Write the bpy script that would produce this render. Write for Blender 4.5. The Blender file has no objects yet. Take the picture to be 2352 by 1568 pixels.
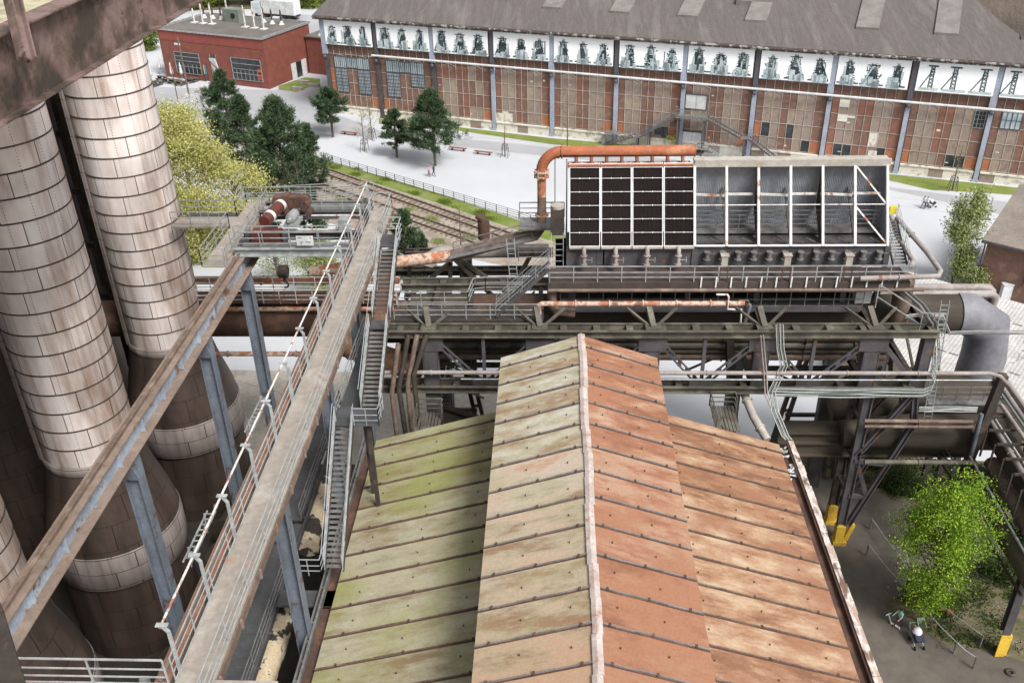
import bpy, math, random
import numpy as np
from mathutils import Vector, Matrix
random.seed(7); rng = np.random.default_rng(7)
SC = bpy.context.scene; COL = SC.collection
R_ = math.radians
# ------------------------------------------------------------------ camera, world, sun, exposure
F = 2153.0; CX, CY, H = 1176.0, 784.0, 48.0
_V = np.array([92., 3616., F]); _A = np.array([94., -1284., F])
_Z = -_V/np.linalg.norm(_V); _Y = _A-(_A@_Z)*_Z; _Y /= np.linalg.norm(_Y); _X = np.cross(_Y, _Z)
RM = np.array([_X, _Y, _Z])
cam_d = bpy.data.cameras.new('camera'); cam = bpy.data.objects.new('camera', cam_d); COL.objects.link(cam)
_r = RM@np.array([1, 0, 0]); _u = RM@np.array([0, -1, 0]); _b = RM@np.array([0, 0, -1])
cam.matrix_world = Matrix(((_r[0], _u[0], _b[0], 0), (_r[1], _u[1], _b[1], 0), (_r[2], _u[2], _b[2], H), (0, 0, 0, 1)))
cam_d.sensor_width = 36; cam_d.lens = 36*F/2352; cam_d.clip_start = .2; cam_d.clip_end = 3000
SC.camera = cam
W = bpy.data.worlds.new('World'); SC.world = W; W.use_nodes = True
wn = W.node_tree; bg = wn.nodes['Background']; sky = wn.nodes.new('ShaderNodeTexSky')
sky.sky_type = 'NISHITA'; sky.sun_disc = False
SUN_EL, SUN_AZ = R_(50), R_(140)          # azimuth clockwise from +Y
sky.sun_elevation = SUN_EL; sky.sun_rotation = SUN_AZ; sky.dust_density = 4; sky.air_density = 1.2
hs = wn.nodes.new('ShaderNodeHueSaturation'); hs.inputs['Saturation'].default_value = .12
wn.links.new(sky.outputs[0], hs.inputs['Color']); wn.links.new(hs.outputs[0], bg.inputs['Color'])
bg.inputs['Strength'].default_value = .095
sl = bpy.data.lights.new('sun', 'SUN'); sl.energy = 2.6; sl.angle = R_(18); sl.color = (1, .96, .91)
so = bpy.data.objects.new('sun', sl); COL.objects.link(so)
_sd = Vector((math.sin(SUN_AZ)*math.cos(SUN_EL), math.cos(SUN_AZ)*math.cos(SUN_EL), math.sin(SUN_EL)))
so.rotation_euler = _sd.to_track_quat('Z', 'Y').to_euler(); so.location = (40, -30, 90)
SC.view_settings.view_transform = 'Standard'; SC.view_settings.look = 'None'
SC.view_settings.exposure = .72; SC.view_settings.gamma = 1
SC.cycles.max_bounces = 5; SC.cycles.diffuse_bounces = 3

# ------------------------------------------------------------------ measuring helpers (survey points -> world)
def ray(u, v): return RM@np.array([u-CX, v-CY, F])
def _pt(r, t): p = np.array([0, 0, H])+t*r; return Vector((float(p[0]), float(p[1]), float(p[2])))
def G(u, v, z=0.0): r = ray(u, v); return _pt(r, (z-H)/r[2])
def PY(u, v, y): r = ray(u, v); return _pt(r, y/r[1])
def PX(u, v, x): r = ray(u, v); return _pt(r, x/r[0])
HA = R_(-19.77); HD = Vector((math.cos(HA), math.sin(HA), 0)); HN = Vector((math.sin(HA), -math.cos(HA), 0)); HO = Vector((-.11, 144.0, 0))
def HW(s, z, d=0.0): return HO+HD*s+HN*d+Vector((0, 0, z))      # hall wall coords; d>0 towards camera
def hall_uv(u, v):
    r = ray(u, v); r = Vector(r); t = ((HO-Vector((0, 0, H))).dot(HN))/r.dot(HN); p = Vector((0, 0, H))+r*t
    return (p-HO).dot(HD), p.z
V3 = Vector
def v3(*a): return Vector(a)

# ------------------------------------------------------------------ materials
def _nt(name):
    m = bpy.data.materials.new(name); m.use_nodes = True; nt = m.node_tree
    return m, nt, nt.nodes['Principled BSDF']
def N(nt, t, **k):
    n = nt.nodes.new(t)
    for a, b in k.items(): setattr(n, a, b)
    return n
def ramp(nt, fac, stops):
    r = N(nt, 'ShaderNodeValToRGB'); e = r.color_ramp.elements
    e[0].position, e[0].color = stops[0][0], (*stops[0][1], 1); e[1].position, e[1].color = stops[-1][0], (*stops[-1][1], 1)
    for p, c in stops[1:-1]: x = e.new(p); x.color = (*c, 1)
    nt.links.new(fac, r.inputs[0]); return r.outputs[0]
def coords(nt, scale=(1, 1, 1)):
    tc = N(nt, 'ShaderNodeTexCoord'); mp = N(nt, 'ShaderNodeMapping'); mp.inputs['Scale'].default_value = scale
    nt.links.new(tc.outputs['Object'], mp.inputs[0]); return mp.outputs[0]
def noise(nt, vec, sc, det=6, rough=.6):
    n = N(nt, 'ShaderNodeTexNoise'); n.inputs['Scale'].default_value = sc; n.inputs['Detail'].default_value = det; n.inputs['Roughness'].default_value = rough
    nt.links.new(vec, n.inputs['Vector']); return n.outputs['Fac']
def mixc(nt, fac, a, b, mode='MIX'):
    m = N(nt, 'ShaderNodeMix', data_type='RGBA', blend_type=mode)
    for s, val in ((0, fac), (6, a), (7, b)):
        if hasattr(val, 'is_linked') or hasattr(val, 'links'): nt.links.new(val, m.inputs[s])
        elif isinstance(val, (int, float)): m.inputs[s].default_value = val
        else: m.inputs[s].default_value = (*val, 1)
    return m.outputs[2]
def mth(nt, op, a, b=None):
    m = N(nt, 'ShaderNodeMath', operation=op)
    for i, val in enumerate((a, b)):
        if val is None: continue
        if isinstance(val, (int, float)): m.inputs[i].default_value = val
        else: nt.links.new(val, m.inputs[i])
    return m.outputs[0]
MATS = {}
def M(name, c1, c2=None, c3=None, sc=1.0, rough=.8, metal=0.0, bump=0.0, stretch=(1, 1, 1), lo=.4, hi=.6, rust=0.0, rustc=(.19, .075, .035), rsc=1.3, fine=1.0):
    m, nt, b = _nt(name); c2 = c2 or tuple(x*.75 for x in c1)
    v = coords(nt, stretch); n = noise(nt, v, sc)
    st = [(lo, c1), (hi, c2)] if c3 is None else [(lo, c1), ((lo+hi)/2, c2), (hi, c3)]
    col = ramp(nt, n, st)
    n3 = noise(nt, v, sc*9, 3, .7); g = ramp(nt, n3, [(.25, (1-.28*fine,)*3), (.75, (1+.12*fine,)*3)])
    col = mixc(nt, 1.0, col, g, 'MULTIPLY')
    if rust > 0:
        n2 = noise(nt, v, rsc, 8, .75); r2 = ramp(nt, n2, [(.62-.3*rust, (0, 0, 0)), (.68-.3*rust, (1, 1, 1))])
        col = mixc(nt, r2, col, rustc)
    nt.links.new(col, b.inputs['Base Color']); b.inputs['Roughness'].default_value = rough; b.inputs['Metallic'].default_value = metal
    if bump:
        bp = N(nt, 'ShaderNodeBump'); bp.inputs['Strength'].default_value = bump; bp.inputs['Distance'].default_value = .05
        nt.links.new(n3, bp.inputs['Height']); nt.links.new(bp.outputs[0], b.inputs['Normal'])
    MATS[name] = m; return m
M('plaza', (.485, .50, .53), (.445, .46, .49), sc=.05, fine=.12)
M('plaza_path', (.36, .365, .385), (.32, .325, .345), sc=.07, fine=.25)
M('ground', (.185, .16, .135), (.125, .108, .09), (.085, .073, .06), sc=.11, bump=.2, lo=.35, hi=.65)
M('concrete', (.42, .39, .35), (.33, .30, .26), sc=.25, bump=.2)
M('ballast', (.25, .20, .165), (.36, .31, .26), sc=.5, bump=.6)
M('grass', (.115, .17, .022), (.17, .21, .04), (.22, .22, .11), sc=.5, rough=.95, bump=.5, lo=.35, hi=.7)
M('weeds', (.07, .08, .03), (.13, .11, .06), (.2, .17, .12), sc=.9, rough=.95, bump=.8, lo=.35, hi=.7)
M('rail_steel', (.11, .075, .055), (.16, .10, .07), sc=2)
M('sleeper', (.13, .10, .08), (.2, .16, .13), sc=2)
M('brick_brown', (.25, .125, .09), (.18, .10, .075), (.29, .175, .13), sc=1.1, bump=.25, lo=.3, hi=.7)
M('brick_red', (.27, .12, .08), (.22, .10, .07), sc=.8, bump=.2)
M('brick_orange', (.42, .16, .075), (.34, .13, .065), sc=1.2)
M('brick_plaster', (.26, .195, .155), (.31, .245, .2), (.215, .15, .12), sc=.9, bump=.2, lo=.3, hi=.7)
M('brick_pale', (.37, .29, .22), (.28, .22, .17), sc=1.0)
M('white_plaster', (.72, .68, .60), (.42, .38, .31), sc=1.1, lo=.52, hi=.62)
M('wall_grid', (.50, .46, .42), (.38, .32, .28), sc=.8)
M('column_blue', (.36, .40, .49), (.31, .34, .41), sc=.5)
M('column_dark', (.085, .09, .11), (.08, .08, .09), sc=.5)
M('white_paint', (.64, .65, .66), (.52, .53, .53), sc=.9, fine=.8)
M('white_rusty', (.66, .65, .63), (.55, .53, .5), sc=1, rust=.28, rustc=(.30, .12, .06))
M('banner', (.90, .92, .93), (.88, .90, .91), sc=.1, fine=.1)
M('ink', (.03, .05, .06), (.07, .11, .12), sc=.8)
M('ink_pale', (.38, .47, .49), (.55, .62, .64), sc=.5)
M('hall_roof', (.135, .118, .112), (.108, .094, .09), (.165, .15, .142), sc=.55, stretch=(1, .12, .12), lo=.3, hi=.7)
M('roof_light', (.22, .205, .195), (.17, .155, .15), sc=.6)
M('gutter', (.10, .075, .06), (.42, .42, .40), sc=1.4, lo=.52, hi=.58)
M('glass_pale', (.50, .58, .61), (.36, .45, .48), sc=.9, rough=.25)
M('glass_dark', (.02, .025, .028), (.045, .05, .055), sc=.9, rough=.15)
M('dark_frame', (.06, .065, .075), (.09, .09, .1), sc=1)
M('cafe_red', (.235, .072, .05), (.185, .058, .042), sc=.8, bump=.15)
M('cafe_band', (.27, .065, .05), (.24, .06, .047), sc=.3)
M('tar_roof', (.165, .15, .14), (.12, .108, .1), sc=.3, lo=.35, hi=.65)
M('olive_metal', (.19, .22, .19), (.15, .17, .15), sc=.8)
M('ridge_paint', (.52, .46, .44), (.40, .33, .30), sc=.9, rust=.22, rustc=(.33, .17, .11))
M('steel_dark', (.058, .045, .038), (.038, .031, .027), (.085, .063, .048), sc=.7, rough=.7, lo=.35, hi=.65, rust=.12, rustc=(.11, .06, .04))
M('steel_olive', (.115, .104, .082), (.07, .062, .05), (.165, .155, .115), sc=.5, rough=.75, lo=.35, hi=.65)
M('steel_slate', (.088, .084, .094), (.06, .056, .06), sc=.6, rough=.6, rust=.1)
M('steel_blue', (.17, .20, .245), (.13, .15, .185), sc=.5, rough=.55, rust=.16, rustc=(.10, .055, .035))
M('web_blue', (.36, .42, .50), (.27, .31, .37), sc=.5, rough=.5, rust=.3, rustc=(.17, .09, .045), rsc=.7)
M('galv', (.42, .45, .455), (.28, .30, .30), sc=2, rough=.45, metal=.3)
M('galv_dark', (.17, .165, .16), (.25, .25, .245), sc=2, rough=.5, metal=.3)
M('rail_bright', (.40, .43, .44), (.29, .31, .32), sc=2, rough=.45)
M('deck_pale', (.36, .325, .285), (.29, .255, .22), (.41, .375, .335), sc=.35, lo=.35, hi=.65, rust=.1, rustc=(.36, .16, .075), rsc=.25)
M('deck_rust', (.33, .15, .07), (.25, .17, .12), sc=.3, bump=.1)
M('deck_dark', (.075, .078, .085), (.055, .056, .06), sc=.8)
M('beam_brown', (.25, .19, .155), (.19, .14, .11), sc=.35, rust=.1, rustc=(.15, .08, .05))
M('rust', (.24, .085, .042), (.16, .06, .035), (.30, .13, .07), sc=.8, lo=.35, hi=.65)
M('rust_dark', (.10, .048, .032), (.065, .036, .027), (.14, .07, .045), sc=.6, lo=.35, hi=.65, bump=.2)
M('rust_orange', (.42, .135, .06), (.33, .105, .05), (.5, .22, .12), sc=.7, lo=.35, hi=.68)
M('rust_peel', (.40, .15, .08), (.58, .47, .38), (.22, .10, .06), sc=1.3, lo=.42, hi=.62)
M('oxide', (.115, .03, .022), (.09, .026, .02), sc=1, rough=.5)
M('pipe_grey', (.20, .20, .225), (.155, .155, .175), sc=.3, rough=.6)
M('pipe_light', (.34, .31, .30), (.24, .21, .195), sc=.5, rust=.1)
M('pipe_brown', (.19, .135, .105), (.13, .09, .07), (.25, .19, .15), sc=.7, lo=.35, hi=.65)
M('duct_olive', (.072, .056, .04), (.044, .034, .025), sc=.35, stretch=(.4, 1, 1))
M('deck_maroon', (.07, .05, .045), (.045, .033, .03), sc=.6)
M('peel_wood', (.42, .31, .26), (.62, .58, .55), (.17, .10, .075), sc=1.6, lo=.42, hi=.6, stretch=(1, .35, 1))
M('rust_tan', (.34, .18, .095), (.26, .13, .07), (.40, .27, .17), sc=.9, lo=.35, hi=.65)
M('painted_shade', (.045, .038, .03), (.03, .025, .02), sc=.5)  # deep shade of the left yard, painted as a near-black base colour
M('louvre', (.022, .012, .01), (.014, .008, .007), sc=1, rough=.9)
M('sheet_blue', (.36, .38, .42), (.27, .285, .32), sc=.3, rough=.5)
M('insulation', (.52, .42, .28), (.60, .53, .40), (.045, .035, .03), sc=.9, lo=.47, hi=.56)
M('yellow', (.72, .48, .05), (.6, .38, .04), sc=1, rust=.1)
M('roof_white', (.50, .49, .475), (.42, .41, .40), sc=.4, stretch=(1, 1, 1))
M('roof_greybrown', (.24, .205, .18), (.19, .165, .145), sc=.4)
M('bark', (.13, .10, .075), (.08, .065, .05), sc=3)
M('wood_red', (.30, .12, .085), (.22, .09, .065), sc=2)
M('skin', (.45, .28, .2), (.4, .25, .18), sc=2)
for nm, c in (('cloth_pink', (.65, .3, .38)), ('cloth_navy', (.02, .025, .06)), ('cloth_black', (.015, .015, .018)), ('cloth_maroon', (.12, .02, .03)), ('cloth_aqua', (.35, .62, .58)), ('cloth_white', (.75, .75, .78)), ('cloth_jeans', (.05, .075, .14)), ('hair', (.03, .02, .015)), ('cloth_green', (.22, .33, .2)), ('red_paint', (.55, .04, .02)), ('sign_yellow', (.55, .55, .03)), ('sign_blue', (.03, .2, .45)), ('cable', (.44, .455, .45)), ('cable_green', (.17, .20, .185)), ('yellow_box', (.75, .6, .05))):
    M(nm, c, tuple(x*.85 for x in c), sc=3, rough=.7)
def leafmat(name, stops, sc=.35):
    m, nt, b = _nt(name); v = coords(nt); n = noise(nt, v, sc, 3, .6)
    gi = N(nt, 'ShaderNodeNewGeometry'); f = mth(nt, 'ADD', mth(nt, 'MULTIPLY', n, .55), mth(nt, 'MULTIPLY', gi.outputs['Random Per Island'], .45))
    col = ramp(nt, f, stops); nt.links.new(col, b.inputs['Base Color']); b.inputs['Roughness'].default_value = .75
    b.inputs['Specular IOR Level'].default_value = .25
    tr = N(nt, 'ShaderNodeBsdfTranslucent'); nt.links.new(col, tr.inputs[0]); ms = N(nt, 'ShaderNodeMixShader'); ms.inputs[0].default_value = .25
    out = nt.nodes['Material Output']; nt.links.new(b.outputs[0], ms.inputs[1]); nt.links.new(tr.outputs[0], ms.inputs[2]); nt.links.new(ms.outputs[0], out.inputs[0])
    MATS[name] = m
leafmat('pine_leaf', [(.3, (.02, .04, .022)), (.48, (.055, .095, .045)), (.66, (.14, .20, .10))], 1.5)
leafmat('yellow_leaf', [(.25, (.24, .25, .05)), (.5, (.47, .46, .15)), (.75, (.70, .67, .33))])
leafmat('bright_leaf', [(.3, (.06, .13, .008)), (.5, (.17, .30, .02)), (.7, (.36, .50, .06))], .9)
leafmat('dark_leaf', [(.25, (.02, .04, .01)), (.5, (.05, .085, .02)), (.8, (.11, .15, .04))])
leafmat('wood_leaf', [(.25, (.05, .09, .015)), (.5, (.14, .2, .03)), (.8, (.27, .32, .06))])
leafmat('birch_leaf', [(.25, (.14, .18, .05)), (.5, (.27, .32, .11)), (.8, (.45, .48, .24))])
leafmat('blossom', [(.25, (.5, .5, .45)), (.8, (.85, .85, .82))])
def roof_mat(name, stops, mossc, step=1.9, big=.35, streak=(.35, 1.0, .35), moss=.5, mult=2.0, soft=.16, msc=.3, near=None, nr=(8, -8)):
    m, nt, b = _nt(name); v = coords(nt, streak); n = noise(nt, v, 1.1, 9, .72); n2 = noise(nt, coords(nt), .14, 3)
    tc = N(nt, 'ShaderNodeTexCoord'); sp = N(nt, 'ShaderNodeSeparateXYZ'); nt.links.new(tc.outputs['Object'], sp.inputs[0])
    sy = mth(nt, 'SNAP', sp.outputs[1], step); wn_ = N(nt, 'ShaderNodeTexWhiteNoise', noise_dimensions='1D'); nt.links.new(sy, wn_.inputs['W'])
    f = mth(nt, 'ADD', mth(nt, 'ADD', mth(nt, 'MULTIPLY', n, mult), mth(nt, 'MULTIPLY', wn_.outputs[0], .24)), mth(nt, 'MULTIPLY', n2, big)); f = mth(nt, 'SUBTRACT', f, .79-(2.0-mult)*.5)
    col = ramp(nt, f, stops)
    n4 = noise(nt, coords(nt, (1, 1, 1)), msc, 6, .6); mm = ramp(nt, n4, [(moss, (0, 0, 0)), (moss+soft, (1, 1, 1))]); col = mixc(nt, mm, col, mossc)
    if near:
        mr = N(nt, 'ShaderNodeMapRange'); nt.links.new(sp.outputs[1], mr.inputs[0]); mr.inputs[1].default_value = nr[0]; mr.inputs[2].default_value = nr[1]; mr.inputs[3].default_value = 0; mr.inputs[4].default_value = .55
        ff = mth(nt, 'ADD', mr.outputs[0], mth(nt, 'MULTIPLY', mth(nt, 'SUBTRACT', n, .5), 2.2)); ff = mth(nt, 'ADD', ff, mth(nt, 'MULTIPLY', mth(nt, 'SUBTRACT', wn_.outputs[0], .5), .35)); rr_ = ramp(nt, ff, [(.18, (0, 0, 0)), (.62, (.85, .85, .85))]); col = mixc(nt, rr_, col, near)
    n3 = noise(nt, coords(nt), 9, 4, .7); g = ramp(nt, n3, [(.3, (.82, .82, .82)), (.7, (1.08, 1.08, 1.08))]); col = mixc(nt, 1.0, col, g, 'MULTIPLY')
    nt.links.new(col, b.inputs['Base Color']); b.inputs['Roughness'].default_value = .62
    bp = N(nt, 'ShaderNodeBump'); bp.inputs['Strength'].default_value = .25; bp.inputs['Distance'].default_value = .1; nt.links.new(n2, bp.inputs['Height']); nt.links.new(bp.outputs[0], b.inputs['Normal'])
    MATS[name] = m
roof_mat('shed_left', [(.2, (.22, .16, .09)), (.42, (.32, .285, .195)), (.62, (.38, .355, .255)), (.8, (.44, .42, .33))], (.27, .285, .085), moss=.42, soft=.3, msc=.16, near=(.33, .25, .10), nr=(2, -16))
roof_mat('shed_pale', [(.22, (.27, .17, .10)), (.42, (.36, .31, .22)), (.58, (.43, .405, .31)), (.78, (.56, .55, .50))], (.33, .32, .17), moss=.5, soft=.3, msc=.2, near=(.43, .25, .155), nr=(12, -10))
roof_mat('shed_orange', [(.3, (.21, .09, .05)), (.47, (.29, .135, .08)), (.56, (.35, .20, .13)), (.68, (.43, .31, .22)), (.85, (.50, .42, .33))], (.30, .14, .08), moss=.45, mult=1.5, near=(.29, .14, .08), nr=(12, -12))
roof_mat('shed_orange_low', [(.25, (.18, .085, .047)), (.4, (.27, .14, .08)), (.52, (.34, .205, .125)), (.66, (.41, .285, .185)), (.85, (.46, .36, .26))], (.27, .13, .072), moss=.5, mult=1.75)
def stove_mat(name, c1, c2, c3, seam, sx=3.3, sz=1.25):
    m, nt, b = _nt(name); tc = N(nt, 'ShaderNodeTexCoord'); sp = N(nt, 'ShaderNodeSeparateXYZ'); nt.links.new(tc.outputs['Object'], sp.inputs[0])
    at = mth(nt, 'ARCTAN2', sp.outputs[1], sp.outputs[0]); u = mth(nt, 'MULTIPLY', at, 2.6)
    cb = N(nt, 'ShaderNodeCombineXYZ'); nt.links.new(u, cb.inputs[0]); nt.links.new(sp.outputs[2], cb.inputs[1])
    br = N(nt, 'ShaderNodeTexBrick'); nt.links.new(cb.outputs[0], br.inputs[0]); br.offset = .37; br.offset_frequency = 2
    br.inputs['Scale'].default_value = 1; br.inputs['Brick Width'].default_value = sx/1.25; br.inputs['Row Height'].default_value = sz; br.inputs['Mortar Size'].default_value = .028; br.inputs['Mortar Smooth'].default_value = .3
    br.inputs['Color1'].default_value = (.92, .92, .92, 1); br.inputs['Color2'].default_value = (1.08, 1.06, 1.05, 1); br.inputs['Mortar'].default_value = (*seam, 1)
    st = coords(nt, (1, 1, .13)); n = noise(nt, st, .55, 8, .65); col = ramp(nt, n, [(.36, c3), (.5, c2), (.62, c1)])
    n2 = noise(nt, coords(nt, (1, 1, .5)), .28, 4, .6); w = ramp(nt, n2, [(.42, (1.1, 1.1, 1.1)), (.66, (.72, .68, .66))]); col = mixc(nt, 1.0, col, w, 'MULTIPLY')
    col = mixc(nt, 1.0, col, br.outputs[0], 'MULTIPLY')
    # rivet rows
    fx = mth(nt, 'ABSOLUTE', mth(nt, 'SUBTRACT', mth(nt, 'FRACT', mth(nt, 'MULTIPLY', u, 1/1.32)), .5)); fz = mth(nt, 'FRACT', mth(nt, 'MULTIPLY', sp.outputs[2], 6.3))
    rv = mth(nt, 'MULTIPLY', mth(nt, 'LESS_THAN', fx, .018), mth(nt, 'LESS_THAN', fz, .4))
    col = mixc(nt, mth(nt, 'MULTIPLY', rv, .75), col, (.08, .06, .05))
    nt.links.new(col, b.inputs['Base Color']); b.inputs['Roughness'].default_value = .55; b.inputs['Metallic'].default_value = .1
    bp = N(nt, 'ShaderNodeBump'); bp.inputs['Strength'].default_value = .4; bp.inputs['Distance'].default_value = .04; nt.links.new(br.outputs['Fac'], bp.inputs['Height']); bp.invert = True; nt.links.new(bp.outputs[0], b.inputs['Normal'])
    MATS[name] = m
stove_mat('stove_light', (.80, .745, .72), (.68, .61, .58), (.34, .25, .20), (.09, .07, .06))
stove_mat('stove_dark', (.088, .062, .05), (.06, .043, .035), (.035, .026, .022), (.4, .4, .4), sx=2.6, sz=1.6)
stove_mat('stove_band', (.34, .30, .285), (.27, .235, .22), (.13, .10, .09), (.25, .25, .25), sx=2.9, sz=1.15)
def grate_mat():
    m, nt, b = _nt('grating'); v = coords(nt); ck = N(nt, 'ShaderNodeTexChecker'); ck.inputs['Scale'].default_value = 14; nt.links.new(v, ck.inputs[0])
    col = mixc(nt, ck.outputs['Fac'], (.52, .49, .34), (.28, .26, .18)); n = noise(nt, v, 1.5); g = ramp(nt, n, [(.35, (.6, .6, .6)), (.6, (1.1, 1.1, 1.1))]); col = mixc(nt, 1.0, col, g, 'MULTIPLY')
    nt.links.new(col, b.inputs['Base Color']); b.inputs['Roughness'].default_value = .7; MATS['grating'] = m
grate_mat()
M('girder_paint', (.20, .135, .125), (.115, .075, .06), (.05, .04, .03), sc=.55, lo=.42, hi=.6, bump=.4, rust=.16, rustc=(.045, .03, .02), rsc=.9)
M('plate_blur', (.17, .135, .11), (.09, .075, .06), sc=1.6, bump=.2)

# ------------------------------------------------------------------ mesh builder
class MB:
    def __init__(s): s.v = []; s.f = []; s.m = []; s.s = []; s.mi = 0; s.pr = []
    def add(s, vs, fs, smooth=False):
        o = len(s.v); s.v += [tuple(p) for p in vs]; s.pr.append((o, len(s.v), len(s.f), len(s.f)+len(fs)))
        for f in fs: s.f.append(tuple(i+o for i in f)); s.m.append(s.mi); s.s.append(smooth)
        return s
    def hexa(s, P): return s.add(P, [(0, 3, 2, 1), (4, 5, 6, 7), (0, 1, 5, 4), (1, 2, 6, 5), (2, 3, 7, 6), (3, 0, 4, 7)])
    def box(s, x0, x1, y0, y1, z0, z1):
        return s.hexa([(x0, y0, z0), (x1, y0, z0), (x1, y1, z0), (x0, y1, z0), (x0, y0, z1), (x1, y0, z1), (x1, y1, z1), (x0, y1, z1)])
    def obox(s, c, ax, ay, az, a, b, h0, h1):
        c = V3(c); return s.hexa([c+ax*i*a+ay*j*b+az*k for k in (h0, h1) for i, j in ((-1, -1), (1, -1), (1, 1), (-1, 1))])
    def bar(s, p, q, w, h, up=(0, 0, 1)):
        p, q = V3(p), V3(q); d = (q-p)
        if d.length < 1e-6: return s
        d.normalize(); up = V3(up)
        if abs(d.dot(up)) > .97: up = V3((0, 1, 0)) if abs(d.y) < .9 else V3((1, 0, 0))
        x = d.cross(up).normalized(); z = x.cross(d).normalized(); x *= w/2; z *= h/2
        return s.hexa([p-x-z, p+x-z, q+x-z, q-x-z, p-x+z, p+x+z, q+x+z, q-x+z])
    def ibeam(s, p, q, w, h, t=.05, up=(0, 0, 1)):
        p, q = V3(p), V3(q); d = (q-p).normalized(); u = V3(up)
        if abs(d.dot(u)) > .97: u = V3((0, 1, 0)) if abs(d.y) < .9 else V3((1, 0, 0))
        x = d.cross(u).normalized(); z = x.cross(d).normalized()
        s.bar(p+z*(h/2-t/2), q+z*(h/2-t/2), w, t, u); s.bar(p-z*(h/2-t/2), q-z*(h/2-t/2), w, t, u); s.bar(p, q, t, h-2*t, u); return s
    def tube(s, pts, r, n=10, cap=True):
        pts = [V3(p) for p in pts]; L = len(pts); rs = r if isinstance(r, (list, tuple)) else [r]*L
        T = []
        for i in range(L):
            a = (pts[i]-pts[i-1]).normalized() if i else (pts[1]-pts[0]).normalized()
            b = (pts[i+1]-pts[i]).normalized() if i < L-1 else a
            T.append((a+b).normalized() if (a+b).length > 1e-4 else a)
        nrm = T[0].orthogonal().normalized(); vs = []
        for i in range(L):
            nrm = (nrm-T[i]*nrm.dot(T[i])).normalized(); bn = T[i].cross(nrm)
            for k in range(n):
                a = 2*math.pi*k/n; vs.append(pts[i]+(nrm*math.cos(a)+bn*math.sin(a))*rs[i])
        fs = [(i*n+k, i*n+(k+1) % n, (i+1)*n+(k+1) % n, (i+1)*n+k) for i in range(L-1) for k in range(n)]
        s.add(vs, fs, n > 5)
        if cap: s.add(vs[:n], [tuple(range(n))[::-1]]); s.add(vs[-n:], [tuple(range(n))])
        return s
    def lathe(s, c, prof, n=40, ax=V3((0, 0, 1)), smooth=True, a0=0, a1=2*math.pi):
        c = V3(c); x = ax.orthogonal().normalized(); y = ax.cross(x); vs = []
        for r, z in prof:
            for k in range(n): a = 2*math.pi*k/n; vs.append(c+ax*z+(x*math.cos(a)+y*math.sin(a))*r)
        s.add(vs, [(i*n+k, i*n+(k+1) % n, (i+1)*n+(k+1) % n, (i+1)*n+k) for i in range(len(prof)-1) for k in range(n)], smooth); return s
    def prism(s, pts, vec):
        pts = [V3(p) for p in pts]; vec = V3(vec); n = len(pts)
        return s.add(pts+[p+vec for p in pts], [tuple(range(n))[::-1], tuple(range(n, 2*n))]+[(i, (i+1) % n, n+(i+1) % n, n+i) for i in range(n)])
    def quad(s, *P): return s.add(P, [tuple(range(len(P)))])
    def flange(s, p, d, r, t=.06, n=14):
        d = V3(d).normalized(); return s.tube([V3(p)-d*t, V3(p)+d*t], r, n)
WL = {}
def mesh_obj(name, mb, mat, loc):
    me = bpy.data.meshes.new(name); L = V3(loc)
    me.from_pydata([(p[0]-L.x, p[1]-L.y, p[2]-L.z) for p in mb.v], [], mb.f)
    for m in (mat if isinstance(mat, (list, tuple)) else [mat]): me.materials.append(MATS[m])
    me.polygons.foreach_set('material_index', mb.m); me.polygons.foreach_set('use_smooth', mb.s); me.update()
    return bpy.data.objects.new(name, me)
def tag(o, label=None, cat=None, group=None, kind=None):
    if label: o['label'] = label
    if cat: o['category'] = cat
    if group: o['group'] = group
    if kind: o['kind'] = kind
    return o
def thing(name, label, cat, loc, group=None):
    o = bpy.data.objects.new(name, None); o.empty_display_size = .3; COL.objects.link(o); o.location = V3(loc); WL[o.name] = V3(loc); return tag(o, label, cat, group)
SING = {'deck_lugs': 'deck_lug', 'render_patches': 'render_patch', 'supports': 'support', 'legs': 'leg', 'treads': 'tread_flight', 'flanges': 'flange', 'wheels': 'wheel', 'trolley_rails': 'trolley_rail', 'ropes': 'rope', 'duct_ribs': 'duct_rib', 'brackets': 'bracket', 'side_rails': 'side_rail', 'posts': 'post', 'stakes': 'stake', 'joists': 'joist', 'rails': 'rail'}
def groups_of(mb):
    n = len(mb.pr); V = np.array(mb.v); lo = np.array([V[a:b].min(0)-.03 for a, b, _, _ in mb.pr]); hi = np.array([V[a:b].max(0)+.03 for a, b, _, _ in mb.pr]); g = list(range(n))
    def find(i):
        while g[i] != i: g[i] = g[g[i]]; i = g[i]
        return i
    for i in range(n):
        for j in np.nonzero(np.all((lo[i] <= hi) & (lo <= hi[i]), axis=1))[0]:
            a, b = find(i), find(int(j))
            if a != b: g[a] = b
    out = {}
    for i in range(n): out.setdefault(find(i), []).append(i)
    return list(out.values())
def part(name, mb, mat, parent, label=None):
    if 1 < len(mb.pr) <= 260 and name not in ('wall_panels', 'lettering', 'face_features', 'zigzag', 'rungs', 'picture', 'rivet_rows'):
        gr = groups_of(mb)
        if 2 <= len(gr) <= 16:
            first = None
            for G_ in gr:
                q = MB()
                for i in G_:
                    a, b, c, d = mb.pr[i]; o = len(q.v); q.v += mb.v[a:b]
                    for k in range(c, d): q.f.append(tuple(x-a+o for x in mb.f[k])); q.m.append(mb.m[k]); q.s.append(mb.s[k])
                ob = _part(SING.get(name, name), q, mat, parent, label); first = first or ob
            return first
    return _part(name, mb, mat, parent, label)
def _part(name, mb, mat, parent, label=None):
    L = WL[parent.name]; o = mesh_obj(name, mb, mat, L); COL.objects.link(o); o.parent = parent; WL[o.name] = L
    if label: o['label'] = label
    return o
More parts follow.
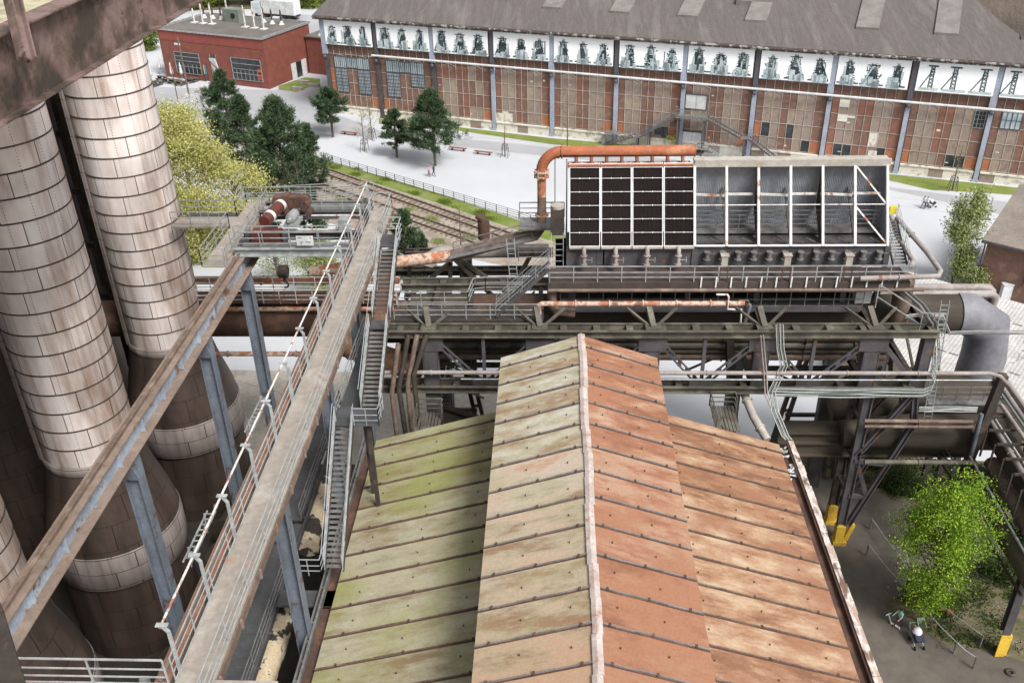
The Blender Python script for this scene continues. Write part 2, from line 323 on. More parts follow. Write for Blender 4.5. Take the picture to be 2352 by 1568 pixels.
def solo(name, mb, mat, label, cat, loc, group=None, kind=None):
    o = mesh_obj(name, mb, mat, loc); COL.objects.link(o); o.location = V3(loc); WL[o.name] = V3(loc); return tag(o, label, cat, group, kind)
def struct(name, mb, mat): o = mesh_obj(name, mb, mat, (0, 0, 0)); COL.objects.link(o); return tag(o, kind='structure')
def copy_tree(src, loc, label=None, rz=0.0, sc=1.0):
    r = src.copy(); COL.objects.link(r); r.location = V3(loc); r.rotation_euler = (0, 0, rz); r.scale = (sc, sc, sc)
    if label: r['label'] = label
    WL[r.name] = V3(loc)
    for ch in list(src.children):
        c = ch.copy(); COL.objects.link(c); c.parent = r
        for g in list(ch.children): d = g.copy(); COL.objects.link(d); d.parent = c
    return r
def railing(mb, pts, h=1.1, sp=1.6, r=.028, bars=(1.0, .62, .3), toe=0.0, pr=None):
    pts = [V3(p) for p in pts]; up = V3((0, 0, 1))
    for i in range(len(pts)-1):
        a, b = pts[i], pts[i+1]
        for k in bars: mb.bar(a+up*h*k, b+up*h*k, r*2*(1 if k == 1 else .8), r*2*(1 if k == 1 else .8))
        L = (b-a).length; n = max(1, round(L/sp))
        for j in range(n+1): q = a.lerp(b, j/n); mb.bar(q, q+up*(h-r), (pr or r)*1.9, (pr or r)*1.9)
        if toe: mb.bar(a+up*toe/2, b+up*toe/2, .015, toe)
    return mb
def stairs(p0, p1, width, side, n, tread=.17):
    """returns (treads, stringers, rails): p0 top, p1 bottom; side = unit vector across"""
    p0, p1, side = V3(p0), V3(p1), V3(side); d = p1-p0; run = V3((d.x, d.y, 0)).normalized()
    tr, st, ra = MB(), MB(), MB()
    for i in range(1, n+1):
        c = p0.lerp(p1, i/(n+1)); tr.obox(c, side, run, V3((0, 0, 1)), width/2-.02, tread/2, -.03, 0)
    for sgn in (-1, 1):
        o = side*sgn*width/2; st.bar(p0+o, p1+o, .05, .22); ra_ = [p0+o, p1+o]
        for k in (1.0, .7, .4): ra.bar(p0+o+V3((0, 0, k)), p1+o+V3((0, 0, k)), .035, .035)
        m = max(2, round(d.length/1.3))
        for j in range(m+1): q = p0.lerp(p1, j/m)+o; ra.bar(q, q+V3((0, 0, 1)), .035, .035)
    return tr, st, ra
# ------------------------------------------------------------------ ground and paths
g = MB(); g.quad((-1500, -300, 0), (1500, -300, 0), (1500, 2500, 0), (-1500, 2500, 0)); struct('ground', g, 'ground')
def fillpoly(mb, P):
    from mathutils.geometry import tessellate_polygon
    tr = tessellate_polygon([P]); fs = []
    for f in tr:
        a, b, c = (P[i] for i in f); fs.append(tuple(f) if (b-a).cross(c-a).z > 0 else tuple(f)[::-1])
    return mb.add(P, fs)
def sheet(name, pts, z, mat):
    mb = MB(); P = [V3((p[0], p[1], z)) for p in pts]
    return struct(name, fillpoly(mb, P), mat)
far = 420
sheet('plaza', [(-12, 63), (30, 62), (60, 60), (160, 60), (260, far), (-260, far), (-200, 63), (-60, 63)], .004, 'plaza')
sheet('yard', [(-40, 40), (-12.5, 40), (-12.2, 66), (10, 66), (10, 74), (-60, 76), (-60, 50)], .008, 'concrete')
# footpath branch past the cafe
fp = [G(345, 200), G(640, 208), G(770, 262), G(870, 300), G(1600, 372), G(2352, 470), G(2352, 505), G(2040, 435), G(1560, 390), G(870, 318), G(720, 300), G(620, 262), G(350, 240)]
sheet('path', fp, .012, 'plaza_path')
sheet('path', [G(350, 205), G(620, 212), G(715, 180), G(760, 215), G(760, 262), G(640, 275), G(350, 262)], .016, 'plaza_path')
# grass strips
def strip(uv0, uv1): return [G(*p) for p in uv0]+[G(*p) for p in reversed(uv1)]
gs = MB()
def grass_sheet(name, pts, z=.02, mat='grass', dens=0):
    mb = MB(); P = [V3((p[0], p[1], z)) for p in pts]; n = len(P); c = sum(P, V3())/n; mb.add(P+[c], [(i, (i+1) % n, n) for i in range(n)])
    return struct(name, mb, mat)
def grass_strip(name, a, b, z=.02, mat='grass'):
    A = [G(*p) for p in a]; B = [G(*p) for p in b]; mb = MB()
    for i in range(len(A)-1): mb.quad(*[V3((q.x, q.y, z)) for q in (A[i], A[i+1], B[i+1], B[i])])
    return struct(name, mb, mat)
grass_strip('grass_strip', [(870, 272), (1050, 292), (1268, 318), (1410, 330), (1600, 345)], [(870, 285), (1050, 300), (1268, 332), (1410, 342), (1600, 356)])
grass_strip('grass_strip', [(2030, 399), (2140, 410), (2260, 423), (2352, 433)], [(2030, 412), (2140, 437), (2260, 443), (2352, 450)])
grass_strip('grass_strip', [(700, 345), (750, 369), (1000, 442), (1192, 506), (1300, 540)], [(690, 358), (750, 386), (1000, 466), (1185, 528), (1300, 565)])
grass_strip('grass_strip', [(640, 198), (700, 178), (735, 182)], [(640, 206), (680, 212), (735, 192)], .03)
grass_strip('ballast_bed', [(560, 330), (750, 387), (1000, 467), (1185, 529), (1300, 566)], [(560, 440), (700, 500), (900, 545), (1060, 590), (1300, 640)], .024, 'ballast')
grass_strip('undergrowth_soil', [(1830, 985), (1960, 1040), (2230, 1060), (2352, 1060)], [(1840, 1075), (1960, 1110), (2090, 1160), (2352, 1230)], .02, 'weeds')
grass_strip('undergrowth_soil', [(2035, 1370), (2130, 1370), (2290, 1330), (2352, 1330)], [(2035, 1395), (2170, 1480), (2290, 1500), (2352, 1520)], .02, 'weeds')
def line_strip(name, pts, w, z, mat):
    P = [V3((p.x, p.y, z)) for p in pts]; mb = MB()
    for a, b in zip(P, P[1:]): d = (b-a).normalized(); n = V3((-d.y, d.x, 0))*w/2; mb.quad(a-n, b-n, b+n, a+n)
    return struct(name, mb, mat)
line_strip('paving_joint', [G(1845, 1055), G(1900, 1078), G(1975, 1100), G(2060, 1140)], .1, .03, 'rail_steel')
for pts in ([G(1880, 1115), G(1960, 1125), G(2050, 1160), G(2090, 1200)], [G(1950, 1290), G(2000, 1275), G(2060, 1280)], [G(2080, 1220), G(2200, 1245), G(2300, 1300)], [G(1930, 1350), G(2020, 1345), G(2120, 1400), G(2240, 1500)], [G(560, 880), G(640, 900), G(700, 960)]):
    line_strip('ground_crack', pts, .05, .012, 'rail_steel')
for i_ in range(7): line_strip('paving_joint', [G(760+i_*40, 290+i_*6, 0), G(2352, 380+i_*22, 0)], .06, .018, 'plaza_path')
# railway tracks
def track(a, b, gap, label):
    a, b = V3((a.x, a.y, 0)), V3((b.x, b.y, 0)); d = (b-a).normalized(); a = a-d*26; n = V3((-d.y, d.x, 0)); t = thing('railway_track', label, 'railway track', (a+b)/2)
    m = MB()
    for s in (-1, 1): m.ibeam(a+n*s*.72+V3((0, 0, .19)), b+n*s*.72+V3((0, 0, .19)), .12, .15, .03)
    part('rails', m, 'rail_steel', t); L = (b-a).length; s_ = MB()
    for i in range(int(L/.9)): s_.obox(a+d*i*.9, d, n, V3((0, 0, 1)), .13, 1.25, .02, .115)
    part('sleepers', s_, 'sleeper', t); return t
track(G(784, 408), G(1215, 561), 0, 'rusty railway track nearest the plaza fence')
track(G(912, 491), G(1100, 556), 0, 'second railway track, farther from the plaza fence')
# plaza fence: posts and rails as one thing
fa, fb = G(690, 352), G(1300, 537); t = thing('plaza_fence', 'low dark metal fence between the pale plaza and the railway tracks', 'fence', fa)
m = MB(); fd = (fb-fa); nf = round(fd.length/1.9)
for i in range(nf+1): q = fa.lerp(fb, i/nf); m.bar(q, q+V3((0, 0, 1.15)), .09, .09)
part('posts', m, 'dark_frame', t); m = MB()
for k in (1.13, .85, .55, .25): m.bar(fa+V3((0, 0, k)), fb+V3((0, 0, k)), .05, .045)
part('rails', m, 'galv_dark', t)
# left part of the same fence, near the cafe
fa, fb = G(350, 262), G(500, 300); t = thing('path_fence', 'low dark fence beside the path below the red cafe', 'fence', fa); m = MB(); nf = 12
for i in range(nf+1): q = fa.lerp(fb, i/nf); m.bar(q, q+V3((0, 0, 1.1)), .09, .09)
for k in (1.08, .8, .5, .2): m.bar(fa+V3((0, 0, k)), fb+V3((0, 0, k)), .05, .045)
part('posts', m, 'dark_frame', t)
def disc(u, v, r, label):
    m = MB(); c = G(u, v); m.lathe(c, [(0.001, .03), (r*.8, .03), (r*.82, .036), (r, .036), (r, .0)], 24); solo('manhole_cover', m, 'plaza_path', label, 'manhole cover', c)
disc(1076, 317, .75, 'grey manhole cover in the plaza right of the large pine')
disc(1084, 893, .6, 'round manhole cover in the yard beneath the truss bridge')
# ------------------------------------------------------------------ the long hall
COLS = [-39.9, -30.2, -20.1, -9.8, 0.05, 10.25, 20.4, 30.6, 40.85, 51.0, 61.2, 71.3, 81.4]
hall = thing('machine_hall', 'long brick hall with dark grey roof and white picture banners under its eaves', 'building', HO)
def hquad(mb, s0, s1, z0, z1, d=0.0): return mb.add([HW(s0, z0, d), HW(s1, z0, d), HW(s1, z1, d), HW(s0, z1, d)], [(0, 1, 2, 3)])
def hbox(mb, s0, s1, z0, z1, d0, d1):
    return mb.hexa([HW(s0, z0, d0), HW(s1, z0, d0), HW(s1, z0, d1), HW(s0, z0, d1), HW(s0, z1, d0), HW(s1, z1, d0), HW(s1, z1, d1), HW(s0, z1, d1)])
mb = MB(); hbox(mb, -40.3, 100, 0, 15.9, -40, -.12); part('wall', mb, 'brick_brown', hall)
wallm = ['brick_brown', 'brick_plaster', 'brick_orange', 'brick_pale', 'white_plaster', 'glass_dark', 'brick_red']
cells, grid, plinth, ped = MB(), MB(), MB(), MB()
ZR = [1.55, 3.3, 5.4, 7.55, 9.85]
FR = [0, .105, .235, .365, .478, .59, .72, .85, 1.0]
special = {}    # (bay, col, row): mat
for b, c, r, k in ((1, 0, 0, 2), (1, 7, 0, 2), (2, 7, 0, 2), (3, 0, 0, 2), (3, 7, 0, 2), (4, 7, 0, 2), (5, 7, 0, 2), (5, 0, 0, 2), (6, 0, 0, 0), (6, 7, 0, 2), (7, 0, 1, 2), (7, 7, 0, 2), (8, 0, 0, 2), (8, 7, 0, 2), (9, 0, 0, 2), (9, 7, 0, 2), (10, 0, 0, 2), (10, 1, 0, 3), (0, 0, 2, 2), (0, 0, 1, 2), (0, 7, 0, 2), (2, 1, 3, 6),
                   (7, 1, 1, 5), (7, 4, 1, 5), (7, 6, 0, 5), (8, 1, 0, 5), (8, 2, 0, 5), (8, 6, 0, 5), (9, 3, 0, 1), (9, 5, 0, 5), (9, 6, 0, 5), (5, 6, 0, 5), (5, 1, 2, 3), (5, 2, 2, 3), (7, 4, 2, 3), (6, 2, 0, 0), (3, 1, 0, 4), (8, 5, 1, 4)):
    special[(b, c, r)] = k
for b in range(len(COLS)-1):
    a, e = COLS[b]+.42, COLS[b+1]-.42; xs = [a+(e-a)*f for f in FR]
    for c in range(8):
        pl = c in (1, 2, 5, 6)
        for r in range(4):
            if b in (0, 1) and c in (1, 2, 5, 6, 3, 4) and r >= (1 if b == 0 or c < 4 else 2):
                k = 0 if c not in (3, 4) else 0
            else: k = 1 if pl else random.choice((0, 0, 0, 6)) if b > 1 else 0
            if pl and b in (0, 1): k = 0
            if b == 2 and pl and random.random() < .25: k = 0
            if b > 1 and pl and random.random() < .10: k = 3
            k = special.get((b, c, r), k); z0, z1 = ZR[r], ZR[r+1]
            if r == 3: z1 = 9.62
            cells.mi = k; dd = -.04 if k != 5 else -.1
            if r == 3 and pl:   # segmental arch head over each pair
                x0, x1 = xs[c], xs[c+1]; L = c in (1, 5); z1 = 9.35
                mid = x0+(x1-x0)*.5; cells.add([HW(x0, z0, dd), HW(x1, z0, dd), HW(x1, 9.85 if L else 9.5, dd), HW(mid, 9.78, dd), HW(x0, 9.5 if L else 9.85, dd)], [(0, 1, 2, 3, 4)])
                if L: cells.mi = 0
            else: hquad(cells, xs[c], xs[c+1], z0, z1, dd)
            if random.random() < .05 and b > 1: cells.mi = 4; s0 = random.uniform(xs[c], xs[c+1]-.3); hquad(cells, s0, s0+random.uniform(.2, .5), z1-1.2, z1-1.2+random.uniform(.12, .3), -.02)
    for c in range(1, 8): hbox(grid, xs[c]-.035, xs[c]+.035, 1.5, 11.5, -.05, .03)
    for z in ZR[:-1]: hbox(grid, a, e, z-.03, z+.03, -.05, .026)
    hbox(grid, a, e, 10.02, 10.08, -.05, .026)
    for c in (1, 5):
        x0, x2 = xs[c], xs[c+2]; n = 8
        for i in range(n):
            f0, f1 = i/n, (i+1)/n; zz = lambda f: 9.5+.42*(1-(2*f-1)**2)
            grid.bar(HW(x0+(x2-x0)*f0, zz(f0), .0), HW(x0+(x2-x0)*f1, zz(f1), .0), .07, .06)
    # plinth with broken render
    z = 1.5
    for i in range(5):
        s0, s1 = a+(e-a)*i/5, a+(e-a)*(i+1)/5
        plinth.mi = 0 if random.random() < (.75 if b < 6 else .5) else 1; hbox(plinth, s0, s1, 0, 1.2, 0, .22+.02*(i % 2))
    plinth.mi = 0; hbox(ped, a, e, 1.22, 1.42, -.1, .34)
part('wall_panels', cells, wallm, hall); part('wall_grid', grid, 'wall_grid', hall)
part('plinth', plinth, ['white_plaster', 'brick_plaster'], hall); part('ledge', ped, 'white_plaster', hall)
# white patches seen on the wall
mb = MB()
for uv0, uv1 in (((1160, 260), (1178, 284)), ((1930, 228), (1950, 247)), ((1925, 262), (1945, 280)), ((1946, 265), (1964, 272)), ((2043, 385), (2065, 400)), ((2043, 369), (2060, 374)), ((2080, 378), (2100, 387)), ((1135, 258), (1157, 280)), ((962, 246), (984, 278)), ((1995, 345), (2012, 362))):
    s0, z1 = hall_uv(*uv0); s1, z0 = hall_uv(*uv1); hquad(mb, s0, s1, z0, z1, .035)
part('render_patches', mb, 'white_plaster', hall)
# pilaster columns
mb0 = None
for i, s in enumerate(COLS):
    mb = MB(); blue = i >= 3
    hbox(mb, s-.3, s+.3, 0, 10.0, -.1, .32); hbox(mb, s-.42, s+.42, 0, .25, -.1, .42)
    part('column', mb, 'column_blue' if blue else 'steel_slate', hall)
    mb = MB(); hbox(mb, s-.33, s+.33, 10.0, 15.75, -.1, .42)
    if i % 2 == 0: hbox(mb, s-.5, s-.34, 10.0, 15.6, .1, .45)
    part('upper_column', mb, 'column_blue' if i in (0, 2, 4, 6, 8, 10, 12) and i != 1 else 'column_dark', hall)
    mb = MB(); mb.lathe(HW(s, 9.35, .62), [(.01, 0), (.3, .05), (.34, .35), (.2, .55), (.01, .6)], 10); mb.bar(HW(s, 9.8, .3), HW(s, 9.8, .8), .2, .25); part('pipe_bracket', mb, 'column_dark', hall)
# heating pipe along the facade
mb = MB(); mb.tube([HW(-30.9, 10.45, .72), HW(100, 9.95, .72)], .17, 12); part('facade_pipe', mb, 'white_paint', hall)
# windows in the first two bays
def hwindow(s0, s1, z0, z1, nx, nz, glass='glass_pale', frame='dark_frame', t=.05, d=.05):
    mb = MB(); hquad(mb, s0, s1, z0, z1, d-.02); w = part('window', mb, glass, hall); m = MB()
    for i in range(nx+1): s = s0+(s1-s0)*i/nx; tt = t if i in (0, nx, nx//2) else t*.45; hbox(m, s-tt, s+tt, z0, z1, d-.03, d+.05)
    for i in range(nz+1): z = z0+(z1-z0)*i/nz; tt = t if i in (0, nz) else t*.4; hbox(m, s0, s1, z-tt, z+tt, d-.03, d+.042)
    part('window_frame', m, frame, w)
B = COLS
for k, (bay, a0, a1) in enumerate(((0, 2, 2), (1, 2, 3))):
    a, e = COLS[bay]+.42, COLS[bay+1]-.42; xs = [a+(e-a)*f for f in FR]
    for c, zb in ((1, 3.75), (5, 3.75 if bay == 0 else 5.75)):
        hwindow(xs[c], xs[c+2], zb, 7.75, 8, 7 if zb < 5 else 4, t=.07); hwindow(xs[c], xs[c+2], 7.8, 9.7, 6, 1, t=.06)
    hwindow(xs[3], xs[5], 7.9, 9.6, 6, 1, t=.06)
xs = [COLS[9]+.42+(COLS[10]-COLS[9]-.84)*f for f in FR]; hwindow(xs[7], xs[8]-.1, 7.3, 9.6, 3, 4, 'glass_dark', 'galv', .04)
xs = [COLS[10]+.42+(COLS[11]-COLS[10]-.84)*f for f in FR]; hwindow(xs[1], xs[3], 7.5, 9.8, 4, 2, 'glass_pale', 'dark_frame', .05)
# doors reached by the outside stairs
def hdoor(uv0, uv1, lab):
    s0, z1 = hall_uv(*uv0); s1, z0 = hall_uv(*uv1); m = MB(); hbox(m, s0, s1, z0, z1, .04, .12); d = part('door', m, 'white_paint', hall, lab); m = MB()
    hbox(m, s0-.12, s0-.002, z0, z1+.12, .03, .2); hbox(m, s1+.002, s1+.12, z0, z1+.12, .03, .2); hbox(m, s0-.002, s1+.002, z1+.002, z1+.12, .03, .2); hbox(m, (s0+s1)/2-.015, (s0+s1)/2+.015, z0, z1, .121, .14); part('door_frame', m, 'dark_frame', d)
hdoor((1577, 216), (1622, 252), 'white double door at the top of the stairs'); hdoor((1569, 301), (1611, 331), 'white double door at ground level')
for uv0, uv1 in (((1505, 293), (1522, 310)), ((1548, 278), (1552, 282))):
    s0, z1 = hall_uv(*uv0); s1, z0 = hall_uv(*uv1); hwindow(s0, s1, z0, z1, 2, 2, 'glass_dark', 'dark_frame', .04)
# banners with plain generic industrial pictures
def bpic(s0, s1, z0, z1, kind, rs):
    m = MB(); cx = (s0+s1)/2; w = (s1-s0); h = z1-z0
    sx_ = rs.uniform(1.0, 1.3)*(1 if rs.random() < .5 else -1)
    def P(x, y, d): return HW(cx+x*w*sx_, z0+y*h, d)
    def ln(x0, y0, x1, y1, t, mi=0):
        m.mi = mi; p, q = P(x0, y0, .545+.006*mi), P(x1, y1, .545+.006*mi); m.bar(p, q, t*w*1.35, .01, tuple(HN))
        m.f and None
    R = rs.uniform
    if kind < 27:
        # pale ground and sheds
        for i in range(6): x = R(-.4, .15); yy = R(.06, .34); ln(x, yy/2, x+R(.1, .28), yy/2, yy*h/w, 1)
        for i in range(int(R(0, 3.9))): x = R(-.36, .36); ln(x, .03, x, R(.3, .8), R(.02, .07), int(R(0, 1.99)))
        top = R(.78, .95); wd = R(.10, .17); base = R(.24, .38)
        ln(0, .12, 0, R(.45, .6), wd*1.5, 0)
        for s in (-1, 1):
            ln(s*base*.6, .03, s*wd*.4, top, R(.018, .035)); ln(s*wd*1.3, .05, s*wd, top*.9, R(.015, .03))
            if R(0, 1) < .6: ln(s*wd*1.5, .3, s*wd*1.5, R(.5, .75), R(.05, .08), 1)
        y = .1
        while y < top: ww = base*(1-y)*.9+.03; ln(-ww, y, ww, y, R(.012, .03)); ln(-ww, y, ww, y+.09, .012); ln(ww, y, -ww, y+.09, .012); y += R(.07, .12)
        a = R(.15, .42)*(1 if R(0, 1) < .5 else -1); ln(a, .04, a*.1, top*.85, R(.04, .08), 0 if R(0, 1) < .5 else 1)
        for i in range(6): x, y = R(-.3, .3), R(.08, .45); ln(x, y, x+R(-.12, .12), y+R(-.04, .12), R(.02, .05), i % 2)
        ln(-.42, .05, .42, .05, .05, 0); ln(-wd*1.6, top*.93, wd*1.6, top*.93, .03)
        for i in range(16): x, y = R(-.22, .22), R(.1, .7); ln(x, y, x+R(-.07, .07), y+R(.03, .14), R(.02, .05), 0)
    else:
        ln(-.4, .06, .4, .06, .07, 1); ln(-.02, .08, .0, .9, .03); ln(.14, .08, .12, .9, .03); ln(-.14, .9, .26, .9, .05)
        for i in range(6): y = .1+i*.13; ln(-.02, y, .13, y+.12, .018); ln(.13, y, -.02, y+.12, .018)
        sg = 1 if kind % 2 else -1; ln(.05+sg*.4, .07, .05, .72, .035)
        for i in range(10):
            a = i*math.pi/5; ln(.06+.09*math.cos(a), .68+.09*math.sin(a), .06+.09*math.cos(a+.63), .68+.09*math.sin(a+.63), .02)
    return m
rs = random.Random(11); pk = 0
for b in range(12):
    a, e = COLS[b]+(.36 if b % 2 == 0 else .36), COLS[b+1]-.55 if b % 2 == 0 else COLS[b+1]-.36
    a += .05; z0, z1 = 11.72, 15.5
    mb = MB(); hbox(mb, a, e, z0, z1, .4, .52); bn = part('banner', mb, 'banner', hall)
    m = MB()
    for z in (z0-.04, z1+.04): m.bar(HW(a, z, .5), HW(e, z, .5), .08, .08)
    part('banner_frame', m, 'galv', bn)
    for k in range(3):
        w = (e-a)/3; m = bpic(a+w*k+.08, a+w*(k+1)-.08, z0+.12, z1-.1, pk if b < 9 else 27+pk, rs); part('picture', m, ['ink', 'ink_pale'], bn); pk += 1
# roof
RS = math.tan(R_(17)); mb = MB()
E0 = [HW(-41.2, 16.05, 1.0), HW(101, 16.05, 1.0), HW(101, 16.05+41*RS, -40), HW(-41.2, 16.05+41*RS, -40)]
mb.prism(E0, (0, 0, .18)); part('roof', mb, 'hall_roof', hall)
RT = 16.24
def rz(d): return RT+(1-d)*RS
mb = MB(); mb.bar(HW(-41.2, 16.02, 1.08), HW(101, 16.02, 1.08), .3, .22); mb.bar(HW(-41.2, 15.72, .78), HW(101, 15.72, .78), .5, .16); rf = part('gutter', mb, 'gutter', hall)
def roof_patch(name, s0, s1, d0, d1, h, mat):
    m = MB(); m.hexa([HW(s0, rz(d0)-.02, d0), HW(s1, rz(d0)-.02, d0), HW(s1, rz(d1)-.02, d1), HW(s0, rz(d1)-.02, d1), HW(s0, rz(d0)+h, d0), HW(s1, rz(d0)+h, d0), HW(s1, rz(d1)+h, d1), HW(s0, rz(d1)+h, d1)]); return part(name, m, mat, hall)
def roof_uv(u, v):
    r = Vector(ray(u, v)); nn = (HN*RS*1.0+Vector((0, 0, 1))).normalized(); p0 = HW(0, RT+RS, 0); t = ((p0-Vector((0, 0, H))).dot(nn))/r.dot(nn); p = Vector((0, 0, H))+r*t
    return (p-HO).dot(HD), (p-HO).dot(HN)
for u, v, w, L in ((1245, 20, 3.0, 6), (1400, 30, 3.0, 6), (1555, 39, 3.0, 6), (1710, 50, 3.0, 5), (1965, 67, 3.0, 9), (2145, 80, 3.0, 9), (2345, 92, 3.0, 6), (1130, 0, 3, 4), (1690, 12, 2.2, 2)):
    s, d = roof_uv(u, v); roof_patch('skylight', s, s+w, d, d-L, .3 if w > 2.5 else .7, 'roof_light')
m = MB()
for i in range(0, 30):
    s = -38+i*5.1+random.uniform(-.4, .4)
    d = .7
    if i % 2 == 0 or i % 3 == 0:
        while d > -24: m.bar(HW(s, rz(d)+.02, d), HW(s, rz(d-.28)+.02, d-.28), .1, .06, tuple(HN)); d -= .75
part('rivet_rows', m, 'roof_light', hall)
# outside steel stairs
t = thing('steel_stairs', 'grey steel double stairs climbing to the white upper door of the long hall', 'stairs', HW(22, 0, 1.5))
platz = hall_uv(1595, 262)[1]; s0, s1 = hall_uv(1560, 258)[0], hall_uv(1628, 268)[0]; sL = hall_uv(1395, 335)[0]; sR = hall_uv(1800, 372)[0]
m = MB(); hbox(m, s0, s1, platz-.15, platz, .5, 2.3); hbox(m, s0-10.8, s0-8.6, platz-3.6, platz-3.5, .7, 2.1) ; part('landing', m, 'galv_dark', t)
m = MB(); railing(m, [HW(s0, platz, 2.3), HW(s1, platz, 2.3)], sp=1.2, r=.04); part('railing', m, 'galv_dark', t)
tr, st, ra = MB(), MB(), MB()
for a, bz_, c, dz in ((s0, platz, sL+5.6, 1.9+0), (sL+4.6, 1.9, sL, 0.05)):
    x = stairs(HW(a, bz_, 1.4), HW(c, dz, 1.4), 1.4, HN, 22 if bz_ > 2 else 10)
    for q, w in zip((tr, st, ra), x): q.add(w.v, w.f)
ms = (s1+sR)/2
for a, bz_, c, dz in ((s1, platz, ms-.5, 3.3), (ms+.6, 3.3, sR, .05)):
    x = stairs(HW(a, bz_, 1.4), HW(c, dz, 1.4), 1.4, HN, 14)
    for q, w in zip((tr, st, ra), x): q.add(w.v, w.f)
hbox(tr, sL+4.6, sL+5.6, 1.84, 1.9, .7, 2.1); hbox(tr, ms-.5, ms+.6, 3.24, 3.3, .7, 2.1)
part('treads', tr, 'galv_dark', t); part('stringers', st, 'steel_slate', t); part('handrails', ra, 'galv_dark', t)
m = MB()
for s, z in ((s0+.3, platz), (s1-.3, platz), (ms, 3.2), (s0-4, 3.9), (sL+5.1, 1.8)): m.bar(HW(s, 0, 2.0), HW(s, z-.15, 2.0), .2, .2); m.bar(HW(s, 0, .8), HW(s, z-.15, .8), .2, .2)
part('supports', m, 'steel_slate', t)
t = thing('entrance_steps', 'small grey steel steps at the lower white door of the long hall', 'steps', HW(24, 0, 2)); s0 = hall_uv(1575, 330)[0]
m = MB(); hbox(m, s0, s0+3.6, 1.15, 1.25, .5, 2.4); part('landing', m, 'galv', t); tr, st, ra = stairs(HW(s0+3.6, 1.25, 1.7), HW(s0+6, 0.05, 1.7), 1.3, HN, 6, .3); part('treads', tr, 'galv', t); railing(ra, [HW(s0, 1.25, 2.4), HW(s0+3.6, 1.25, 2.4)]); part('railing', ra, 'galv', t)

# ------------------------------------------------------------------ red brick cafe
ZC = 9.4; c0 = G(601.7, 86.7, ZC); cl = G(359.5, 62.8, ZC); cr = G(699, 49, ZC)
ex = (cl-c0); ex.z = 0; LX = ex.length; ex.normalize(); ey = V3((-ex.y, ex.x, 0));
if ey.dot(cr-c0) < 0: ey = -ey
LY = (cr-c0).dot(ey); c0 = V3((c0.x, c0.y, 0)); UPV = V3((0, 0, 1))
def CF(a, b, z): return c0+ex*a+ey*b+UPV*z
cafe = thing('red_cafe', 'low red brick building with flat tar roof, big windows and thin roof pipes', 'building', c0)
def cbox(m, a0, a1, b0, b1, z0, z1): return m.hexa([CF(a, b, z) for z in (z0, z1) for a, b in ((a0, b0), (a1, b0), (a1, b1), (a0, b1))])
m = MB(); cbox(m, 0, LX, 0, LY, 0, ZC-.35); part('wall', m, 'cafe_red', cafe)
m = MB(); cbox(m, .3, LX-.3, -.06, -.002, ZC-2.2, ZC-.4); part('upper_band', m, 'cafe_band', cafe)
m = MB(); cbox(m, -.1, LX+.1, -.1, LY+.1, ZC-.35, ZC-.3); rf = part('roof', m, 'tar_roof', cafe)
m = MB(); cbox(m, -.15, LX+.15, -.3, -.08, ZC-.38, ZC-.15); cbox(m, -.2, .1, -.1, LY+.1, ZC-.38, ZC+.05); cbox(m, LX-.1, LX+.2, -.1, LY+.1, ZC-.38, ZC+.05); cbox(m, -.15, LX+.15, LY+.1, LY+.3, ZC-.38, ZC); part('roof_edge', m, 'galv', rf)
def cuv(u, v):
    r = Vector(ray(u, v)); t = ((c0-Vector((0, 0, H))).dot(ey))/r.dot(ey); p = Vector((0, 0, H))+r*t; return (p-c0).dot(ex), p.z
def z6(x, y): return (600+x*.52083)*.57422, (y*.52083)*.57422
def cwin(x0, y0, x1, y1, cols, rows, nm='window'):
    a1, zt = cuv(*z6(x0, y0)); a0, zb = cuv(*z6(x1, y1)); m = MB(); cbox(m, a0, a1, -.05, .05, zb, zt); w = part(nm, m, 'glass_dark', cafe); m = MB()
    for i in range(cols+1): a = a0+(a1-a0)*i/cols; tt = .07 if i in (0, cols) else .03; cbox(m, a-tt, a+tt, -.14, -.052, zb, zb+(zt-zb)*(1 if i in (0, cols) else .45))
    for z in [zb, zt]+[zb+(zt-zb)*k for k in rows]: cbox(m, a0, a1, -.138, -.054, z-.04, z+.04)
    part('window_frame', m, 'galv', w); return a0, a1, zb, zt, w
cwin(182, 395, 404, 578, 6, (.33, .6, .8)); a0, a1, zb, zt, w = cwin(620, 440, 872, 632, 7, (.3, .5, .75))
m = MB(); cbox(m, a0+.1, a0+.9, -.1, -.06, zb+.3, zb+1.3); cbox(m, a0+.2, a0+.9, -.1, -.06, zb+1.7, zb+2.4); part('red_panel', m, 'red_paint', w)
a1_, zt_ = cuv(*z6(460, 422)); a0_, zb_ = cuv(*z6(540, 640)); m = MB(); cbox(m, a0_, a1_, -.05, .05, 0, zt_); dr = part('door', m, 'glass_dark', cafe); m = MB()
cbox(m, a0_-.1, a0_, -.12, -.051, 0, zt_+.1); cbox(m, a1_, a1_+.1, -.12, -.051, 0, zt_+.1); part('door_frame', m, 'galv', dr)
sa, sz = cuv(*z6(415, 500)); sb, s2 = cuv(*z6(455, 632)); m = MB(); cbox(m, sb, sa, -.35, -.15, 0, sz-1.6); sg = part('info_board', m, 'steel_slate', cafe); m = MB(); cbox(m, sb, (sa+sb)/2, -.37, -.13, sz-1.6, sz); part('blue_field', m, 'sign_blue', sg); m = MB(); cbox(m, (sa+sb)/2+.002, sa, -.37, -.13, sz-1.6, sz); part('yellow_field', m, 'sign_yellow', sg)
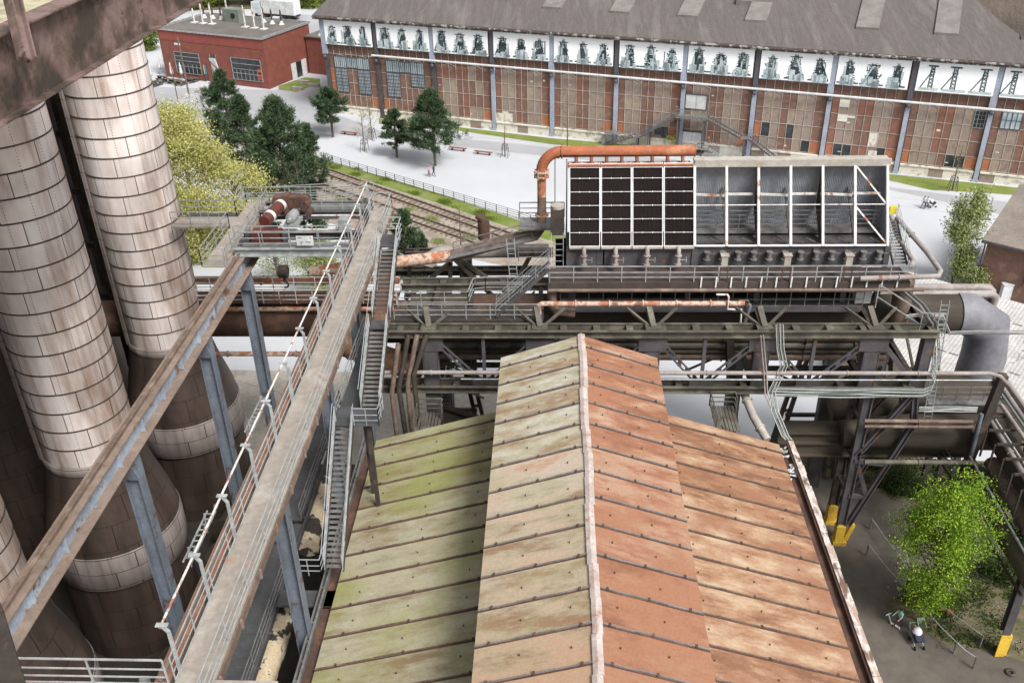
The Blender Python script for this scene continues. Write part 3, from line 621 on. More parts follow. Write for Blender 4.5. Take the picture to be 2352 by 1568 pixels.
# leaning white panel with zigzag
p = G(*z6(525, 640)); q = G(*z6(575, 650)); m = MB(); m.hexa([p, q, q+ey*.2, p+ey*.2, p+UPV*4.6+ex*1.3, q+UPV*4.7+ex*1.5, q+UPV*4.7+ex*1.5+ey*.2, p+UPV*4.6+ex*1.3+ey*.2]); t = thing('white_board', 'tall white board with brown zigzag leaning beside the cafe door', 'sign board', p); part('board', m, 'white_paint', t)
m = MB(); f = lambda a, z: p.lerp(q, a)-ey*.04+UPV*z+ex*1.35*z/4.6
for (a, z), (b, y) in (((.1, 4), (.8, 2.9)), ((.8, 2.9), (.2, 2.2)), ((.2, 2.2), (.8, 1.0))): m.bar(f(a, z), f(b, y), .05, .22)
part('zigzag', m, 'wood_red', t)
# side door with open white leaves, annex
m = MB(); cbox(m, -.06, .02, LY*.60, LY*.60+1.7, 0, 2.9); sd = part('side_door', m, 'glass_dark', cafe)
for dy in (-1.5, 1.75): m = MB(); cbox(m, -.16, -.07, LY*.60+dy, LY*.60+dy+1.45, .05, 3.0); part('door_leaf', m, 'white_paint', sd)
m = MB(); cbox(m, -9.5, -.35, LY*.86, LY*1.3, 0, 7.0); ax = part('annex_wall', m, 'cafe_red', cafe); m = MB(); cbox(m, -9.8, -.32, LY*.86-.3, LY*1.3, 7.0, 7.2); part('annex_roof', m, 'tar_roof', cafe)
m = MB(); m.lathe(CF(-3.5, LY*.95, 7.2), [(.9, 0), (.85, .25), (.5, .5), (.01, .6)], 14); part('skylight_dome', m, 'white_paint', cafe)
# roof pipes
ZR_ = ZC-.3
for (x, y, yt, dark) in ((342, 175, 38, 0), (408, 182, 5, 0), (476, 187, 5, 0), (733, 210, 25, 0), (805, 218, 30, 0), (875, 226, 40, 0), (418, 138, 28, 1), (485, 143, 32, 1), (548, 150, 38, 1), (876, 172, 68, 1), (940, 184, 68, 1), (1011, 190, 78, 1)):
    b = G(*z6(x, y), ZR_); bh = 3.6 if not dark else 2.4; m = MB(); m.tube([b, b+UPV*bh], .17, 10); m.tube([b+UPV*bh, b+UPV*(bh+.35)], .11, 8); v = part('vent_pipe', m, 'rust_dark' if dark else 'white_rusty', cafe)
    m = MB(); (m.obox(b, ex, ey, UPV, .6, .6, 0, .15) if not dark else m.lathe(b, [(.55, 0), (.35, .3), (.19, .7)], 12)); part('collar', m, 'white_paint', v)
b = G(*z6(640, 165), ZR_); m = MB(); m.lathe(b+ex*1.1, [(1.0, 0), (1.0, 2.3), (.95, 2.5), (.01, 2.5)], 20); m.obox(b-ex*.6, ex, ey, UPV, 1.7, 1.0, 0, 2.45); u_ = part('ventilation_unit', m, 'olive_metal', cafe); m = MB(); m.tube([b-ex*1.0-ey*1.02+UPV*1.3, b-ex*1.0-ey*1.12+UPV*1.3], .5, 16); part('fan_opening', m, 'louvre', u_)
m = MB(); m.tube([b+ex*1.2+UPV*2.5, b+ex*1.2+UPV*5.5], .16, 10); part('vent_pipe', m, 'white_rusty', cafe)
# lorry parked behind the cafe
lx = G(700, 45, 0); L0 = G(1146*.57422*.52083+344.5, 128*.299, 2.2); t = thing('parked_lorry', 'white lorry with corrugated box body parked behind the red cafe', 'lorry', L0)
lb = G(*z6(1112, 152), 3.6); lb.z = 3.3; print('lorry', lb, 'roof back', CF(0, LY, 0), LX, LY)
def LB(m, a0, a1, b0, b1, z0, z1): return m.hexa([lb+ex*a+ey*b+UPV*z for z in (z0, z1) for a, b in ((a0, b0), (a1, b0), (a1, b1), (a0, b1))])
m = MB(); LB(m, 0, 9.0, 0, 2.6, 1.1, 4.0)
for i in range(22): LB(m, .2+i*.4, .35+i*.4, -.05, 0, 1.2, 3.9)
part('box_body', m, 'white_paint', t); m = MB(); LB(m, 9.3, 11.8, 0, 2.6, .6, 3.4); LB(m, 9.4, 11.0, .2, 2.4, 3.4, 4.5); cb = part('cab', m, 'white_paint', t)
m = MB(); LB(m, 9.7, 11.3, -.04, -.001, 1.9, 3.1); part('cab_window', m, 'glass_pale', cb); m = MB(); LB(m, 0, 11.5, .3, 2.3, .6, 1.05); part('chassis', m, 'steel_dark', t)
for a in (1.5, 2.9, 8, 10.6): m = MB(); m.tube([lb+ex*a+UPV*.5-ey*.02, lb+ex*a+UPV*.5+ey*2.6], .5, 16); part('wheel', m, 'cloth_black', t)
m = MB(); cbox(m, -22, LX+2, LY+4, LY+30, 0, 3.25); solo('loading_terrace', m, 'plaza_path', 'raised grey concrete terrace behind the red cafe', 'terrace', CF(0, LY+4, 0))
# ------------------------------------------------------------------ truss bridge that carries the gas mains
YT = 52.0; ZT, ZB = 17.85, 13.62; TN = [-7.97, -.82, 6.39, 13.39, 20.31]; BN = [-4.47, 3.04, 9.7, 16.6]
br = thing('truss_bridge', 'long dark steel truss bridge behind the shed carrying pipes and the cooling plant', 'bridge', (7, 55, 0))
def chord(m, x0, x1, y, z, w=.85, h=.42, lac=2.1):
    m.bar((x0, y-w/2, z), (x1, y-w/2, z), .06, h); m.bar((x0, y+w/2, z), (x1, y+w/2, z), .06, h); m.bar((x0, y-w/2-.12, z+h/2+.02), (x1, y-w/2-.12, z+h/2+.02), .28, .035); m.bar((x0, y-w/2-.1, z-h/2), (x1, y-w/2-.1, z-h/2), .24, .035)
    m.bar((x0, y+w/2, z+h/2+.02), (x1, y+w/2, z+h/2+.02), .2, .035); m.bar((x0, y, z-h/2-.02), (x1, y, z-h/2-.02), w, .02)
    x = x0+.8
    while x < x1: m.bar((x, y-w/2+.03, z+h/2-.05), (x, y+w/2-.03, z+h/2-.05), .42, .03); x += lac
for yy, back in ((YT, 0), (YT+6.5, 1)):
    m = MB(); chord(m, -10.6, 24.2, yy, ZT); part('top_chord', m, 'steel_olive', br); m = MB(); chord(m, -13.5, 23.4, yy, ZB); part('bottom_chord', m, 'steel_olive', br)
    for i, x in enumerate(TN+[23.75]):
        m = MB(); w = .95 if i < 5 else .6; base = 0 if i in (0, 1, 2) or back else ZB
        if back and i in (1, 2): continue
        m.bar((x-w/2, yy, base), (x-w/2, yy, ZT-.2), .05, .7, (0, 1, 0)); m.bar((x+w/2, yy, base), (x+w/2, yy, ZT-.2), .05, .7, (0, 1, 0)); m.bar((x, yy-.3, base), (x, yy-.3, ZT-.2), w*.9, .05, (0, 1, 0))
        m.box(x-w*.95, x+w*.95, yy-.39, yy-.35, ZT-1.35, ZT-.15) if i < 5 else None
        part('post', m, 'steel_slate', br)
    for i, xb in enumerate(BN):
        for xt in (TN[i], TN[i+1]):
            m = MB(); d = .28; s = 1 if xt < xb else -1
            for o in (-.2, .2): m.bar((xt+s*.45, yy-.28, ZT-.7+o*1.1), (xb-s*.15, yy-.28, ZB+.35+o*1.1), .12, .1)
            L = V3((xb-xt, 0, ZB-ZT+1)); 
            for k in range(5): f = .12+k*.19; c = V3((xt+s*.45, yy-.28, ZT-.7)).lerp(V3((xb-s*.15, yy-.28, ZB+.35)), f); m.bar(c+V3((0, 0, .25)), c-V3((0, 0, .25)), .25, .03, (0, 1, 0))
            part('diagonal', m, 'steel_slate' if not back else 'steel_dark', br)
        m = MB(); m.box(xb-.8, xb+.8, yy-.38, yy-.33, ZB-.15, ZB+.65); m.bar((xb, yy-.3, ZB+.2), (xb, yy-.3, ZT-.2), .22, .2, (0, 1, 0)); part('hanger', m, 'steel_slate', br)
for x in (TN+[23.75]):
    m = MB(); m.ibeam((x, YT, ZT-.2), (x, YT+6.5, ZT-.2), .3, .5); m.ibeam((x, YT, ZB), (x, YT+6.5, ZB), .3, .4); m.bar((x, YT, ZB), (x, YT+6.5, ZT-.4), .15, .15); part('cross_frame', m, 'steel_dark', br)
m = MB()
for a, b in ((20.31, 23.75),): m.bar((a+.5, YT-.2, ZT-.7), (b-.3, YT-.2, ZB+.3), .3, .3)
part('end_diagonal', m, 'steel_slate', br)
# raised seats and V struts between bridge and the deck above
for x in TN:
    m = MB(); z0, z1 = ZT+.25, 19.0; m.bar((x, YT, z0), (x-.25, YT+1.0, z1), .36, .3); m.box(x-.5, x+.5, YT-.4, YT+.4, z0, z0+.06); part('deck_post', m, 'steel_olive', br)
    for s in (-1, 1): m = MB(); m.bar((x+s*.25, YT+.1, z0), (x+s*1.6, YT+1.4, z1-.3), .15, .14); part('deck_strut', m, 'steel_olive', br)
# trestle tower under the right end
tw = thing('trestle_tower', 'tall steel trestle with bright yellow feet holding up the right end of the truss bridge', 'trestle', (20.8, YT, 0))
def latt(m, p, q, w, lac=1.3):
    p, q = V3(p), V3(q); d = (q-p); L = d.length; s = V3((1, 0, 0)) if abs(d.normalized().x) < .7 else V3((0, 0, 1))
    m.bar(p-s*w/2, q-s*w/2, .09, .34, (0, 1, 0)); m.bar(p+s*w/2, q+s*w/2, .09, .34, (0, 1, 0)); m.bar(p, q, w, .05, (0, 1, 0))
for y0, nm in ((YT, 'leg'), (YT+2.2, 'leg')):
    for a, b in (((20.72, y0, 1.7), (20.78, y0, ZB-.3)), ((21.2, y0, 1.7), (24.1, y0, 10.6)), ((24.1, y0, 10.6), (23.7, y0, ZB-.3)), ((20.8, y0, 8.0), (23.75, y0, 13.3))):
        m = MB(); latt(m, a, b, .55 if a[0] < 20.9 and a[2] < 3 else .32); part(nm, m, 'steel_slate' if y0 == YT else 'steel_dark', tw)
    for a, b in (((20.7, y0, 7.5), (22.9, y0, 7.2)), ((20.8, y0, 4.4), (22.0, y0, 4.3)), ((21.0, y0, 7.2), (22.0, y0, 4.5))):
        m = MB(); m.bar(a, b, .22, .3); part('brace', m, 'steel_slate', tw)
    m = MB(); m.box(20.38, 21.0, y0-.3, y0+.3, .3, 1.7); m.box(20.3, 21.25, y0-.36, y0+.36, 0, .3); m.bar((21.2, y0, .35), (21.55, y0, 1.75), .3, .32, (0, 1, 0)); part('yellow_foot', m, 'yellow', tw)
m = MB()
for z in (4.4, 7.5, 10.6): m.bar((20.7, YT, z), (20.7, YT+2.2, z), .2, .2)
part('cross_brace', m, 'steel_dark', tw)
# rear A-frames seen through the truss
def aframe(x, y, h, label):
    t = thing('support_frame', label, 'support frame', (x, y, 0)); m = MB()
    for s in (-1, 1):
        for o in (0, .7): m.bar((x+s*2.2+s*o, y, 0), (x+s*.3+s*o*.6, y, h), .28, .3, (0, 1, 0))
        for k in range(9): f = .08+k*.1; a = V3((x+s*2.2, y, 0)).lerp(V3((x+s*.3, y, h)), f); m.bar(a, a+V3((s*.6, 0, 0)), .25, .12)
    part('legs', m, 'steel_dark', t); m = MB(); m.bar((x-1.6, y, h*.45), (x+1.6, y, h*.45), .25, .25); m.bar((x-2, y, .6), (x+1.4, y, h*.45), .18, .18); m.box(x-1.4, x+1.4, y-.25, y+.25, h-.3, h); part('cross_brace', m, 'steel_dark', t)
aframe(19.4, 59.5, 13.4, 'dark riveted A-shaped support standing behind the yellow-footed trestle'); aframe(24.5, 62, 13.4, 'dark A-shaped support nearest the white corrugated roof'); aframe(-7.5, 60, 13.4, 'dark A-shaped support behind the left truss post')
# bundles of pipes inside the bridge
def pipe(name, pts, r, mat, label, cat='pipe', fl=0, n=14, grp=None, flr=1.35):
    m = MB(); m.tube(pts, r, n); 
    P = [V3(p) for p in pts]
    if fl:
        for a, b in zip(P, P[1:]):
            L = (b-a).length; k = int(L/fl)
            for i in range(1, k+1): q = a.lerp(b, i/(k+1)); m.flange(q, b-a, r*flr, .035)
    return solo(name, m, mat, label, cat, P[0], grp)
def arc(c, r, a0, a1, ax, ay, n=6): return [V3(c)+V3(ax)*r*math.cos(a0+(a1-a0)*i/n)+V3(ay)*r*math.sin(a0+(a1-a0)*i/n) for i in range(n+1)]
# great main: runs along the bridge, then turns down in a mitred elbow
ym = 57.6; zm = PY(2200, 719, ym).z; zml = PY(600, 731, ym).z; xe = PY(2238, 850, ym).x
m = MB(); m.tube([(-60, ym, zml), (-10, ym, zml)], 1.3, 28); solo('gas_main', m, 'rust_dark', 'huge rust-brown gas main left of the crane walkway', 'pipe', (-24, ym, zml))
m = MB(); m.tube([(-9.9, ym, zm), (xe-2.4, ym, zm)], 1.42, 28); solo('gas_main', m, 'duct_olive', 'huge dark gas main lying along the truss bridge under the cooling plant', 'pipe', (5, ym, zm))
m = MB(); m.tube([(xe-2.35, ym, zm), (xe-1.6, ym, zm), (xe+.05, ym, zm-1.0), (xe+.35, ym, zm-3.4), (xe+.05, ym, zm-9.0)], 1.5, 28); solo('duct_elbow', m, 'pipe_grey', 'wide grey duct elbow bending down in front of the white corrugated roof', 'duct', (xe, ym, zm-8))
xd = xe
for i, (v, r, mat, lab) in enumerate(((774, .36, 'duct_olive', 'thick olive pipe highest inside the truss bridge'), (791, .3, 'steel_olive', 'olive pipe inside the truss below the thick one'), (806, .2, 'duct_olive', 'thin dark pipe third from the top inside the truss'), (819, .24, 'pipe_brown', 'brown rusty pipe lowest inside the truss'))):
    z = PY(1200, v, 55).z; pipe('pipe', [(-10.5, 55, z), (22.5, 55, z)], r, mat, lab, fl=6)
for i, (x0, x1, v) in enumerate(((-8.5, -.5, 838), (-9, 0, 872), (14, 23, 845), (3, 13, 812))):
    z = PY(1200, v, 56.3).z; m = MB(); m.ibeam((x0, 56.3, z), (x1, 56.3, z), .3, .3); m.bar((x0+1, 56.3, z), (x0+4, 56.3, z-1.6), .12, .12); m.bar((x1-1, 56.3, z), (x1-4, 56.3, z-1.6), .12, .12); part('inner_beam', m, 'steel_olive' if i < 2 else 'steel_dark', br)
# horizontal pipe and cable run in front of the bridge
zf = PY(1500, 856, 51.3).z; xr = PY(2292, 856, 51.3).x
pipe('front_pipe', [(-12.4, 51.3, zf), (xr-.5, 51.3, zf), (xr+.1, 51.1, zf-.1), (xr+.5, 50.4, zf-.4), (xr+2.2, 44, zf-2.5)], .14, 'pipe_light', 'long pale pipe running level across the front of the truss bridge', fl=5)
pipe('thin_pipe', [(-6, 51.2, zf-.45), (xr-.3, 51.2, zf-.45)], .05, 'galv', 'thin bright conduit just below the long pale pipe', n=8)
def cables(name, pts, n, gap, r, label, mats=('cable', 'cable_green'), axis=(0, 0, 1), jit=.03):
    t = thing(name, label, 'cables', pts[0]); ax = V3(axis)
    for k in range(n):
        m = MB(); ph = random.uniform(0, 6); P = []
        for i in range(len(pts)-1):
            a, b = V3(pts[i]), V3(pts[i+1]); L = max(1, int((b-a).length/1.2))
            for j in range(L): P.append(a.lerp(b, j/L)+ax*((k-(n-1)/2)*gap+jit*math.sin(ph+j*1.1))+V3((0, .04*math.cos(ph+j), 0)))
        P.append(V3(pts[-1])+ax*((k-(n-1)/2)*gap)); m.tube(P, r, 6); part('cable', m, mats[k % len(mats)], t)
    return t
p0, p1 = PY(1775, 900, 51.2), PY(2120, 903, 51.2)
cables('cable_bundle', [p0, p1, p1+V3((.45, 0, .25)), p1+V3((.55, 0, 1.0)), p1+V3((.2, 0, 1.8))], 8, .095, .035, 'level bundle of pale cables along the bottom chord of the truss bridge')
cables('cable_bundle', [PY(1790, 745, 51.3), PY(1792, 800, 51.3), PY(1800, 840, 51.3), PY(1772, 900, 51.2), PY(1780, 945, 50.2), PY(1803, 1000, 48.8), PY(1812, 1010, 48.5)], 5, .1, .035, 'bundle of pale cables drooping down to the shed gutter corner', axis=(1, 0, 0))
cables('cable_bundle', [PY(1750, 770, 51.2), PY(1757, 850, 51.2), PY(1760, 905, 51), PY(1785, 960, 50), PY(1806, 1005, 48.7)], 2, .12, .045, 'two thick pink-white cables hanging beside the truss post', ('pipe_light',), axis=(1, 0, 0))
cables('cable_bundle', [PY(2075, 665, 54), PY(2115, 700, 53), PY(2145, 745, 52.2), PY(2150, 800, 52), PY(2150, 850, 52)], 5, .12, .035, 'bundle of dark and pale cables climbing the right end of the truss bridge', ('cloth_black', 'cable_green', 'galv_dark'), axis=(1, 0, 0))
cables('cable_bundle', [PY(2080, 727, 53), PY(2120, 722, 53), PY(2165, 728, 53), PY(2180, 765, 52.6), PY(2240, 763, 52), PY(2420, 763, 50)], 3, .13, .04, 'three bright cables leaving the truss bridge to the right edge', ('cable',))
# ladder at the right end
def ladder(p, q, label, w=.5):
    t = thing('ladder', label, 'ladder', p); m = MB(); p, q = V3(p), V3(q); s = V3((w/2, 0, 0)); n = int((q-p).length/.33)
    for k in (-1, 1): m.bar(p+s*k, q+s*k, .05, .06)
    part('side_rails', m, 'galv', t); m = MB()
    for i in range(1, n): c = p.lerp(q, i/n); m.bar(c-s, c+s, .035, .035)
    part('rungs', m, 'galv', t)
ladder(PY(2130, 965, 51.7), PY(2172, 690, 51.7), 'galvanised ladder on the right end of the truss bridge')
ladder(PY(1180, 640, 55), PY(1172, 548, 55.5), 'thin ladder below the sloping rusty pipe')
ladder(PY(1015, 990, 53.4), PY(1035, 840, 53.4), 'dark ladder standing behind the left truss post', .6)
# ------------------------------------------------------------------ left part: walkways between crane stairs and cooling plant
wk = thing('bridge_walkway', 'steel walkway with handrails on the truss bridge left of the cooling plant', 'walkway', (-5, 55, 18))
m = MB(); zw = 18.15; m.box(-10.3, -.6, 52.9, 54.6, zw-.1, zw); m.bar((-10.3, 52.85, zw-.38), (-.6, 52.85, zw-.38), .1, .7); part('deck', m, 'steel_dark', wk)
m = MB()
for x in (-8.6, -6.6, -4.6, -2.6): m.box(x-.03, x+.03, 52.76, 52.79, zw-.6, zw-.1)
m.bar((-10.3, 52.78, zw-.62), (-.6, 52.78, zw-.62), .12, .05); part('edge_beam', m, 'steel_slate', wk)
m = MB(); railing(m, [(-10.3, 52.9, zw), (-.9, 52.9, zw)], sp=1.7); part('front_railing', m, 'galv', wk)
m = MB(); railing(m, [(-10.3, 54.6, zw), (-5.6, 54.6, zw), (-5.3, 55.8, zw+.4), (-4.5, 55.8, zw+.5), (-1.5, 55.8, zw+.5)], sp=1.7); part('rear_railing', m, 'galv', wk)
m = MB(); m.box(-5.3, -3.9, 54.6, 56.2, zw-.05, zw+.04); m.box(-3.9, -.6, 54.6, 56.2, zw-.1, zw-.02); part('cross_deck', m, 'rust_dark', wk)
m = MB(); chord(m, -12, -.5, 61.5, 17.4, .5, .35); part('rear_beam', m, 'steel_dark', wk)
for a, b in (((-10.8, 60.5, 15.6), (-7.3, 60.5, 18.6)), ((-4.2, 60.5, 15.6), (-7.0, 60.5, 18.8)), ((-7.6, 60.5, 15), (-7.3, 60.5, 18.8)), ((-6.9, 60.5, 19), (-3.2, 60.5, 16)), ((-3.2, 60.5, 16), (-1.4, 60.5, 19.4)), ((-10.8, 60.5, 15.6), (-10.1, 60.5, 19))):
    m = MB(); m.bar(a, b, .28, .28); part('brace', m, 'steel_olive', wk)
m = MB(); m.bar((-6.3, 61, 9), (-6.3, 61, 18.6), .9, .7, (0, 1, 0)); part('column', m, 'steel_dark', wk)
# stair up to the cooling plant deck
s0, s1 = PY(1262, 610, 53.4), PY(1140, 718, 53.4); t = thing('deck_stairs', 'short grey steel stair rising from the bridge walkway to the cooling plant deck', 'stairs', s1)
tr, st, ra = stairs(s0, s1, 1.0, (0, 1, 0), 15); part('treads', tr, 'steel_slate', t); part('stringers', st, 'steel_slate', t); part('handrails', ra, 'galv', t)
# ------------------------------------------------------------------ cooling plant
cp = thing('cooling_plant', 'steel cooling plant with four dark radiator panels and six open bays above the truss bridge', 'cooling plant', (11, 57, 20.6))
XL = [1.05, 3.12, 5.16, 7.2, 9.22]; XO = [9.22+(21.55-9.22)*i/6 for i in range(7)]; TL = 5.4
def CP(x, t, n=0.0): return V3((x, 56+.5119*t-.859*n, 21.86+.859*t+.5119*n))
def cpbar(m, x0, t0, x1, t1, w, h, n=0.0): return m.bar(CP(x0, t0, n), CP(x1, t1, n), w, h, (0, -.859, .5119))
for i in range(4):
    a, b = XL[i]+.06, XL[i+1]-.06; m = MB(); P = [CP(a, 0, -.25), CP(b, 0, -.25), CP(b, TL, -.25), CP(a, TL, -.25)]; m.prism(P, CP(0, 0, .2)-CP(0, 0, 0)); rp = part('radiator_panel', m, 'louvre', cp)
    m = MB(); x = a+.05
    while x < b: cpbar(m, x, .05, x, TL-.05, .02, .06, .0); x += .085
    part('fins', m, 'rust_dark' if False else 'louvre', rp)
    m = MB()
    for x in (a, b): cpbar(m, x, -.05, x, TL+.05, .05, .14, .06)
    for tt in (0.0, TL-.02, TL-.26): cpbar(m, a, tt, b, tt, .055, .1, .06)
    for k in range(1, 6):
        tt = TL*k/6.1-.0; cpbar(m, a, tt, b, tt, .035, .04, .1)
        for f in (.33, .66): x = a+(b-a)*f; cpbar(m, x, tt-.05, x, tt+.05, .05, .05, .12)
    part('panel_frame', m, 'white_paint', rp)
    m = MB(); m.tube([CP(a-.02, -.12, .05), CP(b+.02, -.12, .05)], .11, 10); part('header_pipe', m, 'pipe_light', rp)
    xc = (a+b)/2-.05; m = MB(); q = CP(xc, -.12, .15); m.tube([q, q+V3((0, -.28, -.05)), q+V3((0, -.36, -.3)), q+V3((0, -.36, -1.1))], .14, 12)
    m.flange(q+V3((0, -.36, -.4)), (0, 0, 1), .22, .03); m.flange(q+V3((0, -.36, -1.0)), (0, 0, 1), .22, .03); m.tube([q+V3((.1, -.36, -.7)), q+V3((.55, -.42, -.68))], .03, 6); m.tube([q+V3((.5, -.42, -.85)), q+V3((.5, -.42, -.5))], .04, 6); part('outlet', m, 'pipe_light', rp)
# open bays
m = MB(); P = [V3((XO[0], 59.4, 21.5)), V3((XO[-1], 59.4, 21.5)), V3((XO[-1], 59.25, 26.4)), V3((XO[0], 59.25, 26.4))]
n = 110
for i in range(n):
    x0 = XO[0]+(XO[-1]-XO[0])*i/n; x1 = XO[0]+(XO[-1]-XO[0])*(i+1)/n; xm = (x0*.35+x1*.65); sh = lambda x, z: x+(z-21.5)*.0
    for (xa, ya, xb, yb) in ((x0, 0, xm, .0), (xm, 0, xm+.01, -.07), (xm+.01, -.07, x1, -.07), (x1, -.07, x1+.001, 0)):
        m.quad((xa, 59.4+ya, 21.0), (xb, 59.4+yb, 21.0), (xb, 59.25+yb, 26.4), (xa, 59.25+ya, 26.4))
m.box(XO[0], XO[-1], 59.43, 59.48, 21, 26.3); part('corrugated_wall', m, 'sheet_blue', cp)
m = MB(); m.prism([(21.62, 56.05, 21.3), (21.62, 59.5, 21.3), (21.62, 59.5, 26.4), (21.62, 58.7, 26.4)], (.06, 0, 0)); part('end_wall', m, 'sheet_blue', cp)
m = MB(); m.prism([(.9, 56.05, 20.6), (.9, 60.0, 20.6), (.9, 60, 26.4), (.9, 58.8, 26.4)], (.06, 0, 0)); part('end_wall', m, 'steel_slate', cp)
m = MB(); m.box(XO[0], 21.75, 58.7, 59.6, 26.45, 26.62); m.box(XO[0], 21.75, 58.5, 58.7, 26.3, 26.75); part('roof_cap', m, 'concrete', cp)
for i, x in enumerate(XO):
    m = MB(); w = .16; cpbar(m, x, -.05, x, TL, w, .2, .06); part('mullion', m, 'white_rusty' if i in (1, 2) else 'white_paint', cp)
    if i not in (0, 6): m = MB(); m.prism([(x+.12, 56.1, 21.5), (x+.12, 57.2, 21.5), (x+.12, 59.2, 23.3), (x+.12, 59.2, 26.2), (x+.12, 58.75, 26.2)], (.04, 0, 0)) if i in (2, 4) else m.bar((x, 56.4, 22.2), (x, 59.2, 24.6), .12, .12); part('web_plate', m, 'steel_dark', cp)
m = MB()
for x0, x1 in zip(XO, XO[1:]):
    cpbar(m, x0+.1, 0, x1-.1, 0, .12, .14, .06); cpbar(m, x0+.1, TL-.05, x1-.1, TL-.05, .12, .14, .06)
part('sill_and_head', m, 'white_paint', cp)
m = MB()
for i, (x0, x1) in enumerate(zip(XO, XO[1:])):
    w = .07; e = x1-.25 if i % 2 else x1-.02; m.bar((x0, 58.2, 24.55), (e, 58.2, 24.45+.1*(i % 2)), .1, .14); cpbar(m, x0+.1, 2.65, x1-.1, 2.65, .06, .05, .0)
cpbar(m, XO[5]+.1, TL-.3, XO[6]-.1, 2.7, .1, .08, .03); cpbar(m, XO[5]+.1, 2.45, XO[6]-.1, .15, .1, .08, .03); part('inner_rails', m, 'white_rusty', cp)
m = MB(); railing(m, [(XO[0]+.1, 57.9, 22.1), (XO[-1]-.2, 57.9, 22.1)], sp=1.55, bars=(1, .72, .42, .1)); m.bar((XO[0], 57.9, 23.5), (XO[-1], 57.9, 23.5), .06, .06); m.bar((XO[0], 57.85, 22.02), (XO[-1], 57.85, 22.02), .05, .22); part('inner_railing', m, 'galv_dark', cp)
m = MB(); m.box(XO[0], 21.6, 57.9, 59.2, 21.92, 22.0); part('inner_walkway', m, 'galv_dark', cp); m = MB(); m.box(XO[0], 21.6, 56.3, 57.7, 21.2, 21.25); part('bay_floor', m, 'duct_olive', cp)
m = MB()
for x0, x1 in zip(XO, XO[1:]): xm = (x0+x1)/2; m.bar((x0+.1, 56.5, 22.3), (xm, 56.5, 21.75), .08, .08); m.bar((xm, 56.5, 21.75+.45), (x1-.1, 56.5, 21.75), .08, .08)
part('inner_braces', m, 'steel_olive', cp)
# lower duct face with stubs and valves
m = MB(); m.box(.9, 21.9, 56.1, 58.6, 20.3, 21.72); part('collecting_duct', m, 'steel_slate', cp)
m = MB()
for x in (.9, 9.1, 13.0, 16.9, 21.5): m.box(x, x+.35, 56.0, 56.1, 20.3, 21.72)
for x in (2.9, 3.3, 5.6): m.box(x, x+.5, 56.07, 56.1, 20.5, 21.6)
part('duct_ribs', m, 'steel_slate', cp)
for i in range(12):
    x = 10.05+i*(21.1-10.05)/11; 
    m = MB(); c = V3((x, 55.8, 21.5)); m.tube([c-V3((0, 0, .5)), c+V3((0, 0, .02))], .15, 12); m.flange(c+V3((0, 0, .0)), (0, 0, 1), .22, .03); m.flange(c-V3((0, 0, .5)), (0, 0, 1), .24, .035); m.bar(c+V3((.15, 0, -.1)), c+V3((.5, -.05, -.08)), .04, .04); m.bar(c+V3((0, .02, -.1)), c+V3((0, .35, -.1)), .2, .2)
    v = part('valve', m, 'galv_dark', cp); m = MB(); c = V3((x, 55.5, 20.75)); m.tube([c+V3((-.1, 0, 0)), c+V3((-.3, -.25, .12))], .02, 5); R2 = .2; cc = c+V3((-.3, -.25, .12)); P = [cc+V3((R2*math.cos(a), -R2*.4*math.sin(a), R2*math.sin(a))) for a in [k*math.pi/5 for k in range(11)]]; m.tube(P, .02, 5, False); part('handwheel', m, 'steel_dark', v)
# deck in front with railings
m = MB(); m.box(-.3, 22.7, 54.0, 56.1, 20.15, 20.25); m.bar((-.3, 53.95, 20.05), (22.7, 53.95, 20.05), .1, .4); part('deck', m, 'deck_maroon', cp)
m = MB(); m.tube([(-.3, 53.9, 19.72), (23.6, 53.9, 19.72)], .12, 8); part('deck_edge_pipe', m, 'pipe_brown', cp)
m = MB(); railing(m, [(-.2, 54.05, 20.25), (22.9, 54.05, 20.25)], sp=1.55, r=.035); part('deck_railing', m, 'galv', cp)
m = MB(); 
for i in range(14): x = 9.5+i*.95; m.bar((x, 53.85, 20.7), (x-.03, 53.8, 19.95), .09, .04)
part('deck_lugs', m, 'white_paint', cp)
for x in (10.9, 14.85, 18.7):
    m = MB(); m.box(x-.2, x+.2, 54.1, 54.45, 21.25, 22.0); m.box(x-.26, x+.26, 54.05, 54.5, 22.0, 22.06); cbx = part('switch_box', m, 'concrete', cp); m = MB()
    for s in (-.25, .25): m.bar((x+s, 54.05, 20.0), (x+s, 54.05, 21.3), .07, .07)
    part('box_post', m, 'rust_dark', cbx)
# orange header pipe with nozzles
zp = PY(1450, 347, 59.8).z; m = MB(); xb_ = -.9; vz = 24.1
pts = [(9.35, 59.8, zp), (.6, 59.8, zp)]+arc((.6, 59.8, zp-1.35), 1.35, math.pi/2, math.pi, (1, 0, 0), (0, 0, 1), 7)
pts = [V3(p) for p in pts]; m.tube(pts, .37, 18); m.flange(pts[1], (1, 0, 0), .46, .05); m.flange(pts[0], (1, 0, 0), .4, .03); hp = part('header_pipe', m, 'rust_orange', cp)
m = MB(); b0 = pts[-1]; m.tube([b0, (b0.x, 59.8, 22.2)], .3, 16); m.flange(b0, (0, 0, 1), .5, .05); m.flange(b0-V3((0, 0, .35)), (0, 0, 1), .5, .05); m.flange((b0.x, 59.8, 22.5), (0, 0, 1), .48, .05)
for a in range(6): q = b0+V3((.48*math.cos(a*1.05), .48*math.sin(a*1.05), -.5)); m.bar(q, q+V3((0, 0, .7)), .05, .05)
part('riser', m, 'rust_peel', hp)
m = MB()
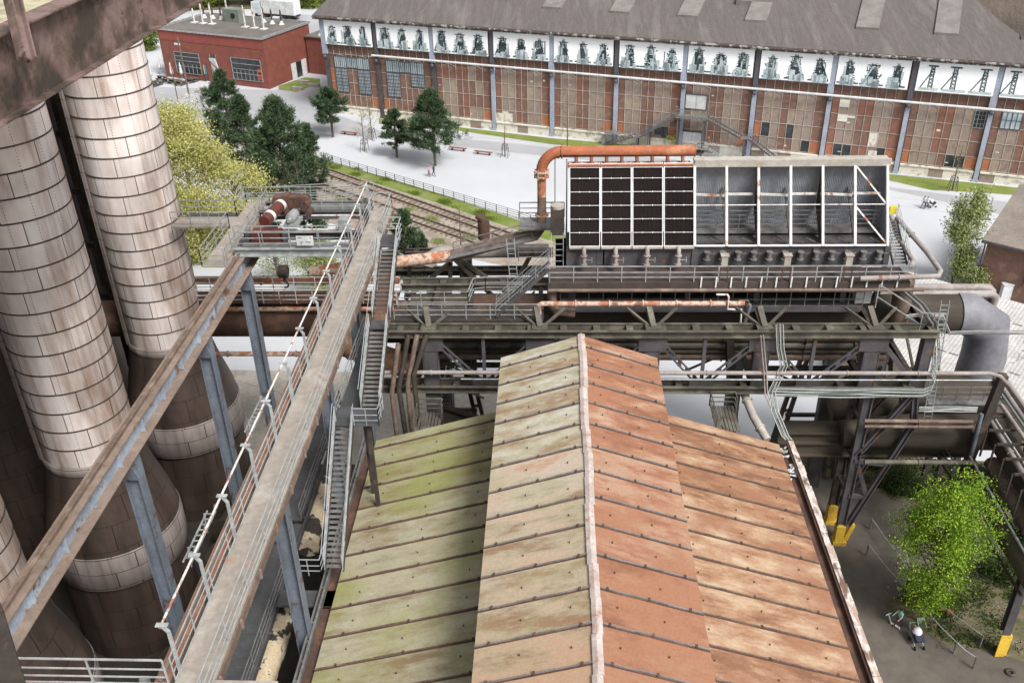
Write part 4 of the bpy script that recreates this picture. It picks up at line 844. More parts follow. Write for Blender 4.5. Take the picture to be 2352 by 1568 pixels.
for i in range(8): x = 1.55+i*1.0; m.tube([(x, 59.7, zp-.3), (x, 59.2, zp-.75), (x, 58.8, 26.35)], .12, 10); m.flange((x, 59.3, zp-.66), (0, .8, 1), .19, .04); m.flange((x, 59.1, zp-.85), (0, .8, 1), .19, .03)
part('nozzles', m, 'rust', hp)
m = MB(); m.tube([(1.0, 59.9, zp-.95), (9.1, 59.9, zp-.95)], .2, 12); part('lower_pipe', m, 'rust_peel', hp)
m = MB(); m.box(1.0, 9.15, 58.5, 58.66, 26.4, 26.5); part('panel_cap', m, 'rust_orange', cp)
# tank and small steps left of the panels
t = thing('vent_drum', 'brown upright box with round lid left of the radiator panels', 'tank', (.3, 57.5, 20.3)); m = MB(); m.box(-.15, .75, 57.0, 57.9, 22.2, 24.0); part('body', m, 'steel_dark', t); m = MB(); m.tube([(.3, 57.45, 24.0), (.3, 57.45, 24.18)], .45, 18); part('lid', m, 'concrete', t)
ladder((.3, 56.2, 20.3), (.3, 57.0, 22.4), 'short ladder below the brown upright box', .8)
m = MB(); railing(m, [(-2.3, 60.5, 22), (-.1, 60.5, 22), (.8, 60.5, 22)], r=.03); railing(m, [(-2.3, 57.0, 20.3), (-.3, 57.0, 20.3)]); m.box(-2.3, .8, 58.5, 60.5, 21.9, 22); solo('riser_platform', m, 'galv_dark', 'small railed platform around the rusty riser pipe', 'platform', (-1, 59, 22))
m = MB(); m.bar((.15, 60.5, 22), (.15, 60.5, 26.3), .06, .06); m.bar((-.15, 60.5, 26.3), (.45, 60.5, 26.3), .06, .06); solo('pole', m, 'steel_dark', 'thin dark T-shaped pole left of the radiator panels', 'pole', (.15, 60.5, 22))
# structure below the deck: columns, lower walkway, braces
us = thing('deck_substructure', 'dark steel frame and lower walkway under the cooling plant', 'steel frame', (11, 58, 18))
for x in (1.2, 8.9, 13.4, 19.0, 21.2):
    m = MB(); m.ibeam((x, 55.2, 18.2), (x, 55.2, 20.1), .35, .35); m.ibeam((x, 60.5, 15), (x, 60.5, 20.3), .35, .35); part('column', m, 'steel_slate', us)
m = MB(); m.box(.5, 20.2, 54.6, 55.9, 18.05, 18.12); m.bar((.5, 54.55, 17.95), (20.2, 54.55, 17.95), .08, .35); part('walkway', m, 'steel_slate', us)
m = MB(); railing(m, [(.5, 54.6, 18.12), (20.2, 54.6, 18.12)], sp=.95, r=.024, bars=(1, .5, .05)); part('walkway_railing', m, 'galv_dark', us)
m = MB()
for y, z in ((57.0, 19.2), (58.5, 19.5), (60, 19.7), (56.2, 18.9), (59.2, 18.6)): m.bar((1, y, z), (21.4, y, z), .18, .2)
for i in range(10): x = 1.5+i*2.1; m.bar((x, 55.5, 20.0), (x+1.3, 60, 18.2), .12, .12); m.bar((x, 60.4, 18.2), (x, 60.4, 20), .12, .12); m.bar((x, 55, 19.2), (x, 60, 19.2), .1, .1)
part('joists', m, 'steel_dark', us)
m = MB(); m.tube([(2, 56, 18.8), (12, 56, 18.8)], .14, 8); m.tube([(5, 59, 18.9), (20, 59, 18.9)], .3, 10); m.tube([(12.1, 54.3, 18.75), (12.7, 54.3, 18.75), (12.8, 54.3, 18.5), (12.8, 54.3, 17.9)], .07, 8); part('small_pipes', m, 'steel_olive', us)
bx = PY(1985, 668, 55); m = MB(); m.box(bx.x-.5, bx.x+.5, 54.9, 55.6, 18.2, 20.1); solo('control_cabinet', m, 'white_paint', 'tall white control cabinet under the right end of the cooling plant', 'cabinet', (bx.x, 55.2, 18.2))
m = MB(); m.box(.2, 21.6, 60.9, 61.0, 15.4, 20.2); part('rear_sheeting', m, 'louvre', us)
# rusty pipe with hangers in front of lower walkway
zq = PY(1500, 697, 53.6).z; x0, x1 = PY(1238, 697, 53.6).x, PY(1710, 697, 53.6).x
pipe('rusty_front_pipe', [(x0, 53.6, zq-.75), (x0, 53.6, zq-.1), (x0+.2, 53.6, zq), (x1, 53.6, zq)], .17, 'rust_peel', 'rusty orange pipe along the front of the lower walkway below the cooling plant', fl=2.2, flr=1.5)
pipe('thin_pipe', [(x1-1.9, 53.4, zq+.75), (x1-1.2, 53.4, zq+.75), (x1-1.1, 53.4, zq+.6), (x1-1.1, 53.4, zq-.3), (x1-.2, 53.4, zq-.35), (x1-.15, 53.4, zq-1.4)], .07, 'white_rusty', 'thin stepped pale pipe at the end of the rusty front pipe', n=8)
pipe('thin_pipe', [(x1+.3, 53.5, zq), (x1+.35, 53.5, zq-.2), (x1+.1, 53.3, zq-1.4)], .12, 'pipe_grey', 'short blue-grey pipe dropping from the rusty front pipe', n=8)
# brown downpipe at the left end
q0 = PY(1268, 630, 54.5); pipe('downpipe', [(q0.x, 54.5, 19.9), (q0.x, 54.5, 18.3), (q0.x+.3, 54.4, 17.9), (q0.x+1.5, 54.4, 17.75)], .33, 'pipe_brown', 'thick brown pipe coming down at the left end of the cooling plant', fl=0)
# sloping rusty pipe to the left
a = PY(1236, 543, 59.5); b = PY(1035, 588, 59.5); c = PY(905, 605, 59.5)
m = MB(); m.tube([b0+V3((0, 0, -1.8)), (b0.x, 59.6, a.z+.7), (b0.x-.5, 59.5, a.z+.1), a-V3((1.5, 0, .15)), b], [.3, .34, .42, .42, .4], 16); sp_ = solo('sloping_pipe', m, 'pipe_brown', 'brown pipe sloping down left from the rusty riser', 'pipe', a)
m = MB(); m.tube([b, c-V3((6, 0, .6))], .42, 16); m.flange(b, b-c, .5, .06); solo('sloping_pipe', m, 'rust_peel', 'bright orange peeling end of the sloping pipe beside the crane stairs', 'pipe', b)
m = MB(); d_ = V3((0, -.65, .25)); railing(m, [a+d_+V3((-.4, 0, 0)), b+d_+V3((.3, 0, 0))], sp=1.6, r=.028); m.bar(a+d_, b+d_, .7, .06); solo('pipe_catwalk', m, 'galv_dark', 'narrow catwalk with handrail beside the sloping brown pipe', 'walkway', b)
q = PY(1112, 548, 60.3); m = MB(); m.tube([q, q+V3((0, 0, 1.3))], .42, 14); m.tube([q+V3((0, 0, 1.3)), q+V3((-.15, 0, 1.6)), q+V3((-.5, 0, 1.75))], [.3, .32, .2], 12); solo('vent_cowl', m, 'rust_dark', 'rusty drum-shaped vent on the sloping pipe', 'vent', q)
pipe('rear_duct', [PY(985, 612, 62), PY(990, 590, 62.3), PY(1010, 579, 63), PY(1260, 575, 63)], .5, 'pipe_light', 'pale grey duct behind the sloping pipe', n=16)
m = MB(); chord(m, -11, 0, 63.5, 17.9, .5, .4); solo('rear_girder', m, 'steel_dark', 'dark lattice girder under the pale grey duct', 'girder', (-5, 63.5, 17.9))
# pipes rounding the right end of the cooling plant
p = [PY(1975, 640, 53.7), PY(2155, 634, 53.7), PY(2160, 622, 54.2), PY(2130, 580, 56), PY(2060, 500, 60)]
pipe('looped_pipe', p, .17, 'pipe_light', 'pale brown pipe looping round the right end of the cooling plant', fl=3)
pipe('looped_pipe', [PY(2092, 612, 54.5), PY(2098, 600, 55.5), PY(2060, 540, 59), PY(2045, 490, 61)], .16, 'pipe_light', 'short pinkish pipe inside the bigger loop at the right end of the cooling plant', fl=0)
pipe('vertical_duct', [PY(2080, 635, 55.5), PY(2062, 742, 55.5)], .62, 'pipe_brown', 'thick brown vertical pipe under the right end of the cooling plant', n=20)
sa, sb = PY(2090, 560, 58), PY(2048, 470, 62); s0, s1 = PY(2043, 500, 60), PY(2068, 610, 56); t = thing('end_stairs', 'dark stair with handrail at the right end of the cooling plant', 'stairs', s1)
tr, st, ra = stairs(s0, s1, .9, (1, 0, 0), 14, .3); part('treads', tr, 'galv_dark', t); part('stringers', st, 'steel_dark', t); part('handrails', ra, 'galv', t)
q = PY(2043, 483, 60); m = MB(); m.box(q.x, q.x+.45, 59.9, 60.1, q.z-.25, q.z+.3); solo('warning_sign', m, 'yellow_box', 'small yellow plate at the top of the stair right of the cooling plant', 'sign', q)
# grey twin pipe frame right
a = PY(2120, 675, 58); b = PY(2288, 675, 58); t = thing('pipe_portal', 'pair of lilac-grey pipes forming a portal above the duct elbow', 'pipe', b)
m = MB(); m.tube([a+V3((-3, 0, 0)), b+V3((-.3, 0, 0)), b+V3((0, 0, -.25)), b+V3((0, 0, -5)), ], .28, 14); part('front_pipe', m, 'pipe_light', t); m = MB(); m.tube([a+V3((-3, .8, .1)), b+V3((-.2, .8, .1)), b+V3((.1, .8, -.2)), b+V3((0.1, .8, -5)), ], .26, 14); part('rear_pipe', m, 'pipe_light', t)
m = MB(); m.bar(b+V3((-.05, .4, -.4)), b+V3((-.05, .4, -9)), .7, .6, (0, 1, 0)); part('column', m, 'steel_blue', t)
# light railing cage left of the elbow
m = MB(); a, b, c = PY(2020, 655, 53), PY(2120, 720, 52.4), PY(2175, 722, 52.4)
for A_, B_ in ((a, b), (b, c)): m.bar(A_+V3((0, 0, .05)), B_+V3((0, 0, .05)), .07, .07); m.bar(A_-V3((0, 0, .8)), B_-V3((0, 0, .8)), .05, .05)
for q in (a, b, c, (b+c)/2): m.bar(q, q-V3((0, 0, 1.6)), .06, .06)
solo('end_railing', m, 'galv', 'pale handrail stepping down at the right end of the truss bridge', 'railing', b)
# ------------------------------------------------------------------ foreground shed with raised monitor roof
YG, YN = 48.0, 9.0; XR = 1.7; ZRg = 19.67
sh = thing('casting_shed', 'large foreground shed with rusty sheet roof and raised middle ridge', 'building', (XR, 30, 0))
ML, MR_, zM = -3.14, 6.28, 18.1; EL, ER, zEL, zER = -11.3, 14.25, 12.0, 11.85; zj = 14.45; mjL, mjR = -3.0, 6.1
def slope(name, xa, za, xb, zb, mat, yo=0.0, th=.06):
    m = MB(); n = 22
    P = [(xa, YG+yo, za), (xb, YG+yo, zb), (xb, YN, zb), (xa, YN, za)]
    if xb < xa: P = [P[1], P[0], P[3], P[2]]
    m.prism(P[::-1], (0, 0, -th)); o = part(name, m, mat, sh); return o
slopes = [('roof_slope', XR, ZRg, ML, zM, 'shed_pale'), ('roof_slope', XR, ZRg, MR_, zM, 'shed_orange'), ('roof_slope', mjL+.4, zj+.13, EL, zEL, 'shed_left'), ('roof_slope', mjR-.4, zj+.13, ER, zER, 'shed_orange_low')]
for i, (nm, xa, za, xb, zb, mt) in enumerate(slopes):
    o = slope(nm, xa, za, xb, zb, mt, yo=.25 if i < 2 else 0)
    m = MB(); hk = MB(); j = 0; y = YG-.95
    while y > YN:
        sk = -.35 if i in (0, 2) else -.35   # seams run slightly down towards the camera on both sides
        if i == 0: pa, pb = (xa, y, za+.05), (xb, y+.05, zb+.05)
        else: pa, pb = (xa, y, za+.05), (xb, y+.05, zb+.05)
        pa, pb = V3(pa), V3(pb); nseg = 6
        for k in range(nseg):
            q0, q1 = pa.lerp(pb, k/nseg), pa.lerp(pb, (k+1)/nseg); zz = .02*math.sin(k*2.1+y*3); m.bar(q0+V3((0, zz, 0)), q1+V3((0, zz, 0)), .06, .06)
        m.mi = 1; m.bar(pa+V3((0, -.07, -.035)), pb+V3((0, -.07, -.035)), .06, .04)
        m.mi = 1
        for f in (.12, .5, .88): q = pa.lerp(pb, f); m.box(q.x-.05, q.x+.05, q.y-.09, q.y+.07, q.z-.03, q.z+.06)
        m.mi = 0
        for f in (.2, .62) if i < 2 else (.18, .52, .84):
            q = pa.lerp(pb, f)-V3((0, 1.0+.15*math.sin(j+f*9), .0)); hk.box(q.x-.025, q.x+.025, q.y-.025, q.y+.025, q.z-.04, q.z+.05)
        j += 1; y -= 1.91
    m.mi = 1
    for a_, b_, c_, d_ in hk.pr: m.add(hk.v[a_:b_], [tuple(x-a_ for x in f_) for f_ in hk.f[c_:d_]])
    part('sheet_seams', m, ['roof_light' if i in (0, 1) else 'pipe_brown', 'rust_dark'], o)
m = MB()
y = YG+.3; k = 0
while y > YN: 
    yy = y-1.91; x = XR+.05*math.sin(k*1.3); m.prism([(x-.02, y, ZRg+.13), (x-.21, y, ZRg+.05), (x-.21, y, ZRg-.02), (x+.21, y, ZRg-.02), (x+.21, y, ZRg+.05)], (0, -1.9, 0)); y = yy; k += 1
part('ridge_cap', m, 'ridge_paint', sh)
m = MB(); m.prism([(ML, YG-.05, zM-.08), (XR, YG-.05, ZRg-.1), (MR_, YG-.05, zM-.08), (MR_-.25, YG-.05, zj-.1), (ML+.25, YG-.05, zj-.1)], (0, -.12, 0)); m.prism([(EL, YG-.1, zEL-.1), (EL, YG-.1, 0), (ER, YG-.1, 0), (ER, YG-.1, zER-.1), (mjR, YG-.1, zj), (mjL, YG-.1, zj)], (0, -.12, 0)); part('gable_wall', m, 'steel_dark', sh)
m = MB(); m.box(EL+.1, EL+.25, YN, YG-.3, 0, zEL-.15); m.box(ER-.25, ER-.1, YN, YG-.3, 0, zER-.15); m.box(ML+.3, ML+.4, YN, YG-.3, zj-.1, zM-.1); m.box(MR_-.4, MR_-.3, YN, YG-.3, zj-.1, zM-.1); part('side_wall', m, 'beam_brown', sh)
# gutters with ragged lead lining
m = MB(); m.box(ER+.02, ER+.5, YN, YG-.4, zER-.35, zER-.28); m.box(ER+.5, ER+.6, YN, YG+.2, zER-.55, zER+.02); gt = part('gutter', m, 'rust_dark', sh)
m = MB(); y = YG+.3
while y > YN: L = random.uniform(.5, 1.6); m.box(ER+.62, ER+.98+random.uniform(-.05, .05), y-L, y-.02, zER-.12, zER+.12+random.uniform(-.03, .03)); y -= L
part('parapet_flashing', m, 'peel_wood', gt)
m = MB(); m.box(ER+.6, ER+.95, YN, YG+.2, zER-.6, zER-.13); part('parapet', m, 'steel_dark', gt)
m = MB(); m.box(EL-.55, EL-.02, YN, YG-.2, zEL-.4, zEL-.3); gt = part('gutter', m, 'rust_dark', sh)
m = MB(); m.box(EL-.68, EL-.56, YN, YG+.6, zEL-.3, zEL+.05); m.box(EL-.86, EL-.78, YN, YG+.6, zEL-.2, zEL+.1)
y = YG+.5
while y > YN: m.box(EL-.8, EL-.6, y-.08, y, zEL-.3, zEL+.0); y -= 1.2
part('gutter_rail', m, 'galv_dark', gt)
m = MB()
for i in range(26): a = random.uniform(0, 6.28); q = V3((ER+.25+random.uniform(-.3, .3), YG-1.5+random.uniform(-1.8, 1.8), zER-.2)); m.bar(q, q+V3((math.cos(a)*.4, math.sin(a)*.4, random.uniform(0, .25))), .12, .03)
solo('torn_sheeting', m, 'white_paint', 'crumpled torn white sheeting at the top of the right shed gutter', 'debris', (ER, YG-1.5, zER-.2))
# little platform behind shed (left) and (right)
def small_platform(c, label):
    t = thing('maintenance_platform', label, 'platform', c); m = MB()
    for i in range(7): m.box(c.x-.75+i*.22, c.x-.58+i*.22, c.y-1.4, c.y+1.4, c.z-.06, c.z)
    part('slats', m, 'steel_olive', t); m = MB(); railing(m, [(c.x-.8, c.y-1.4, c.z), (c.x-.8, c.y+1.4, c.z), (c.x+.8, c.y+1.4, c.z), (c.x+.8, c.y+.6, c.z)], r=.035, sp=1.4); part('railing', m, 'steel_olive', t)
    m = MB(); m.bar((c.x, c.y, 0), (c.x, c.y, c.z-.1), .25, .25, (0, 1, 0)); part('support', m, 'steel_dark', t)
c = PY(985, 975, 49.6); small_platform(V3((c.x, 49.6, c.z)), 'small slatted platform behind the left end of the shed gable'); c = PY(1665, 960, 50.0); small_platform(V3((c.x, 50, c.z)), 'small railed platform behind the right end of the shed gable')
# pipes descending behind the left gable
for i, (u0, v0, u1, v1, u2, v2) in enumerate(((938, 768, 916, 890, 930, 985), (958, 768, 936, 880, 945, 980), (980, 768, 950, 860, 960, 960), (915, 790, 900, 900, 912, 1000))):
    pipe('descending_pipe', [PY(u0, v0, 51.4), PY(u1, v1, 50.6), PY(u2, v2, 50.6), PY(u2+10, v2+60, 50.6)], .17, 'pipe_brown' if i % 2 else 'steel_dark', ('brown pipe bending down left of the truss post, leftmost of four', 'dark pipe bending down, second of four left of the truss post', 'thick pipe nearest the left truss post, curving down', 'dark straight pipe farthest left beneath the stair landing')[i])
m = MB(); a, b = PY(1010, 930, 53), PY(1175, 985, 53); m.prism([a, b, b-V3((0, 0, 6)), a-V3((0, 0, 5))], (0, .15, 0)); m.bar(a+V3((0, -.1, .1)), b+V3((0, -.1, .1)), .25, .25); solo('chute_wall', m, 'duct_olive', 'dark sloping steel chute wall behind the shed gable', 'chute', a)
# diagonal pipe and duct right of the monitor gable
pipe('slanted_pipe', [PY(1702, 885, 52.6), PY(1730, 955, 50.6), PY(1762, 1010, 49)], .27, 'concrete', 'pale slanted pipe dropping behind the right shed roof', fl=1.6)
m = MB(); m.tube([PY(1700, 795, 54), PY(1722, 868, 52.5)], .2, 14); o = solo('capped_pipe', m, 'steel_olive', 'olive pipe stub with round red cap under the truss bridge', 'pipe', PY(1722, 868, 52.5)); 
a, b = PY(1700, 795, 54), PY(1722, 868, 52.5); d = (b-a).normalized(); m = MB(); m.tube([b+d*.01, b+d*.05], .21, 16); part('red_cap', m, 'red_paint', o)
m = MB(); m.bar(PY(1675, 780, 55), PY(1685, 985, 52.5), .9, .5, (1, 0, 0)); solo('slanted_duct', m, 'steel_dark', 'dark box duct behind the pale slanted pipe', 'duct', PY(1685, 985, 52.5))
# ------------------------------------------------------------------ lower right: box girders, ducts, pipe rack
a = PY(1790, 990, 53.6); m = MB(); zz = a.z; xg = PY(2235, 1000, 53.6).x
m.box(a.x, xg, 53.7, 54.9, zz-2.1, zz); m.bar((a.x, 53.55, zz-.1), (xg, 53.55, zz-.1), .3, .1); m.bar((a.x, 53.55, zz-.95), (xg, 53.55, zz-.95), .3, .14); m.bar((a.x, 53.55, zz-2.0), (xg, 53.55, zz-2.0), .35, .1)
solo('box_girder', m, 'duct_olive', 'dark horizontal box girder right of the shed gutter, crossing the trestle', 'girder', (a.x, 50.5, zz))
bd = PY(2180, 1010, 52.5); m = MB(); m.tube([(20, 53.5, bd.z-.2), (25, 53.5, bd.z), (xd+1.5, 53.2, bd.z+.2)], [.9, 1.25, 1.3], 24); solo('cross_duct', m, 'duct_olive', 'big dark horizontal duct behind the trestle at lower right', 'duct', (25, 53.5, bd.z))
m = MB(); m.tube([(20, 56.5, 8.6), (24.5, 56.5, 9.6), (xd+.8, 56.5, 9.6)], [1.0, 1.7, 1.75], 24); solo('cross_duct', m, 'duct_olive', 'wide horizontal duct joined to the foot of the grey elbow', 'duct', (26, 56.5, 9.6))
for k, (v, dy, r, lab) in enumerate(((968, .0, .13, 'upper of two level pipes on the big dark duct at right'), (980, .15, .13, 'lower of two level pipes on the big dark duct at right'), (1062, -.8, .17, 'olive pipe under the box girder bending toward the bottom right'))):
    P = [PY(1985, v-2, 51.2+dy), PY(2235, v, 51.2+dy)]
    if k == 2: P += [PY(2262, v+20, 50.6), PY(2352, 1190, 47), PY(2420, 1280, 45)]
    pipe('level_pipe', P, r, 'steel_olive' if k == 2 else 'pipe_brown', lab, fl=4)
m = MB(); railing(m, [PY(2130, 920, 53.6), PY(2290, 920, 53.6)], sp=.9, r=.03); q = PY(2130, 920, 53.6); m.box(q.x, q.x+5, 53.2, 54.2, q.z-.1, q.z); solo('duct_catwalk', m, 'galv_dark', 'small railed catwalk in front of the foot of the grey elbow', 'walkway', q)
cables('cable_bundle', [PY(2110, 940, 51), PY(2245, 940, 51)], 5, .09, .03, 'short level bundle of bright cables below the small catwalk', ('cable',))
# long pipe rack running towards the camera at the right edge
rk = thing('pipe_rack', 'steel rack of olive pipes and ducts running toward the bottom right corner', 'pipe rack', (28.1, 42, 0))
def rline(name, u0, v0, u1, v1, z0, z1, r, mat, fl=0):
    a, b = G(u0, v0, z0), G(u1, v1, z1); m = MB(); m.tube([a, b], r, 16)
    if fl:
        L = (b-a).length; k = int(L/fl)
        for i in range(1, k+1): m.flange(a.lerp(b, i/(k+1)), b-a, r*1.3, .05)
    part(name, m, mat, rk)
rline('duct', 2223, 1066, 2420, 1425, 7.5, 7.5, .6, 'duct_olive'); rline('duct', 2278, 1062, 2440, 1350, 8.2, 8.2, .5, 'pipe_brown', 3)
rline('pipe', 2228, 1048, 2400, 1350, 8.6, 8.6, .08, 'galv', 2.2); rline('pipe', 2270, 955, 2450, 1250, 10.6, 10.6, .2, 'pipe_light', 5); rline('pipe', 2300, 930, 2480, 1190, 11.4, 11.4, .14, 'pipe_light')
rline('pipe', 2272, 820, 2460, 1090, 12.0, 11.0, .22, 'pipe_light'); rline('pipe', 2272, 845, 2440, 1090, 11.7, 10.7, .2, 'pipe_light'); rline('pipe', 2290, 890, 2470, 1150, 11.6, 11.3, .1, 'cable_green')
rline('pipe', 2165, 1018, 2380, 1362, 7.2, 7.0, .06, 'galv'); rline('pipe', 2155, 1022, 2368, 1366, 7.0, 6.8, .06, 'galv_dark'); rline('pipe', 2140, 1025, 2345, 1366, 6.6, 6.4, .1, 'duct_olive'); rline('pipe', 2285, 960, 2440, 1200, 10.9, 10.9, .06, 'cable')
a, b = G(2262, 950, 10.2), G(2470, 1300, 10.2); m = MB(); m.bar(a, b, .35, 1.1); part('girder', m, 'duct_olive', rk)
a, b = G(2300, 1010, 9.4), G(2450, 1260, 9.4); m = MB(); m.bar(a, b, 1.6, .5); part('duct', m, 'steel_dark', rk)
m = MB(); m.ibeam((28.15, 42, 1.9), (28.15, 42, 8.2), .5, .5, .07); part('post', m, 'steel_slate', rk); m = MB(); m.box(27.85, 28.4, 41.7, 41.78, .05, 1.9); m.box(28.3, 28.6, 41.8, 42.3, .05, 1.8); part('yellow_foot', m, 'yellow', rk)
q = PY(2255, 950, 51.5); m = MB(); m.tube([q, PY(2218, 1095, 51.2)], .14, 10); part('blue_strut', m, 'steel_blue', rk)
q = PY(2305, 860, 51.6); m = MB(); m.bar(q, (q.x-.9, 51.6, 5), .5, .5, (0, 1, 0)); m.bar((31.5, 51, 6), (31.5, 51, 11), .4, .4, (0, 1, 0)); part('post', m, 'steel_dark', rk)
for u in (2118, 2150, 2182): q = G(u, 1112); m = MB(); m.bar(q, q+UPV*8.5, .4, .4, (0, 1, 0)); part('post', m, 'steel_dark', rk)
m = MB()
for k in range(8): f = k/8; c = G(2295, 960, 11).lerp(G(2470, 1250, 11), f); m.bar(c+V3((-1.2, 0, .1)), c+V3((1.0, 0, .1)), .12, .15); m.bar(c+V3((-1.3, 0, -2.0)), c+V3((-1.3, 0, .1)), .1, .1)
part('cross_bearers', m, 'steel_dark', rk)
# ------------------------------------------------------------------ white corrugated roof and brick shed at right
A0, B0 = G(2010, 815, 4), G(2240, 893, 4); C0, D0 = G(2430, 700, 6.2), G(2075, 650, 6.2)
ws = thing('corrugated_shed', 'low shed with bright white corrugated roof behind the grey elbow', 'building', ((A0+C0)/2).to_tuple()[:2]+(0,))
eu = (B0-A0); eu.z = 0; LW = eu.length; eu.normalize(); en = V3((-eu.y, eu.x, 0))
if en.dot(D0-A0) < 0: en = -en
m = MB(); wid = 14.5; Lr = 34; n = int(Lr/.32); A1 = A0-eu*3
for i in range(n):
    for a, b, za, zb in ((i*.32, i*.32+.16, 0, .025), (i*.32+.16, i*.32+.32, .025, 0)):
        p, q = A1+eu*a, A1+eu*b; m.quad((p.x, p.y, 4+za), (q.x, q.y, 4+zb), (q.x+en.x*wid, q.y+en.y*wid, 5.6+zb), (p.x+en.x*wid, p.y+en.y*wid, 5.6+za))
rf = part('roof', m, 'roof_white', ws); m = MB(); P = [A1, A1+eu*Lr, A1+eu*Lr+en*wid, A1+en*wid]; m.prism([(p.x, p.y, 0) for p in P], (0, 0, 3.85)); part('wall', m, 'brick_plaster', ws)
m = MB()
for d in (3.6, 7.2, 10.8):
    for s in range(0, 33, 1):
        if random.random() < .55: p = A1+eu*s+en*d; z = 4+1.6*d/wid+.1; m.bar((p.x, p.y, z), (p.x+eu.x*.8, p.y+eu.y*.8, z), .06, .03)
part('lap_marks', m, 'steel_dark', rf)
bb = thing('brick_shed', 'dark brick shed with plain grey-brown roof at the right edge', 'building', (47, 92, 0))
e0, e1 = G(2255, 553, 6), G(2352, 577, 6); r0 = G(2342, 430, 8.6); du = (e1-e0); du.z = 0; du.normalize(); dn = V3((-du.y, du.x, 0)); dn = dn if dn.y > 0 else -dn
Wd = (r0-e0).dot(dn); so_ = (r0-e0).dot(du)
m = MB(); P = [e0-du*0, e0+du*16, e0+du*16+dn*Wd, e0+dn*Wd]; P = [V3((p.x, p.y, z)) for p, z in zip(P, (6, 6, 8.8, 8.8))]; m.prism(P, (0, 0, .15)); part('roof', m, 'roof_greybrown', bb)
m = MB(); Q = [e0+du*.5+dn*.4, e0+du*15+dn*.4, e0+du*15+dn*Wd, e0+du*.5+dn*Wd]; m.prism([(p.x, p.y, 0) for p in Q], (0, 0, 5.9)); part('wall', m, 'brick_brown', bb)
m = MB(); m.bar(e0+V3((0, 0, -.05)), e0+du*16+V3((0, 0, -.05)), .2, .2); q = e0+du*.35+dn*.3; m.bar((q.x, q.y, 0), (q.x, q.y, 5.9), .12, .12); part('gutter', m, 'steel_slate', bb)
q = e0+du*4.8+dn*.32; m = MB(); m.box(q.x, q.x+1.2, q.y-.1, q.y+.1, 2.2, 4.2); w_ = part('window', m, 'glass_dark', bb); m = MB()
for k in range(4): m.box(q.x+k*.4-.03, q.x+k*.4+.03, q.y-.16, q.y-.101, 2.2, 4.2)
for k in range(4): m.box(q.x, q.x+1.2, q.y-.15, q.y-.102, 2.2+k*.66-.03, 2.2+k*.66+.03)
part('window_frame', m, 'wood_red', w_)
q = G(2305, 690, 0); m = MB(); m.box(q.x-.5, q.x+.5, q.y-.3, q.y+.3, 0, 1.9); m.box(q.x-.55, q.x+.55, q.y-.35, q.y+.35, 1.9, 2.0); solo('electric_box', m, 'white_paint', 'white box standing below the dark brick shed', 'cabinet', q)
# ------------------------------------------------------------------ stoves
def stove(cx, cy, label, top=62.0):
    c = V3((cx, cy, 0)); t = thing('hot_blast_stove', label, 'tower', c, 'row of plated steel cylinders'); R1, R2 = 2.6, 3.95
    m = MB(); m.lathe(c, [(R1, 14.6)]+[(R1, z) for z in np.arange(16, top, 4)]+[(R1, top), (.01, top+2)], 64); b = part('shell', m, 'stove_light', t)
    m = MB(); 
    for k in range(int((top-15)/1.25)):
        z = 15+k*1.25; m.lathe(c, [(R1+.005, z-.05), (R1+.035, z-.03), (R1+.035, z+.02), (R1+.005, z+.04)], 64)
    part('hoops', m, 'steel_dark', b)
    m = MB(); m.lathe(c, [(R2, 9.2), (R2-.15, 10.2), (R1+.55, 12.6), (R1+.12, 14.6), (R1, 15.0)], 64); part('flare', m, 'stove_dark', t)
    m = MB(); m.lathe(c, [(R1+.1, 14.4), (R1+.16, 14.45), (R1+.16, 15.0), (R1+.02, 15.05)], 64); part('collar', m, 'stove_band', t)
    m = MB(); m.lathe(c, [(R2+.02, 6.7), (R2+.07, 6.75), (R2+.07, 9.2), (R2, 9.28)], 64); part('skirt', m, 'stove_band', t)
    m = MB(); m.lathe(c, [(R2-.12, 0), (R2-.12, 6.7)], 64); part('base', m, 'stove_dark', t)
    m = MB(); a = R_(218); d = V3((math.cos(a), math.sin(a), 0))
    for k, o in ((0, .2), (.09, .1), (-.09, .1)): dd = V3((math.cos(a+k), math.sin(a+k), 0)); m.bar(c+dd*(R1+.12)+V3((0, 0, 15)), c+dd*(R1+.12)+V3((0, 0, top)), o, o, (0, 1, 0))
    part('cable_duct', m, 'stove_band', t)
    return t
for cy, lab in ((56.7, 'tall pale plated cylinder, farthest back of the three in the front row'), (43.8, 'tall pale plated cylinder in the middle of the front row'), (30.9, 'pale plated cylinder nearest the bottom left corner')): stove(-27.4, cy, lab)
